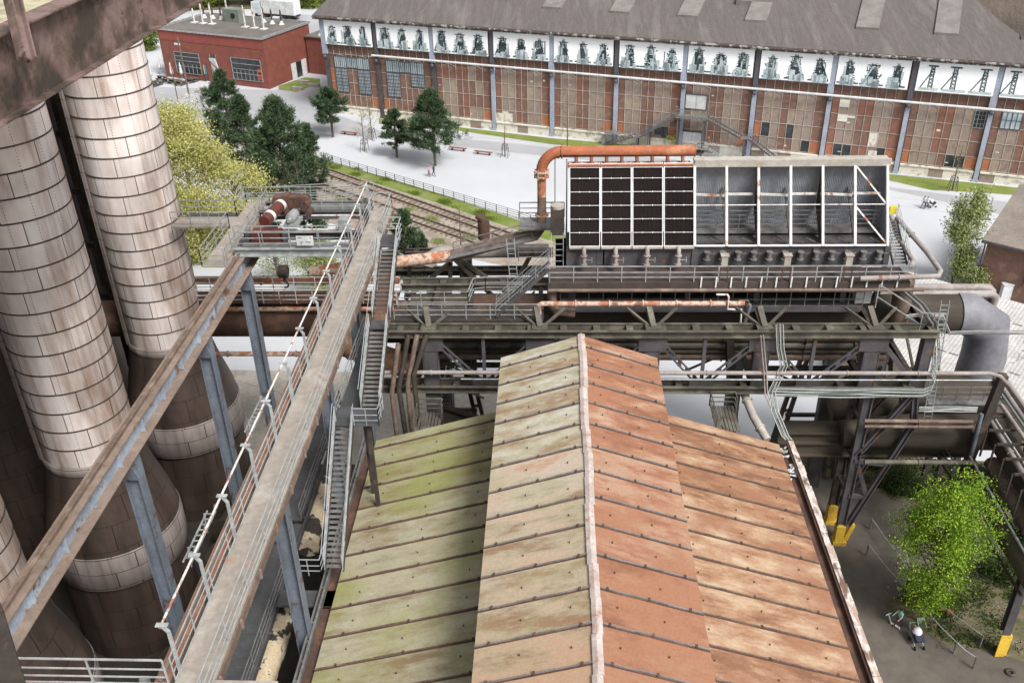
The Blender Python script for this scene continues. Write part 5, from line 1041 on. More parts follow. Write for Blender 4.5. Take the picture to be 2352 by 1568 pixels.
# rear row and downcomers
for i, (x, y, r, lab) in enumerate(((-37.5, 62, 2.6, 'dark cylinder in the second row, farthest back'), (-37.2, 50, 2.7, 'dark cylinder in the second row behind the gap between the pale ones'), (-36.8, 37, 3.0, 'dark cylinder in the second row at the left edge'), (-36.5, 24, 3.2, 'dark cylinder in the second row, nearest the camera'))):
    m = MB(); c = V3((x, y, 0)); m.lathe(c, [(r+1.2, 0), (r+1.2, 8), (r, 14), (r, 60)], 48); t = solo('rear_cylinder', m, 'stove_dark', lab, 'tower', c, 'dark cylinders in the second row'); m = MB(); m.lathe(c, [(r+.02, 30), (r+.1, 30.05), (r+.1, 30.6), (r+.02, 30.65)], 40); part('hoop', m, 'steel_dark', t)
for i, (x, y, r, lab) in enumerate(((-30.9, 50.8, .9, 'slim dark pipe rising between the two pale cylinders'), (-32.6, 53.5, .7, 'thinner pipe beside the slim dark pipe between the cylinders'), (-31.5, 38.5, .9, 'slim dark pipe rising left of the middle pale cylinder'), (-32.5, 60.5, .45, 'thin dark pipe behind the farthest pale cylinder'))):
    pipe('riser_pipe', [(x, y, 0), (x, y, 30), (x-1.5, y+1.5, 38), (x-1.5, y+1.5, 60)], r, 'steel_dark', lab, fl=6, n=20, flr=1.1)
m = MB(); m.box(-62, -42, -15, 76, 0, 62); m.box(-41.9, -35.2, 68, 76, 0, 40); solo('furnace_house_blocker', m, 'steel_dark', 'dark steel furnace house behind the rows of cylinders, enlarged to block sky light', 'building', (-50, 40, 0))  # main mass enlarged beyond the view to block sky light from the left
m = MB()
for z in np.arange(4, 60, 4.5): m.bar((-41.5, 66, z), (-34, 66, z), .3, .4); m.bar((-41.5, 66, z), (-36.8, 66, z+4.5), .2, .2); m.bar((-36.8, 66, z), (-41.5, 66, z+4.5), .2, .2)
for x in (-41.5, -36.8, -34): m.bar((x, 66, 0), (x, 66, 60), .5, .5, (0, 1, 0))
solo('lattice_tower', m, 'louvre', 'dark lattice tower glimpsed between the pale cylinders', 'tower', (-38, 66, 0))
m = MB(); m.box(-41.9, -12.3, 12, 60, .02, .6); struct('painted_shade_yard', m, 'painted_shade')  # slab whose dark colour paints in the shade between cylinders and crane walkway
for i, (x, y, z, L, r) in enumerate(((-23.0, 49.5, 2.6, 4, 1.2), (-21.2, 36.5, 4.2, 5, 1.6), (-20.8, 44.0, 5.2, 4, 1.5))):
    m = MB(); m.tube([(x, y, z), (x+.6, y+L, z)], r, 24); m.flange((x, y, z), (0.1, 1, 0), r*1.12, .12); solo('valve_drum', m, 'duct_olive', ('olive drum lying between the middle and the far cylinder', 'large olive drum beneath the crane walkway near the middle cylinder', 'olive drum beneath the crane walkway near the far blue column')[i], 'drum', (x, y, z))
# ------------------------------------------------------------------ crane runway
ZD = 24.0
rl = thing('crane_runway_beam', 'long rusty brown crane runway beam crossing in front of the pale cylinders', 'crane beam', (-18.7, 35, 0))
m = MB(); m.bar((-18.75, 12, ZD), (-18.75, 57.5, ZD), .75, .06); m.bar((-18.75, 12, ZD-.98), (-18.75, 57.5, ZD-.98), .6, .06); m.bar((-18.35, 12, ZD-.95), (-18.35, 57.5, ZD-.95), .3, .05); part('flanges', m, 'beam_brown', rl)
m = MB(); m.bar((-18.7, 12, ZD-.5), (-18.7, 57.5, ZD-.5), .05, .9); 
for y in np.arange(13, 57, 2.6): m.box(-18.67, -18.45, y, y+.03, ZD-.92, ZD-.05)
part('web', m, 'web_blue', rl); m = MB(); m.ibeam((-18.75, 12, ZD+.12), (-18.75, 57.5, ZD+.12), .16, .16, .04); m.bar((-18.95, 12, ZD+.06), (-18.95, 57.5, ZD+.06), .05, .05); part('rail', m, 'pipe_brown', rl)
def column(x, y, label):
    t = thing('crane_column', label, 'column', (x, y, 0), 'blue-grey columns carrying the crane runway'); m = MB(); zt = ZD-1.05
    m.bar((x-.32, y, 0), (x-.32, y, zt-1.2), .04, .62, (0, 1, 0)); m.bar((x+.32, y, 0), (x+.32, y, zt-1.2), .04, .62, (0, 1, 0)); m.bar((x, y, 0), (x, y, zt-1.2), .62, .04, (0, 1, 0)); part('shaft', m, 'steel_blue', t)
    m = MB(); m.hexa([(x-.35, y-.31, zt-1.2), (x+.35, y-.31, zt-1.2), (x+.35, y+.31, zt-1.2), (x-.35, y+.31, zt-1.2), (x-.2, y-.55, zt), (x+.2, y-.55, zt), (x+.2, y+.55, zt), (x-.2, y+.55, zt)]); part('head', m, 'steel_blue', t); m = MB(); m.box(x-.6, x+.6, y-.6, y+.6, 0, .15); part('foot_plate', m, 'steel_dark', t)
for x, y, lab in ((-18.7, 50.4, 'blue-grey column under the far end of the left crane beam'), (-18.7, 42.6, 'rust-streaked column carrying the left crane beam before the far cylinder'), (-18.7, 32.3, 'rust-streaked column carrying the left crane beam before the middle cylinder'), (-12.35, 32.2, 'blue-grey column under the crane walkway beside the peeling pipe'), (-12.35, 42.2, 'blue-grey column under the middle of the crane walkway'), (-12.35, 50.8, 'blue-grey column under the far end of the crane walkway')): column(x, y, lab)
cw = thing('crane_walkway', 'long pale steel crane walkway with handrails running from the bottom left', 'walkway', (-11.2, 38, ZD))
m = MB(); m.box(-11.85, -10.6, 19.5, 57.6, ZD-.08, ZD); m.box(-11.85, -8.6, 14, 19.5, ZD-.08, ZD); part('deck', m, 'deck_pale', cw)
m = MB(); m.bar((-10.57, 12, ZD-.28), (-10.57, 57.6, ZD-.28), .08, .38); part('side_beam', m, 'pipe_brown', cw)
m = MB(); m.ibeam((-12.25, 19.3, ZD-.25), (-12.25, 57.6, ZD-.25), .5, .5, .05); m.ibeam((-12.25, 19.3, ZD+.1), (-12.25, 57.6, ZD+.1), .14, .2, .04); part('crane_rail', m, 'beam_brown', cw)
m = MB(); m.bar((-12.1, 19.3, ZD+.02), (-12.1, 57.6, ZD+.02), .05, .04); m.bar((-12.4, 19.3, ZD+.02), (-12.4, 57.6, ZD+.02), .06, .03); part('rust_strip', m, 'rust_orange', cw)
m = MB(); railing(m, [(-11.8, 19.4, ZD), (-11.8, 57.5, ZD)], sp=1.95, r=.017, bars=(1, .7, .4, .1), toe=.0); part('left_railing', m, 'rail_bright', cw)
m = MB(); railing(m, [(-10.62, 14, ZD), (-10.62, 51.4, ZD)], sp=2.3, r=.017, bars=(1, .6, .3, .08)); railing(m, [(-10.62, 53.4, ZD), (-10.62, 57.5, ZD), (-11.8, 57.5, ZD)], r=.022, sp=1.5); part('right_railing', m, 'rail_bright', cw)
m = MB(); y = 19.6
while y < 57: m.box(-10.53, -10.46, y, y+.1, ZD-.45, ZD-.05); m.box(-11.8, -10.6, y, y+.05, ZD-.3, ZD-.081); y += 2.35
part('brackets', m, 'beam_brown', cw)
m = MB(); m.tube([(-12.0, 19.7, ZD+2.07), (-12.0, 57, ZD+2.07)], .045, 8); part('conductor_rail', m, 'white_rusty', cw)
y = 19.75
for k in range(13):
    m = MB(); m.bar((-11.78, y, ZD), (-11.78, y, ZD+1.9), .11, .07); m.bar((-11.78, y, ZD+1.85), (-11.92, y, ZD+2.1), .11, .07); m.box(-12.12, -11.74, y-.08, y+.08, ZD+2.13, ZD+2.17); part('gooseneck_post', m, 'rail_bright', cw); y += 3.02
# cable trolley hanging on the conductor rail
t = thing('cable_trolley', 'small ladder-like trolley clipped to the conductor rail at lower left', 'trolley', (-12.3, 23.8, 24.5)); m = MB()
for yy in (23.2, 24.9): m.bar((-12.35, yy, 25.2), (-12.35, yy+.1, 26.0), .04, .04)
for k in range(9): m.bar((-12.5, 23.2+k*.28, 25.6), (-12.2, 23.2+k*.28, 25.6), .04, .04)
m.bar((-12.5, 23, 25.6), (-12.5, 25.6, 25.6), .05, .05); m.bar((-12.2, 23, 25.6), (-12.2, 25.6, 25.6), .05, .05); part('frame', m, 'galv', t); m = MB()
for yy in (23.3, 24.4, 25.5): m.tube([(-12.15, yy, 25.9), (-12.05, yy, 25.9)], .09, 10)
part('rollers', m, 'galv_dark', t)
t2 = copy_tree(t, (-12.3, 31.2, 24.5), 'small ladder-like trolley clipped to the conductor rail halfway along the walkway')
# near cross platform
npf = thing('cross_platform', 'rusty brown platform with handrail along the bottom left edge', 'platform', (-16, 18, ZD))
m = MB(); m.box(-24, -11.86, 14, 19.35, ZD-.1, ZD-.004); part('deck', m, 'deck_rust', npf); m = MB(); railing(m, [(-24, 19.3, ZD), (-12.0, 19.3, ZD)], sp=2.55, r=.026, bars=(1, .62, .3, .03)); part('railing', m, 'rail_bright', npf)
q = V3((-12.9, 19.5, ZD)); m = MB(); m.box(q.x-.12, q.x+.15, q.y-.05, q.y+.1, ZD-.35, ZD+.02); part('junction_box', m, 'galv', npf)
m = MB(); a = G(0, 1480, 26); m.bar(G(-20, 1400, 30), G(45, 1620, 30), .5, .3); solo('near_post', m, 'steel_dark', 'dark blurred post in the bottom left corner', 'post', G(0, 1568, 30))
# crane bridge
cb = thing('crane_bridge', 'grey overhead crane spanning the two runway beams with handrails all round', 'crane', (-15.5, 53, ZD))
for y, mt in ((50.2, 'galv_dark'), (52.6, 'galv'), (55.8, 'galv_dark'), (57.4, 'galv_dark')):
    m = MB(); m.ibeam((-19.0, y, ZD+.3), (-11.9, y, ZD+.3), .4, .5, .04); part('girder', m, 'galv' if y == 50.2 else 'steel_slate', cb)
m = MB(); m.box(-18.6, -12.2, 50.35, 51.0, ZD+.5, ZD+.55); m.box(-18.6, -12.2, 55.9, 57.2, ZD+.45, ZD+.5); part('footwalk', m, 'galv_dark', cb)
m = MB(); railing(m, [(-19.1, 50.1, ZD+.55), (-12.0, 50.1, ZD+.55)], sp=1.75, r=.026); railing(m, [(-19.1, 50.9, ZD+.55), (-12.4, 50.9, ZD+.55)], sp=1.75, r=.022); railing(m, [(-18.9, 55.9, ZD+.5), (-12.2, 55.9, ZD+.5)], sp=1.3, r=.022); railing(m, [(-18.9, 57.3, ZD+.5), (-12.2, 57.3, ZD+.5)], sp=1.3, r=.022); part('railing', m, 'galv', cb)
m = MB(); m.bar((-18.6, 52.7, ZD+.62), (-12.2, 52.7, ZD+.62), .1, .08); m.bar((-18.6, 54.9, ZD+.62), (-12.2, 54.9, ZD+.62), .1, .08); part('trolley_rails', m, 'white_rusty', cb)
for y in (50.4, 56.8): m = MB(); m.tube([(-18.95, y, ZD+.28), (-18.5, y, ZD+.28)], .2, 14); m.tube([(-12.5, y, ZD+.28), (-12.0, y, ZD+.28)], .2, 14); part('wheels', m, 'pipe_light', cb)
q = V3((-14.6, 50.02, ZD+1.1)); m = MB(); m.box(q.x-.5, q.x+.5, q.y-.04, q.y, q.z-.3, q.z+.3); pl = part('sign_plate', m, 'white_paint', cb, 'white notice plate with faint lettering'); m = MB()
for (x0, x1, z) in ((-.4, -.15, .2), (.3, .4, .2), (-.3, -.1, -.08), (.05, .35, -.08), (-.3, -.2, -.2)): m.box(q.x+x0, q.x+x1, q.y-.05, q.y-.042, q.z+z-.02, q.z+z+.02)
part('lettering', m, 'steel_slate', pl)
m = MB(); m.box(-12.9, -12.3, 51.6, 52.3, ZD+.9, ZD+1.7); part('control_box', m, 'galv', cb)
# hoist trolley with drum, motor, hook
hz = ZD+.75; ht = thing('hoist_trolley', 'dark red hoist winch with drum and motor on the overhead crane', 'winch', (-17.2, 53, hz))
m = MB(); m.tube([(-17.5, 52.0, hz+.7), (-16.9, 54.9, hz+.9)], .36, 20); 
part('drum', m, 'oxide', ht); m = MB()
for f in (.25, .75): a, b = V3((-17.5, 52.0, hz+.7)), V3((-16.9, 54.9, hz+.9)); q = a.lerp(b, f); m.flange(q, b-a, .38, .14, 20)
part('white_band', m, 'white_paint', ht)
m = MB(); m.tube([(-16.1, 52.6, hz+.6), (-16.0, 53.6, hz+.6)], .26, 18); m.tube([(-16.1, 52.3, hz+.6), (-16.1, 52.6, hz+.6)], .12, 12); m.box(-16.5, -15.6, 52.4, 53.8, hz+.15, hz+.3)
for k in range(16): a = k*math.pi/8; m.bar((-16.1+.27*math.cos(a), 52.65, hz+.6+.27*math.sin(a)), (-16.0+.27*math.cos(a), 53.55, hz+.6+.27*math.sin(a)), .03, .05)
part('motor', m, 'galv', ht); m = MB(); m.box(-17.6, -15.5, 54.6, 55.2, hz+.5, hz+1.2); m.tube([(-17.3, 55, hz+.9), (-15.4, 55, hz+1.0)], .28, 12); m.tube([(-15.6, 54.3, hz+.7), (-15.6, 55.2, hz+.7)], .3, 12); m.box(-16.9, -16.6, 54.3, 55.3, hz+.2, hz+1.35); m.tube([(-15.2, 53.6, hz+.5), (-15.2, 54.4, hz+.5)], .2, 10)
for k in range(7): m.bar((-17.6+k*.35, 54.5, hz+.3), (-17.5+k*.33, 54.2, hz+1.25+.1*math.sin(k*2)), .05, .05)
part('gearbox', m, 'rust_dark', ht)
m = MB(); m.box(-18.2, -16.4, 51.1, 51.9, hz-.8, hz+.35); part('counter_box', m, 'oxide', ht); m = MB(); m.tube([(-18.5, 51.5, hz+.3), (-18.5, 51.5, hz-.5)], .22, 12); m.tube([(-16.2, 51.3, hz+.35), (-16.2, 51.3, hz-.4)], .2, 12); m.box(-18.9, -18.3, 51.0, 51.6, hz-.4, hz-.1); part('brake', m, 'steel_slate', ht)
m = MB()
for x in (-17.9, -17.7, -17.25, -17.1): m.bar((x, 53.6, hz), (x+.0, 54.0, 21.4), .03, .03)
part('ropes', m, 'galv', ht); m = MB(); m.tube([(-17.75, 54, 21.1), (-17.2, 54, 21.1)], .42, 18); m.box(-17.55, -17.4, 53.9, 54.1, 20.4, 21.1); P = [V3((-17.48+.2*math.cos(a), 54, 20.15+.22*math.sin(a))) for a in [math.pi*.6-k*.45 for k in range(10)]]; m.tube(P, .06, 6); part('hook_block', m, 'steel_dark', ht)
# left landing
ld = thing('side_landing', 'small railed landing on the left crane beam beside the far pale cylinder', 'platform', (-19.8, 52, ZD))
m = MB(); m.box(-20.6, -19.15, 48.9, 58.6, ZD-.1, ZD); m.box(-24.5, -20.6, 54.6, 56.2, ZD-.1, ZD); part('deck', m, 'deck_pale', ld); m = MB(); railing(m, [(-19.1, 49.0, ZD), (-19.1, 58.6, ZD)], sp=1.5, r=.024); railing(m, [(-19.2, 48.9, ZD), (-20.6, 48.9, ZD), (-20.6, 54.4, ZD), (-24.3, 54.4, ZD)], sp=1.4, r=.024); railing(m, [(-24.3, 56.3, ZD), (-20.7, 56.3, ZD), (-20.7, 58.6, ZD), (-19.1, 58.6, ZD), (-12, 58.8, ZD+.3)], sp=1.4, r=.024); part('railing', m, 'galv', ld); m = MB(); m.box(-24.5, -20.7, 56.3, 58, ZD-.8, ZD-.5); part('trough', m, 'deck_dark', ld)
# ------------------------------------------------------------------ crane stairs
ZL = 18.4; P0 = V3((-9.95, 51.6, ZD)); P1 = G(852, 940, ZL); cs = thing('crane_stairs', 'long steep galvanised stair descending from the crane walkway beside the truss bridge', 'stairs', P1)
m = MB(); m.box(-10.6, -9.4, 51.5, 53.3, ZD-.08, ZD); pm = P0.lerp(P1, .5); m.box(pm.x-.55, pm.x+.55, pm.y-.55, pm.y+.55, pm.z-.06, pm.z); m.box(P1.x-.65, P1.x+.7, P1.y-1.5, P1.y, ZL-.06, ZL); part('landing', m, 'deck_dark', cs)
tr, st, ra = MB(), MB(), MB()
for a, b, n in ((P0, pm+V3((0, .55, 0)), 17), (pm-V3((0, .55, 0)), P1, 17)):
    x = stairs(a, b, 1.05, (1, 0, 0), n, .24)
    for q, w in zip((tr, st, ra), x): q.add(w.v, w.f)
part('treads', tr, 'galv_dark', cs); part('stringers', st, 'steel_dark', cs)
m = MB(); m.bar(P0-V3((0, .2, .28)), P1-V3((0, -.2, .28)), .9, .03); part('tread_risers', m, 'rust_dark', cs)
railing(ra, [(-9.4, 51.5, ZD), (-9.4, 53.4, ZD), (-10.5, 53.4, ZD)], r=.026, sp=1); railing(ra, [(P1.x-.65, P1.y-1.5, ZL), (P1.x+.7, P1.y-1.5, ZL), (P1.x+.7, P1.y, ZL)], r=.02, sp=.8)
for s in (-.42, .42):
    for k in (1.35,): 
        o = V3((s*1.4, 0, k)); ra.bar(P0+o, P1+o, .03, .03)
part('railings', ra, 'rail_bright', cs)
Q0 = G(792, 968, ZL); Q1 = PX(768, 1312, Q0.x); print('lower stair', Q0, Q1); cs2 = thing('lower_stairs', 'lower galvanised stair with narrow treads left of the shed gutter', 'stairs', Q1)
tr, st, ra = stairs(Q0, Q1, .95, (1, 0, 0), 27, .22); part('treads', tr, 'galv_dark', cs2); part('stringers', st, 'steel_dark', cs2)
for s in (-.56, .56): ra.bar(Q0+V3((s, 0, 1.2)), Q1+V3((s, 0, 1.2)), .03, .03)
railing(ra, [(Q1.x-1.9, Q1.y-.3, Q1.z), (Q1.x-.6, Q1.y-.3, Q1.z), (Q1.x-.6, Q1.y+1.0, Q1.z)], r=.022, sp=.8); part('railings', ra, 'rail_bright', cs2)
m = MB(); m.box(Q0.x-.6, P1.x-.65, P1.y-1.5, P1.y+.2, ZL-.08, ZL); m.box(Q0.x-.7, Q0.x+.45, P1.y+.2, 51.5, ZL-.5, ZL-.4); part('landing', m, 'deck_dark', cs2); m = MB(); m.bar((P1.x, P1.y-1, 0), (P1.x, P1.y-1, ZL-.1), .22, .22, (0, 1, 0)); m.bar((P1.x-.5, P1.y+.3, 8), (P1.x-.5, P1.y+.3, ZL-.1), .2, .2, (0, 1, 0)); m.bar((P1.x, P1.y-1, ZL-3), (P1.x-.5, P1.y+.3, ZL-3), .15, .15); part('support', m, 'steel_dark', cs2)
m = MB(); railing(m, [(Q0.x-.7, P1.y, ZL-.4), (Q0.x-.7, 51.5, ZL-.4)], r=.022); part('railing', m, 'galv', cs2)
# lower dark walkway and peeling pipe
lw = thing('lower_walkway', 'dark grey walkway below and right of the crane walkway', 'walkway', (-15, 38, 11.5)); m = MB(); m.box(-16.3, -14.6, 41.0, 53, 11.42, 11.5); m.box(-16.6, -14.6, 20, 39.5, 10.9, 11.0); m.box(-16.5, -14.6, 39.5, 41.0, 11.1, 11.2)
m.box(-14.3, -9.9, 34.2, 35.3, 11.6, 11.7); part('deck', m, 'deck_dark', lw)
m = MB(); railing(m, [(-14.6, 41.0, 11.5), (-14.6, 52.8, 11.5)], sp=1.5, r=.024); railing(m, [(-14.6, 20, 11.0), (-14.6, 38.5, 11.0)], sp=1.5, r=.024); part('railing', m, 'galv_dark', lw)
m = MB(); m.bar((-14.55, 20, 10.8), (-14.55, 53, 10.9), .1, .4); m.bar((-11.9, 34.1, 11.5), (-9.9, 34.1, 11.5), .1, .4); 
for y in np.arange(22, 52, 2.2): m.box(-16.0, -14.3, y, y+.06, 10.9, 11.01)
part('side_beam', m, 'steel_slate', lw)
P = [G(748, 1110, 10), G(706, 1255, 10)]; m = MB(); m.tube(P, .62, 22); m.flange(P[1], P[1]-P[0], .72, .06); solo('insulated_pipe', m, 'insulation', 'upper piece of pipe with peeling pale insulation beside the lower stair', 'pipe', P[1])
m = MB(); a, b = G(668, 1375, 9.3), G(560, 1680, 9.3); m.tube([a, b], .66, 22); 
for f_ in (.02, .42, .45, .6, .66, .74): m.flange(a.lerp(b, f_), b-a, .7, .04)
solo('insulated_pipe', m, 'insulation', 'yellowish peeling insulated pipe at the bottom beside the blue-grey column', 'pipe', b)
# pipe bundle on the left gas main
gb = thing('main_catwalk', 'rusty catwalk with railing on top of the brown gas main at left', 'walkway', (-20, ym, zml+1.4)); m = MB(); m.box(-26, -10.8, ym-.6, ym+1.2, zml+1.5, zml+1.56); part('deck', m, 'rust_dark', gb); m = MB(); railing(m, [(-26, ym-.7, zml+1.56), (-10.8, ym-.7, zml+1.56)], sp=1.2, r=.028, bars=(1, .6, .3)); railing(m, [(-26, ym+1.2, zml+1.56), (-10.8, ym+1.2, zml+1.56)], sp=1.5, r=.028); part('railing', m, 'white_rusty', gb)
for dz, dy, r, mat, lab in ((1.35, -1.1, .16, 'rust_peel', 'thin peeling pipe along the front of the brown gas main'), (2.0, 1.9, .22, 'rust', 'rusty pipe behind the catwalk on the brown gas main'), (-2.6, -.6, .18, 'rust_peel', 'thin rusty pipe with elbow below the brown gas main'), (1.9, 2.6, .15, 'pipe_brown', 'thin brown pipe farthest behind the gas main catwalk')):
    pipe('service_pipe', [(-26, ym+dy, zml+dz), (-11, ym+dy, zml+dz)], r, mat, lab, fl=3)
m = MB(); a, b = PY(745, 775, 55.5), PY(965, 850, 53.2); m.tube([a, b], .85, 20); m.flange(a.lerp(b, .3), b-a, .93, .06); m.flange(a.lerp(b, .6), b-a, .93, .06); solo('slanted_duct', m, 'rust_tan', 'orange-brown duct slanting down behind the crane walkway', 'duct', (-12, 52, 10.5))
pipe('slanted_bar', [(-17.2, 54.5, 12.4), (-13.0, 51.0, 11.2)], .12, 'white_paint', 'bright white slanting pipe below the brown gas main', n=10)
# ------------------------------------------------------------------ near girder and grating at upper left, plate at upper right
ng = thing('near_girder', 'huge weathered pinkish girder close to the camera at upper left', 'girder', (-16, 30, 40))
XG = -15.9; zb_ = 40.0; m = MB(); zt_ = PX(0, 165, XG).z
m.box(XG-.5, XG+.35, 14, 70, zb_-.05, zb_+.0); m.box(XG-.02, XG+.04, 14, 70, zb_, zb_+2.15); m.box(XG-.5, XG+.35, 14, 70, zb_+2.15, zb_+2.2); part('plate', m, 'girder_paint', ng)
m = MB()
for y in (24.0, 38.0, 52): m.box(XG+.04, XG+.5, y, y+.1, zb_, zb_+2.15)
part('stiffener', m, 'girder_paint', ng)
m = MB(); m.box(XG-7.5, XG-.5, 8, 40, zb_+1.5, zb_+1.56); part('grating', m, 'grating', ng)
m = MB(); m.ibeam(G(20, -40, 43.5), G(62, 135, 42.0), .35, .35, .05, (0, 1, 0)); part('strut', m, 'girder_paint', ng)
pcorner = [PY(2225, -30, 7), PY(2380, -30, 7), PY(2380, 100, 7), PY(2352, 84, 7)]
m = MB(); m.prism([PY(2215, -25, 7), PY(2420, -25, 7), PY(2420, 130, 7), PY(2352, 88, 7), PY(2300, 50, 7)], (.1, .25, .05)); solo('near_plate', m, 'plate_blur', 'brown steel plate corner close to the camera at the upper right', 'steel plate', PY(2352, 40, 7))
# ------------------------------------------------------------------ vegetation
def blades(cent, dirs, L, Wd, rng_):
    """cent (n,3) base points, dirs (n,3) unit: one tapering quad per blade"""
    n = len(cent); side = np.cross(dirs, rng_.normal(size=(n, 3))); side /= np.linalg.norm(side, axis=1)[:, None]+1e-9
    Lr = (L*rng_.uniform(.7, 1.2, n))[:, None]; a = cent+side*Wd/2; b = cent-side*Wd/2; c = cent+dirs*Lr-side*Wd*.3; d = cent+dirs*Lr+side*Wd*.3
    return np.stack([a, b, c, d], 1).reshape(-1, 3)
def quads_mesh(name, V, mat):
    n = len(V)//4; me = bpy.data.meshes.new(name); me.vertices.add(len(V)); me.vertices.foreach_set('co', V.astype(np.float32).ravel())
    me.loops.add(4*n); me.loops.foreach_set('vertex_index', np.arange(4*n, dtype=np.int32)); me.polygons.add(n); me.polygons.foreach_set('loop_start', np.arange(0, 4*n, 4, dtype=np.int32))
    me.materials.append(MATS[mat]); me.update(calc_edges=True); me.validate(); return me
def attach(name, me, parent): o = bpy.data.objects.new(name, me); COL.objects.link(o); o.parent = parent; return o
def unit(v): return v/(np.linalg.norm(v, axis=-1, keepdims=True)+1e-9)
def pine(h, r, base, seed, tufts=520, wide=1.0, tip=.3, pw=.62):
    """returns (trunk MB, leaf verts) in local coords; whorls of tufted boughs, irregular outline"""
    q = np.random.default_rng(seed); T = MB(); T.tube([(0, 0, 0), (.04*h*.1, 0, h*.4), (0, .02, h*.97)], [.03*h**.5+.1, .12+.01*h, .03], 8)
    C, D = [], []; nb = int(tufts/12)
    for i in range(nb):
        f = (i+.5)/nb; z = base+(h-base)*f**.85; rr = r*wide*min(1.0, .62+2.6*f)*(1-f)**pw*1.15*q.uniform(.6, 1.12)+.12
        rr *= 1.0
        a = q.uniform(0, 2*math.pi); e = q.uniform(.0, .42)+.35*f; d = np.array([math.cos(a), math.sin(a), math.sin(e)*.6])
        T.tube([(0, 0, z-.15*rr), tuple(np.array([0, 0, z])+d*rr*.95)], [.05, .015], 5)
        for k in range(10):
            t = q.uniform(.28, 1.02)**.7; off = q.normal(size=3)*rr*.13; off[2] *= .35; c = np.array([0, 0, z])+d*rr*t+off
            for j in range(30):
                v = unit(q.normal(size=3)*.8+np.array([d[0]*.9, d[1]*.9, .8])); C.append(c+q.normal(size=3)*.05*r); D.append(v)
    C, D = np.array(C), np.array(D); return T, blades(C, D, .105*r+.12, .05+.008*r, q)
def tree_thing(name, label, cat, loc, T, Vv, leafm, group=None):
    t = thing(name, label, cat, loc, group); WL[t.name] = V3((0, 0, 0)); part('trunk', T, 'bark', t)
    if Vv is not None: attach('crown', quads_mesh('crown', Vv, leafm), t)
    return t
def place(u, v, utop, vtop):
    """base point and height of an upright thing from its foot and top survey points"""
    b = G(u, v); r = ray(utop, vtop); lo, hi = .2, 40
    D = b.y; q = _pt(r, D/r[1]); return b, q.z
PG = 'pines on and around the plaza'
for i, (u, v, ut, vt, wpx, bf, lab) in enumerate((
    (765, 315, 756, 206, 80, .33, 'pine in front of the first hall bay, leftmost of the three plaza pines'),
    (912, 362, 907, 255, 62, .26, 'small pine between the leftmost and the largest plaza pine'),
    (1000, 381, 1002, 213, 112, .22, 'largest pine on the plaza, above the walking couple'),
    (528, 300, 533, 166, 92, .15, 'pine below the red cafe door'),
    (575, 385, 560, 222, 90, .05, 'slender pine in front of the cafe pine'),
    (660, 448, 634, 233, 165, .06, 'very large dark pine beside the yellow-green tree'),
    (722, 430, 705, 288, 78, .05, 'dark pine at the right edge of the large pine, by the fence'),
    (515, 350, 500, 262, 60, .05, 'low dark pine half hidden behind the yellow-green tree'),
    (938, 640, 912, 488, 92, .05, 'dark pine right of the crane walkway'),
    (975, 640, 962, 540, 50, .05, 'small dark pine beside the one right of the crane walkway'),
    (735, 610, 722, 440, 95, .2, 'dark pine seen through the overhead crane'))):
    b, h = place(u, v, ut, vt); dep = (b-V3((0, 0, H))).length; r = wpx/2/F*dep*.98
    T, L = pine(h, r, h*bf, 40+i, tufts=int(330+60*h/6+r*90), pw=.62 if i < 3 else .88, wide=1.0 if i < 3 else 1.12); tree_thing('pine_tree', lab, 'tree', b, T, L, 'pine_leaf', PG)
def grow(T, p, d, L, r, depth, q, ends, spread=.6, up=.15, kids=3, pts=None):
    p1 = p+d*L; mid = p+d*L*.5+q.normal(size=3)*L*.04; T.tube([tuple(p), tuple(mid), tuple(p1)], [r, r*.8, r*.62], 6 if depth > 2 else 4, False)
    if pts is not None and depth <= 2: pts += [(mid, d), (p1, d)]
    if depth == 0: ends.append((p1, d)); return
    for k in range(kids+(1 if q.random() < .4 else 0)):
        nd = unit(d+q.normal(size=3)*spread+np.array([0, 0, up])); grow(T, p1 if k < 2 else mid, nd, L*q.uniform(.6, .82), r*.58, depth-1, q, ends, spread, up, kids, pts)
def decid(h, r, seed, leafm, clusters=260, per=42, size=.14, base=.25, flat=1.0, gap=.35, trunk_r=.16, thin=False, sq=.85, spr=.17):
    q = np.random.default_rng(seed); T = MB(); ends = []; T.tube([(0, 0, 0), (q.normal()*.1, q.normal()*.1, h*.5), (q.normal()*.1, 0, h*.88)], [trunk_r, trunk_r*.65, .03], 8)
    C, D = [], []; lobes = [(q.uniform(0, 2*math.pi), q.uniform(.1, .95), q.uniform(.6, 1.0)) for _ in range(13)]
    for i in range(clusters):
        a, f, s = lobes[i % 13]; a += q.normal()*.35; f = min(1, max(0, f+q.normal()*.09)); z = h*(base+(1-base)*f)
        rr = r*s*math.sin(math.pi*min(.97, .16+.8*(1-f)))**.7*q.uniform(.35, 1.08); c = np.array([rr*math.cos(a), rr*math.sin(a)*flat, z+q.normal()*.25])
        if i % 3 == 0: T.tube([(0, 0, max(.2*h, z-rr*.8)), tuple(c*np.array([.5, .5, 1])-np.array([0, 0, rr*.25])), tuple(c)], [.06, .035, .012], 4, False)
        n = per; P = c+q.normal(size=(n, 3))*np.array([spr*r, spr*r, spr*.55*r*sq]); C.append(P); D.append(unit(q.normal(size=(n, 3))+np.array([0, 0, .35])))
    return T, blades(np.concatenate(C), np.concatenate(D), size, size*.75, q)
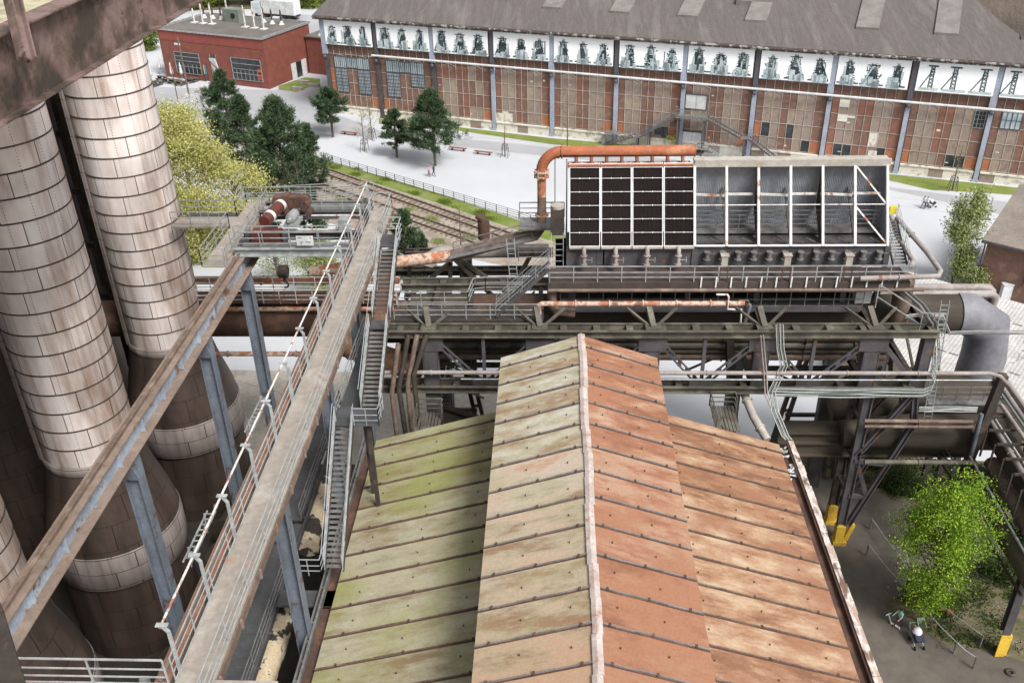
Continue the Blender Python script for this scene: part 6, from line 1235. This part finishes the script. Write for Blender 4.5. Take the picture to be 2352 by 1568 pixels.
# yellow-green spring tree between the stoves and the pines
b, h = place(470, 590, 440, 256); T, L = decid(h*.98, 6.6, 5, 'yellow_leaf', 800, 95, .17, .03, spr=.11); tree_thing('spring_tree', 'large yellow-green tree with fresh leaves beside the farthest pale cylinder', 'tree', b, T, L, 'yellow_leaf')
b = G(560, 560); T, L = decid(9.5, 4.8, 6, 'yellow_leaf', 380, 75, .17, .03); tree_thing('spring_tree', 'lower yellow-green tree behind the overhead crane', 'tree', b, T, L, 'yellow_leaf')
b = G(380, 560); T, L = decid(11, 4.5, 8, 'yellow_leaf', 330, 75, .17, .03); tree_thing('spring_tree', 'yellow-green tree peeking out behind the farthest pale cylinder', 'tree', b, T, L, 'yellow_leaf')
b = G(745, 690); T, L = decid(6.5, 3.2, 9, 'dark_leaf', 160, 42, .16, .1); tree_thing('shrub', 'green shrub seen below the overhead crane, right of the hook', 'shrub', b, T, L, 'birch_leaf')
b = G(640, 640); T, L = decid(5, 2.6, 10, 'birch_leaf', 60, 30, .13, .1); tree_thing('shrub', 'sparse pale shrub seen behind the hanging hook', 'shrub', b, T, L, 'birch_leaf')
b = G(430, 290); T, L = decid(4.6, 3.4, 12, 'blossom', 120, 34, .16, .05); tree_thing('blossom_tree', 'white blossoming bush above the yellow-green tree', 'tree', b, T, L, 'blossom')
# bright green tree at lower right
b, h = place(2112, 1430, 2100, 1095); T, L = decid(h*.98, 3.0, 31, 'bright_leaf', 330, 95, .105, .08, trunk_r=.12, spr=.12, sq=.7); tree_thing('bright_tree', 'bright green young tree at lower right beneath the pipes', 'tree', b, T, L, 'bright_leaf')
b, h = place(2185, 655, 2188, 448); T, L = decid(h, 2.1, 18, 'birch_leaf', 230, 44, .17, .05, sq=1.7); tree_thing('birch_tree', 'pale green slender birch beside the dark brick shed', 'tree', b, T, L, 'birch_leaf')
b = G(2232, 668); T, L = decid(2.8, 1.7, 19, 'birch_leaf', 60, 40, .15, .05); tree_thing('shrub', 'small green bush between the birch and the dark brick shed', 'shrub', b, T, L, 'birch_leaf')
b = G(1548, 338); T, L = decid(2.4, 1.7, 20, 'yellow_leaf', 60, 40, .15, .05); tree_thing('shrub', 'yellow-green bush at the hall wall below the steel stairs', 'shrub', b, T, L, 'yellow_leaf')
for i, (u, v, hh, r, lab) in enumerate(((2085, 1125, 1.7, 1.9, 'dark green bush behind the bright tree, left'), (2215, 1150, 2.0, 1.8, 'dark green bush behind the bright tree, right'), (2290, 1330, 2.2, 1.8, 'dark green bush beside the post of the pipe rack'), (1950, 1065, 1.0, .9, 'low green bush beneath the box girder'), (2000, 1010, 1.2, 1.0, 'small green bush behind the yellow-footed trestle'), (2330, 1240, 1.4, 1.3, 'small bush at the right edge under the pipe rack'))):
    T, L = decid(hh, r, 30+i, 'dark_leaf', 90, 60, .11, .0, trunk_r=.04); tree_thing('bush', lab, 'bush', G(u, v), T, L, 'dark_leaf')
# background woods above the cafe and beside it: separate trees
k = 0
for (u, v, hh, r, mt) in ((335, 118, 6, 3.6, 'wood_leaf'), (318, 80, 7, 4, 'wood_leaf'), (372, 48, 8, 4.5, 'wood_leaf'), (400, 30, 8, 5, 'wood_leaf'), (440, 20, 8, 5, 'wood_leaf'), (480, 14, 8, 5, 'wood_leaf'), (525, 12, 8, 5, 'dark_leaf'), (575, 10, 9, 5.5, 'wood_leaf'), (625, 12, 8, 5.5, 'wood_leaf'), (672, 16, 8, 5, 'dark_leaf'), (712, 20, 8, 4.5, 'wood_leaf'), (745, 8, 7, 4.5, 'wood_leaf'), (450, -12, 10, 6, 'wood_leaf'), (540, -14, 10, 6, 'dark_leaf'), (640, -12, 10, 6, 'wood_leaf'), (730, -16, 10, 6, 'wood_leaf'), (345, 22, 9, 5, 'dark_leaf')):
    T, L = decid(hh, r, 60+k, mt, 120, 46, .3, .03); tree_thing('background_tree', (['leafy green tree behind the left rear corner of the red cafe roof', 'leafy green tree behind the leftmost white roof pipes', 'leafy green tree behind the second group of roof pipes', 'leafy green tree left of the grey roof unit', 'dark green tree behind the grey roof unit', 'leafy green tree just left of the white lorry cab', 'leafy green tree behind the cab of the white lorry', 'dark green tree behind the middle of the lorry box', 'leafy green tree at the right end of the lorry box', 'leafy green tree beside the corner of the long hall roof'][k-2] if 2 <= k < 12 else 'leafy tree deep in the woods behind the red cafe' if k > 1 else ('bright green tree left of the red cafe' if k == 0 else 'second green tree left of the red cafe, half behind the girder')), 'tree', G(u, v), T, L, mt, 'trees behind the red cafe'); k += 1
g_ = MB(); P = [G(250, 30), G(800, 16), G(800, -110), G(250, -110)]; g_.quad(*[V3((p.x, p.y, .02)) for p in P]); struct('woodland_floor', g_, 'weeds')
# bare trees
def bare(u, v, ut, vt, label, seed, guard=True, sp=.5, depth=4, leaf=None, up=.12):
    b, h = place(u, v, ut, vt); q = np.random.default_rng(seed); T = MB(); ends = []; pts = []; T.tube([(0, 0, 0), (0, 0, h*.5), (.05, 0, h*.97)], [.1, .07, .02], 6)
    for i in range(15):
        z = h*(.3+.66*i/15); a = q.uniform(0, 6.28); grow(T, np.array([0, 0, z]), unit(np.array([math.cos(a), math.sin(a), .55])), h*.16*(1.15-i/17), .028, depth-2, q, ends, sp, up, 2, pts)
    Vv = None
    if leaf: C = np.array([e[0] for e in pts]); C = np.repeat(C, 3, 0)+q.normal(size=(len(C)*3, 3))*.12; Vv = blades(C, unit(q.normal(size=C.shape)), .1, .07, q)
    t = tree_thing('bare_tree', label, 'tree', b, T, Vv, leaf or 'birch_leaf')
    if guard:
        m = MB()
        for a in range(4): c, s = math.cos(a*1.57+.6), math.sin(a*1.57+.6); m.bar((c*.75, s*.75, 0), (c*.5, s*.5, 1.9), .07, .07)
        for z, R2 in ((1.85, .5), (1.3, .57)): 
            for a in range(4): c, s, c2, s2 = math.cos(a*1.57+.6)*R2, math.sin(a*1.57+.6)*R2, math.cos(a*1.57+2.17)*R2, math.sin(a*1.57+2.17)*R2; m.bar((c, s, z), (c2, s2, z), .05, .05)
        gd = thing('tree_guard', 'dark wooden stake guard around '+{101: 'the nearer bare tree by the first bench', 102: 'the farther bare tree before the hall', 103: 'the sapling in mid plaza', 105: 'the sapling at the right end of the hall'}[seed], 'tree guard', b); WL[gd.name] = V3((0, 0, 0)); part('stakes', m, 'dark_frame', gd)
    return t
bare(838, 348, 825, 250, 'bare young tree, nearer of two by the first bench', 101, leaf='birch_leaf', depth=3); bare(855, 322, 846, 225, 'bare young tree, farther of two before the hall', 102, leaf='birch_leaf', depth=3)
bare(1160, 360, 1160, 285, 'bare small sapling near the middle of the plaza', 103, depth=2); bare(1303, 345, 1303, 205, 'bare tall tree in front of the hall above the orange pipe', 104, False, depth=4)
bare(2187, 437, 2205, 330, 'bare sapling on the grass at the right end of the hall', 105, leaf='birch_leaf', depth=3); bare(412, 247, 395, 88, 'bare reddish tree in front of the cafe window', 106, False, depth=3)
for i, (u, v, ut, vt, lab) in enumerate(((1060, 590, 1050, 470, 'leafless shrub beside the railway tracks left of the rusty vent'), (1080, 730, 1070, 610, 'leafless shrub behind the braces of the bridge walkway'), (1010, 740, 1005, 640, 'leafless shrub behind the dark bridge column'), (1160, 720, 1160, 640, 'leafless shrub behind the deck stairs'), (640, 640, 665, 585, 'leafless shrub under the overhead crane'), (705, 560, 700, 350, 'leafless tree right of the very large pine'), (2325, 930, 2320, 780, 'leafless shrub at the right edge beyond the white roof'), (2350, 900, 2345, 770, 'second leafless shrub at the right edge beyond the white roof'))): bare(u, v, ut, vt, lab, 120+i, False, .6, 4 if i not in (5,) else 3)
# ground plants
def cover(name, label, poly, n, L, mat, seed):
    q = np.random.default_rng(seed); A = [G(*p) for p in poly]; xs = [a.x for a in A]; ys = [a.y for a in A]; P = []
    def inside(x, y):
        c = False; j = len(A)-1
        for i in range(len(A)):
            if (A[i].y > y) != (A[j].y > y) and x < (A[j].x-A[i].x)*(y-A[i].y)/(A[j].y-A[i].y)+A[i].x: c = not c
            j = i
        return c
    cl = [(q.uniform(min(xs), max(xs)), q.uniform(min(ys), max(ys))) for _ in range(max(6, n//140))]
    while len(P) < n:
        c = cl[q.integers(len(cl))]; x, y = c[0]+q.normal()*.5, c[1]+q.normal()*.5
        if inside(x, y): P.append((x, y, .03))
    P = np.array(P); D = unit(q.normal(size=P.shape)*.6+np.array([0, 0, 1])); me = quads_mesh(name, blades(P, D, L, L*.35, q), mat); o = bpy.data.objects.new(name, me); COL.objects.link(o); tag(o, label, 'plants', None, 'stuff')
cover('weeds', 'low weeds on the soil behind the bright green tree', [(1960, 1045), (2225, 1062), (2330, 1075), (2350, 1200), (2100, 1150), (1970, 1105)], 5200, .28, 'dark_leaf', 1)
cover('weeds', 'low weeds and rubble plants below the bright green tree', [(2035, 1375), (2130, 1375), (2290, 1330), (2345, 1335), (2345, 1510), (2170, 1475)], 2600, .2, 'dark_leaf', 2)
cover('grass_tufts', 'grass tufts along the railway fence', [(700, 347), (1000, 444), (1192, 508), (1187, 526), (1000, 464), (750, 384)], 5000, .16, 'wood_leaf', 3)
cover('dry_weeds', 'dry weeds between the railway tracks', [(740, 395), (1000, 475), (1190, 560), (1060, 585), (900, 540), (740, 470)], 2500, .2, 'birch_leaf', 4)
# ------------------------------------------------------------------ benches, parasols, tables, small furniture
def bench(u, v, label):
    b = G(u, v); t = thing('bench', label, 'bench', b, 'red-brown benches on the plaza'); a = HA; d = V3((math.cos(a), math.sin(a), 0)); n = V3((-d.y, d.x, 0)); m = MB()
    for k in (-.28, -.09, .1): m.bar(b-d*1.45+n*k+V3((0, 0, .46)), b+d*1.45+n*k+V3((0, 0, .46)), .16, .07)
    part('seat', m, 'wood_red', t)
    for s in (-.95, .95): m = MB(); m.obox(b+d*s, d, n, UPV, .06, .2, 0, .41); part('leg', m, 'steel_dark', t)
for u, v, lab in ((804, 310, 'red-brown bench between the leftmost pine and the bare trees'), (1052, 346, 'red-brown bench just right of the largest plaza pine'), (1111, 355, 'red-brown bench left of the small sapling in the plaza'), (945, 325, 'red-brown bench behind the small plaza pine'), (492, 262, 'long pale bench seat near the two walkers by the cafe path')): bench(u, v, lab)
for u, v, lab in ((685, 207, 'pale concrete bench on the small lawn before the cafe'), (722, 200, 'dark low bench at the right of the small cafe lawn'), (456, 214, 'low stone block on the cafe forecourt, left'), (700, 192, 'row of bicycle stands by the open cafe side door')):
    b = G(u, v); m = MB(); m.obox(b, HD, V3((-HD.y, HD.x, 0)), UPV, 1.1 if 'block' not in lab else .5, .3, 0, .5); m.obox(b, HD, V3((-HD.y, HD.x, 0)), UPV, 1.15 if 'block' not in lab else .55, .34, .5, .58); solo('stone_bench', m, 'concrete', lab.replace('row of bicycle stands', 'short grey bench'), 'bench', b)
for i, (u, v, lab) in enumerate(((370, 172, 'folded white parasol at the left corner of the cafe terrace'), (398, 186, 'folded white parasol in the middle of the cafe terrace'), (420, 186, 'folded white parasol below the left cafe window'), (350, 190, 'folded white parasol closest to the far pale cylinder'))):
    b = G(u, v); t = thing('folded_parasol', lab, 'parasol', b, 'folded white parasols on the cafe terrace'); m = MB(); m.tube([b, b+UPV*3.4], .05, 8); part('pole', m, 'galv', t); m = MB(); m.lathe(b, [(.02, 1.2), (.28, 1.25), (.33, 1.7), (.22, 2.6), (.1, 3.4), (.01, 3.6)], 10); part('canopy', m, 'white_paint', t)
proto = None
for i, (u, v) in enumerate(((372, 184), (385, 190), (402, 192), (415, 196), (436, 190), (445, 188), (362, 196), (350, 200))):
    b = G(u, v); lab = ('dark wooden terrace table with two benches, '+('leftmost by the parasol', 'behind the front row', 'between the parasols', 'in front of the left cafe window', 'right of the parasol', 'at the right end of the terrace', 'in the front row', 'nearest the far cylinder')[i])
    if proto is None:
        t = thing('picnic_table', lab, 'table', b, 'dark tables on the cafe terrace'); proto = t; m = MB(); m.obox(b, ex, ey, UPV, .95, .4, .7, .76); part('table_top', m, 'bark', t)
        for s in (-.75, .75): m = MB(); m.obox(b+ey*s, ex, ey, UPV, .95, .15, .42, .47); part('bench_seat', m, 'bark', t)
        for s in (-.7, .7): m = MB(); m.obox(b+ex*s, ex, ey, UPV, .05, .7, 0, .42); m.obox(b+ex*s, ex, ey, UPV, .05, .3, .42, .7); part('leg', m, 'dark_frame', t)
    else: copy_tree(proto, b, lab)
b, h = place(438, 238, 388, 86); m = MB(); m.tube([b, b+UPV*h], .16, 10); t = solo('wooden_mast', m, 'pipe_brown', 'tall brown wooden mast with small cross arm before the cafe', 'mast', b); m = MB(); m.bar(b+UPV*(h-1.2)-ex*.2, b+UPV*(h-1.2)+ex*1.0, .2, .3); part('cross_arm', m, 'white_paint', t)
b = G(452, 238); m = MB(); m.lathe(b, [(.25, 0), (.3, .8), (.3, .9), (.02, .95)], 10); solo('litter_bin', m, 'steel_slate', 'small grey litter bin on the path below the cafe', 'litter bin', b)
b = G(480, 203); m = MB(); m.bar(b, b+UPV*1.3, .5, .3, (0, 1, 0)); m.obox(b, ex, ey, UPV, .5, .3, 0, .1); solo('pavement_sign', m, 'white_paint', 'small white pavement sign in front of the cafe', 'sign', b)
b = G(1386, 331); m = MB(); m.obox(b, HD, V3((-HD.y, HD.x, 0)), UPV, .25, .2, 0, 1.3); m.obox(b, HD, V3((-HD.y, HD.x, 0)), UPV, .28, .23, 1.3, 1.4); solo('utility_box', m, 'galv', 'small grey box on the grass strip before the steel stairs', 'cabinet', b)
b = G(2268, 505); m = MB(); m.bar(b, b+UPV*3.0, .07, .07); m.obox(b, HD, V3((-HD.y, HD.x, 0)), UPV, .35, .2, 0, .15); solo('thin_pole', m, 'galv_dark', 'thin leaning pole on the plaza beside the dark brick shed', 'pole', b)
# rope fence lower right
def rope(uvs, label):
    P = [G(u, v) for u, v in uvs]; t = thing('rope_barrier', label, 'barrier', P[0]); m = MB()
    for p in P: m.bar(p, p+UPV*1.05, .09, .09)
    part('posts', m, 'galv_dark', t); m = MB()
    for a, b in zip(P, P[1:]): mid = a.lerp(b, .5)+UPV*.9; m.tube([a+UPV*1.0, mid, b+UPV*1.0], .035, 6)
    part('rope', m, 'cable', t)
rope([(1998, 1215), (2060, 1300), (2110, 1375), (2250, 1485)], 'rope on posts between the bright tree and the paved path'); rope([(1990, 1275), (2070, 1370), (2120, 1425), (2190, 1500), (2235, 1535)], 'lower rope barrier beside the two visitors with the pushchair')
b = G(2120, 1385); m = MB(); m.tube([b+V3((-1, .3, .8)), b+V3((.2, .1, .8))], .75, 22); 
for k in range(5): m.flange(b+V3((-1+k*.28, .28-k*.04, .8)), (1, -.16, 0), .82, .04)
t = solo('rusty_drum', m, 'rust_dark', 'dark rusty ribbed drum under the bright green tree', 'machine part', b); m = MB(); m.tube([b+V3((.9, -.6, .2)), b+V3((1.5, -1.1, .3))], .15, 10); m.flange(b+V3((1.3, -.95, .27)), (1, -.8, .1), .25, .05); part('pipe_stub', m, 'rust', t)
b = G(2320, 1545); m = MB(); m.lathe(b, [(.12, .05), (.12, .0), (.3, .0), (.3, .12), (.12, .12), (.12, .05)], 20); solo('iron_ring', m, 'steel_dark', 'small iron ring lying on the path at the bottom right', 'ring', b)
q = np.random.default_rng(77); m = MB()
for i in range(260):
    u, v = q.uniform(2150, 2345), q.uniform(1380, 1490); p = G(u, v); s = q.uniform(.02, .07); m.obox(p, V3((math.cos(i), math.sin(i), 0)), V3((-math.sin(i), math.cos(i), 0)), UPV, s, s*.7, 0, s)
so2 = solo('rubble', m, 'ground', 'scattered rubble stones under the bright green tree', 'rubble', (0, 0, 0), kind='stuff')
# ------------------------------------------------------------------ people
def person(loc, rz_, label, top, legs, pose='walk', h=1.72, hairm='hair', lean=0.0, arms=(25, -25), cat='person', extra=None):
    t = thing('person', label, cat, loc); WL[t.name] = V3((0, 0, 0)); t.rotation_euler = (0, 0, rz_)
    s = h/1.72; me = bpy.data.meshes.new('body'); V_, E_, R2 = [], [], []
    def add(p, r, par=None):
        V_.append((p[0]*s, p[1]*s, p[2]*s)); R2.append(r*s)
        if par is not None: E_.append((par, len(V_)-1))
        return len(V_)-1
    st = {'walk': .28, 'stand': .06}[pose]; L = lean
    pv = add((0, 0, .94), .135); ch = add((0, L*.5, 1.22), .15, pv); up_ = add((0, L*.8, 1.40), .14, ch); nk = add((0, L, 1.49), .06, up_); h0 = add((0, L+.02, 1.58), .09, nk); add((0, L+.03, 1.66), .085, h0)
    for sg, f in ((1, 1), (-1, -1)):
        hp = add((sg*.1, 0, .88), .095, pv); kn = add((sg*.1, f*st*.55, .50), .065, hp); an = add((sg*.1, f*st*.9-(.12 if f < 0 else 0), .09), .042, kn); add((sg*.1, f*st*.9+.1, .04), .04, an)
        shd = add((sg*.19, L*.8, 1.38), .06, up_); A_ = R_(arms[0 if sg > 0 else 1]); el = add((sg*.24, L*.8+math.sin(A_)*.28, 1.38-math.cos(A_)*.28), .042, shd); B_ = A_+R_(20); wr = add((sg*.24, L*.8+math.sin(A_)*.28+math.sin(B_)*.24, 1.38-math.cos(A_)*.28-math.cos(B_)*.24), .03, el)
        for k in range(5):
            o = (k-2)*.014; d = V3((o*1.6 if k else -sg*.03, math.sin(B_)*.07, -math.cos(B_)*(.08 if k else .05))); add((sg*.24+o, L*.8+math.sin(A_)*.28+math.sin(B_)*.27+d.y, 1.38-math.cos(A_)*.28-math.cos(B_)*.27+d.z), .009, wr)
    me.from_pydata(V_, E_, []); o = bpy.data.objects.new('body', me); COL.objects.link(o); o.parent = t
    md = o.modifiers.new('skin', 'SKIN'); 
    for i, r in enumerate(R2): me.skin_vertices[0].data[i].radius = (r, r)
    me.skin_vertices[0].data[0].use_root = True
    sb = o.modifiers.new('sub', 'SUBSURF'); sb.levels = 1; sb.render_levels = 1
    for mm in (top, legs, 'skin', hairm): me.materials.append(MATS[mm])
    dg = bpy.context.evaluated_depsgraph_get(); ev = bpy.data.meshes.new_from_object(o.evaluated_get(dg)); o.modifiers.clear(); o.data = ev
    ev.materials.clear()
    for mm in (top, legs, 'skin', hairm, 'cloth_black'): ev.materials.append(MATS[mm])
    for p in ev.polygons:
        c = p.center/s; z = c.z; p.use_smooth = True
        p.material_index = 1 if z < .95 and abs(c.x) < .19 else 0
        if z < .09: p.material_index = 4
        if z > 1.5 and abs(c.x) < .13: p.material_index = 2
        if z > 1.6 and abs(c.x) < .13 or (z > 1.52 and abs(c.x) < .13 and c.y < L-.02): p.material_index = 3
        if abs(c.x) > .195 and z < .94: p.material_index = 2
    m = MB()
    fc = V3((0, L+.115, 1.60))*1
    for sx in (-.032, .032): m.box((sx-.012)*s, (sx+.012)*s, (fc.y-.02)*s, (fc.y+.0)*s, 1.60*s, 1.615*s)
    m.box(-.01*s, .01*s, (fc.y-.02)*s, (fc.y+.015)*s, 1.565*s, 1.6*s); m.box(-.025*s, .025*s, (fc.y-.03)*s, (fc.y-.0)*s, 1.535*s, 1.545*s); part('face_features', m, 'hair', t)
    if extra: extra(t, s)
    return t
person(G(986, 406), R_(-120), 'person in pink top walking beside a person in navy', 'cloth_pink', 'cloth_black', h=1.66)
person(G(997, 405), R_(-110), 'person in navy clothes walking beside a person in pink', 'cloth_navy', 'cloth_navy', h=1.78)
person(G(470, 256), R_(150), 'person in black bending forward on the path by the cafe', 'cloth_black', 'cloth_navy', lean=.18, arms=(60, 50))
person(G(483, 256), R_(20), 'person in maroon coat walking on the path by the cafe', 'cloth_maroon', 'cloth_maroon', 'stand')
person(G(2120, 478), R_(-60), 'person in white top and maroon trousers on the right of the plaza', 'cloth_white', 'cloth_maroon')
person(G(2127, 480), R_(-60), 'person in white shirt and blue trousers pushing a pram', 'cloth_white', 'cloth_jeans', arms=(70, 70))
def pram(loc, rz_, label, sc=1.0, body='cloth_black', top='cloth_white'):
    t = thing('pushchair', label, 'pushchair', loc); WL[t.name] = V3((0, 0, 0)); t.rotation_euler = (0, 0, rz_); t.scale = (sc, sc, sc)
    m = MB(); m.prism([(-.25, -.3, .55), (-.25, .3, .45), (-.25, .45, .7), (-.25, -.45, 1.0)], (.5, 0, 0)); part('seat', m, body, t); m = MB(); m.lathe((0, -.2, .85), [(.01, .3), (.18, .25), (.27, .1), (.3, -.05)], 14); part('hood', m, top, t)
    m = MB()
    for s in (-.27, .27): m.bar((s, -.35, .15), (s, -.75, 1.05), .03, .03); m.bar((s, -.45, .6), (s, .45, .15), .03, .03)
    m.bar((-.27, -.75, 1.05), (.27, -.75, 1.05), .035, .035); part('frame', m, 'galv', t)
    for s, y in ((-.28, -.35), (.28, -.35), (-.28, .45), (.28, .45)): m = MB(); m.tube([(s-.02, y, .13), (s+.02, y, .13)], .13, 14); part('wheel', m, 'cloth_black', t)
    return t
pram(G(2139, 476), R_(-75), 'dark pram with white hood on the right of the plaza')
person(G(2062, 1438), R_(115), 'person in pale aqua jacket holding a white scooter', 'cloth_aqua', 'cloth_maroon', h=1.65, lean=.05, arms=(40, 30))
t = thing('kick_scooter', 'small white kick scooter lying at the feet of the person in aqua', 'scooter', G(2052, 1440)); b = G(2046, 1432); e = G(2064, 1444); m = MB(); m.bar(b+UPV*.12, e+UPV*.12, .12, .04); part('deck', m, 'white_paint', t)
m = MB(); m.bar(b+UPV*.1, b+V3((-.25, .1, .8)), .05, .05); m.bar(b+V3((-.45, .0, .8)), b+V3((-.05, .2, .8)), .05, .05); part('handlebar', m, 'white_paint', t)
for w in (b, e): m = MB(); m.tube([w+V3((-.03, 0, .1)), w+V3((.03, 0, .1))], .1, 14); part('wheel', m, 'cloth_white', t)
person(G(2104, 1452), R_(185), 'person in green top pushing a dark pushchair at lower right', 'cloth_green', 'cloth_navy', h=1.7, arms=(50, 50), lean=.05)
pram(G(2104, 1478), R_(185), 'dark blue pushchair with white bag at lower right', 1.05, 'cloth_navy')
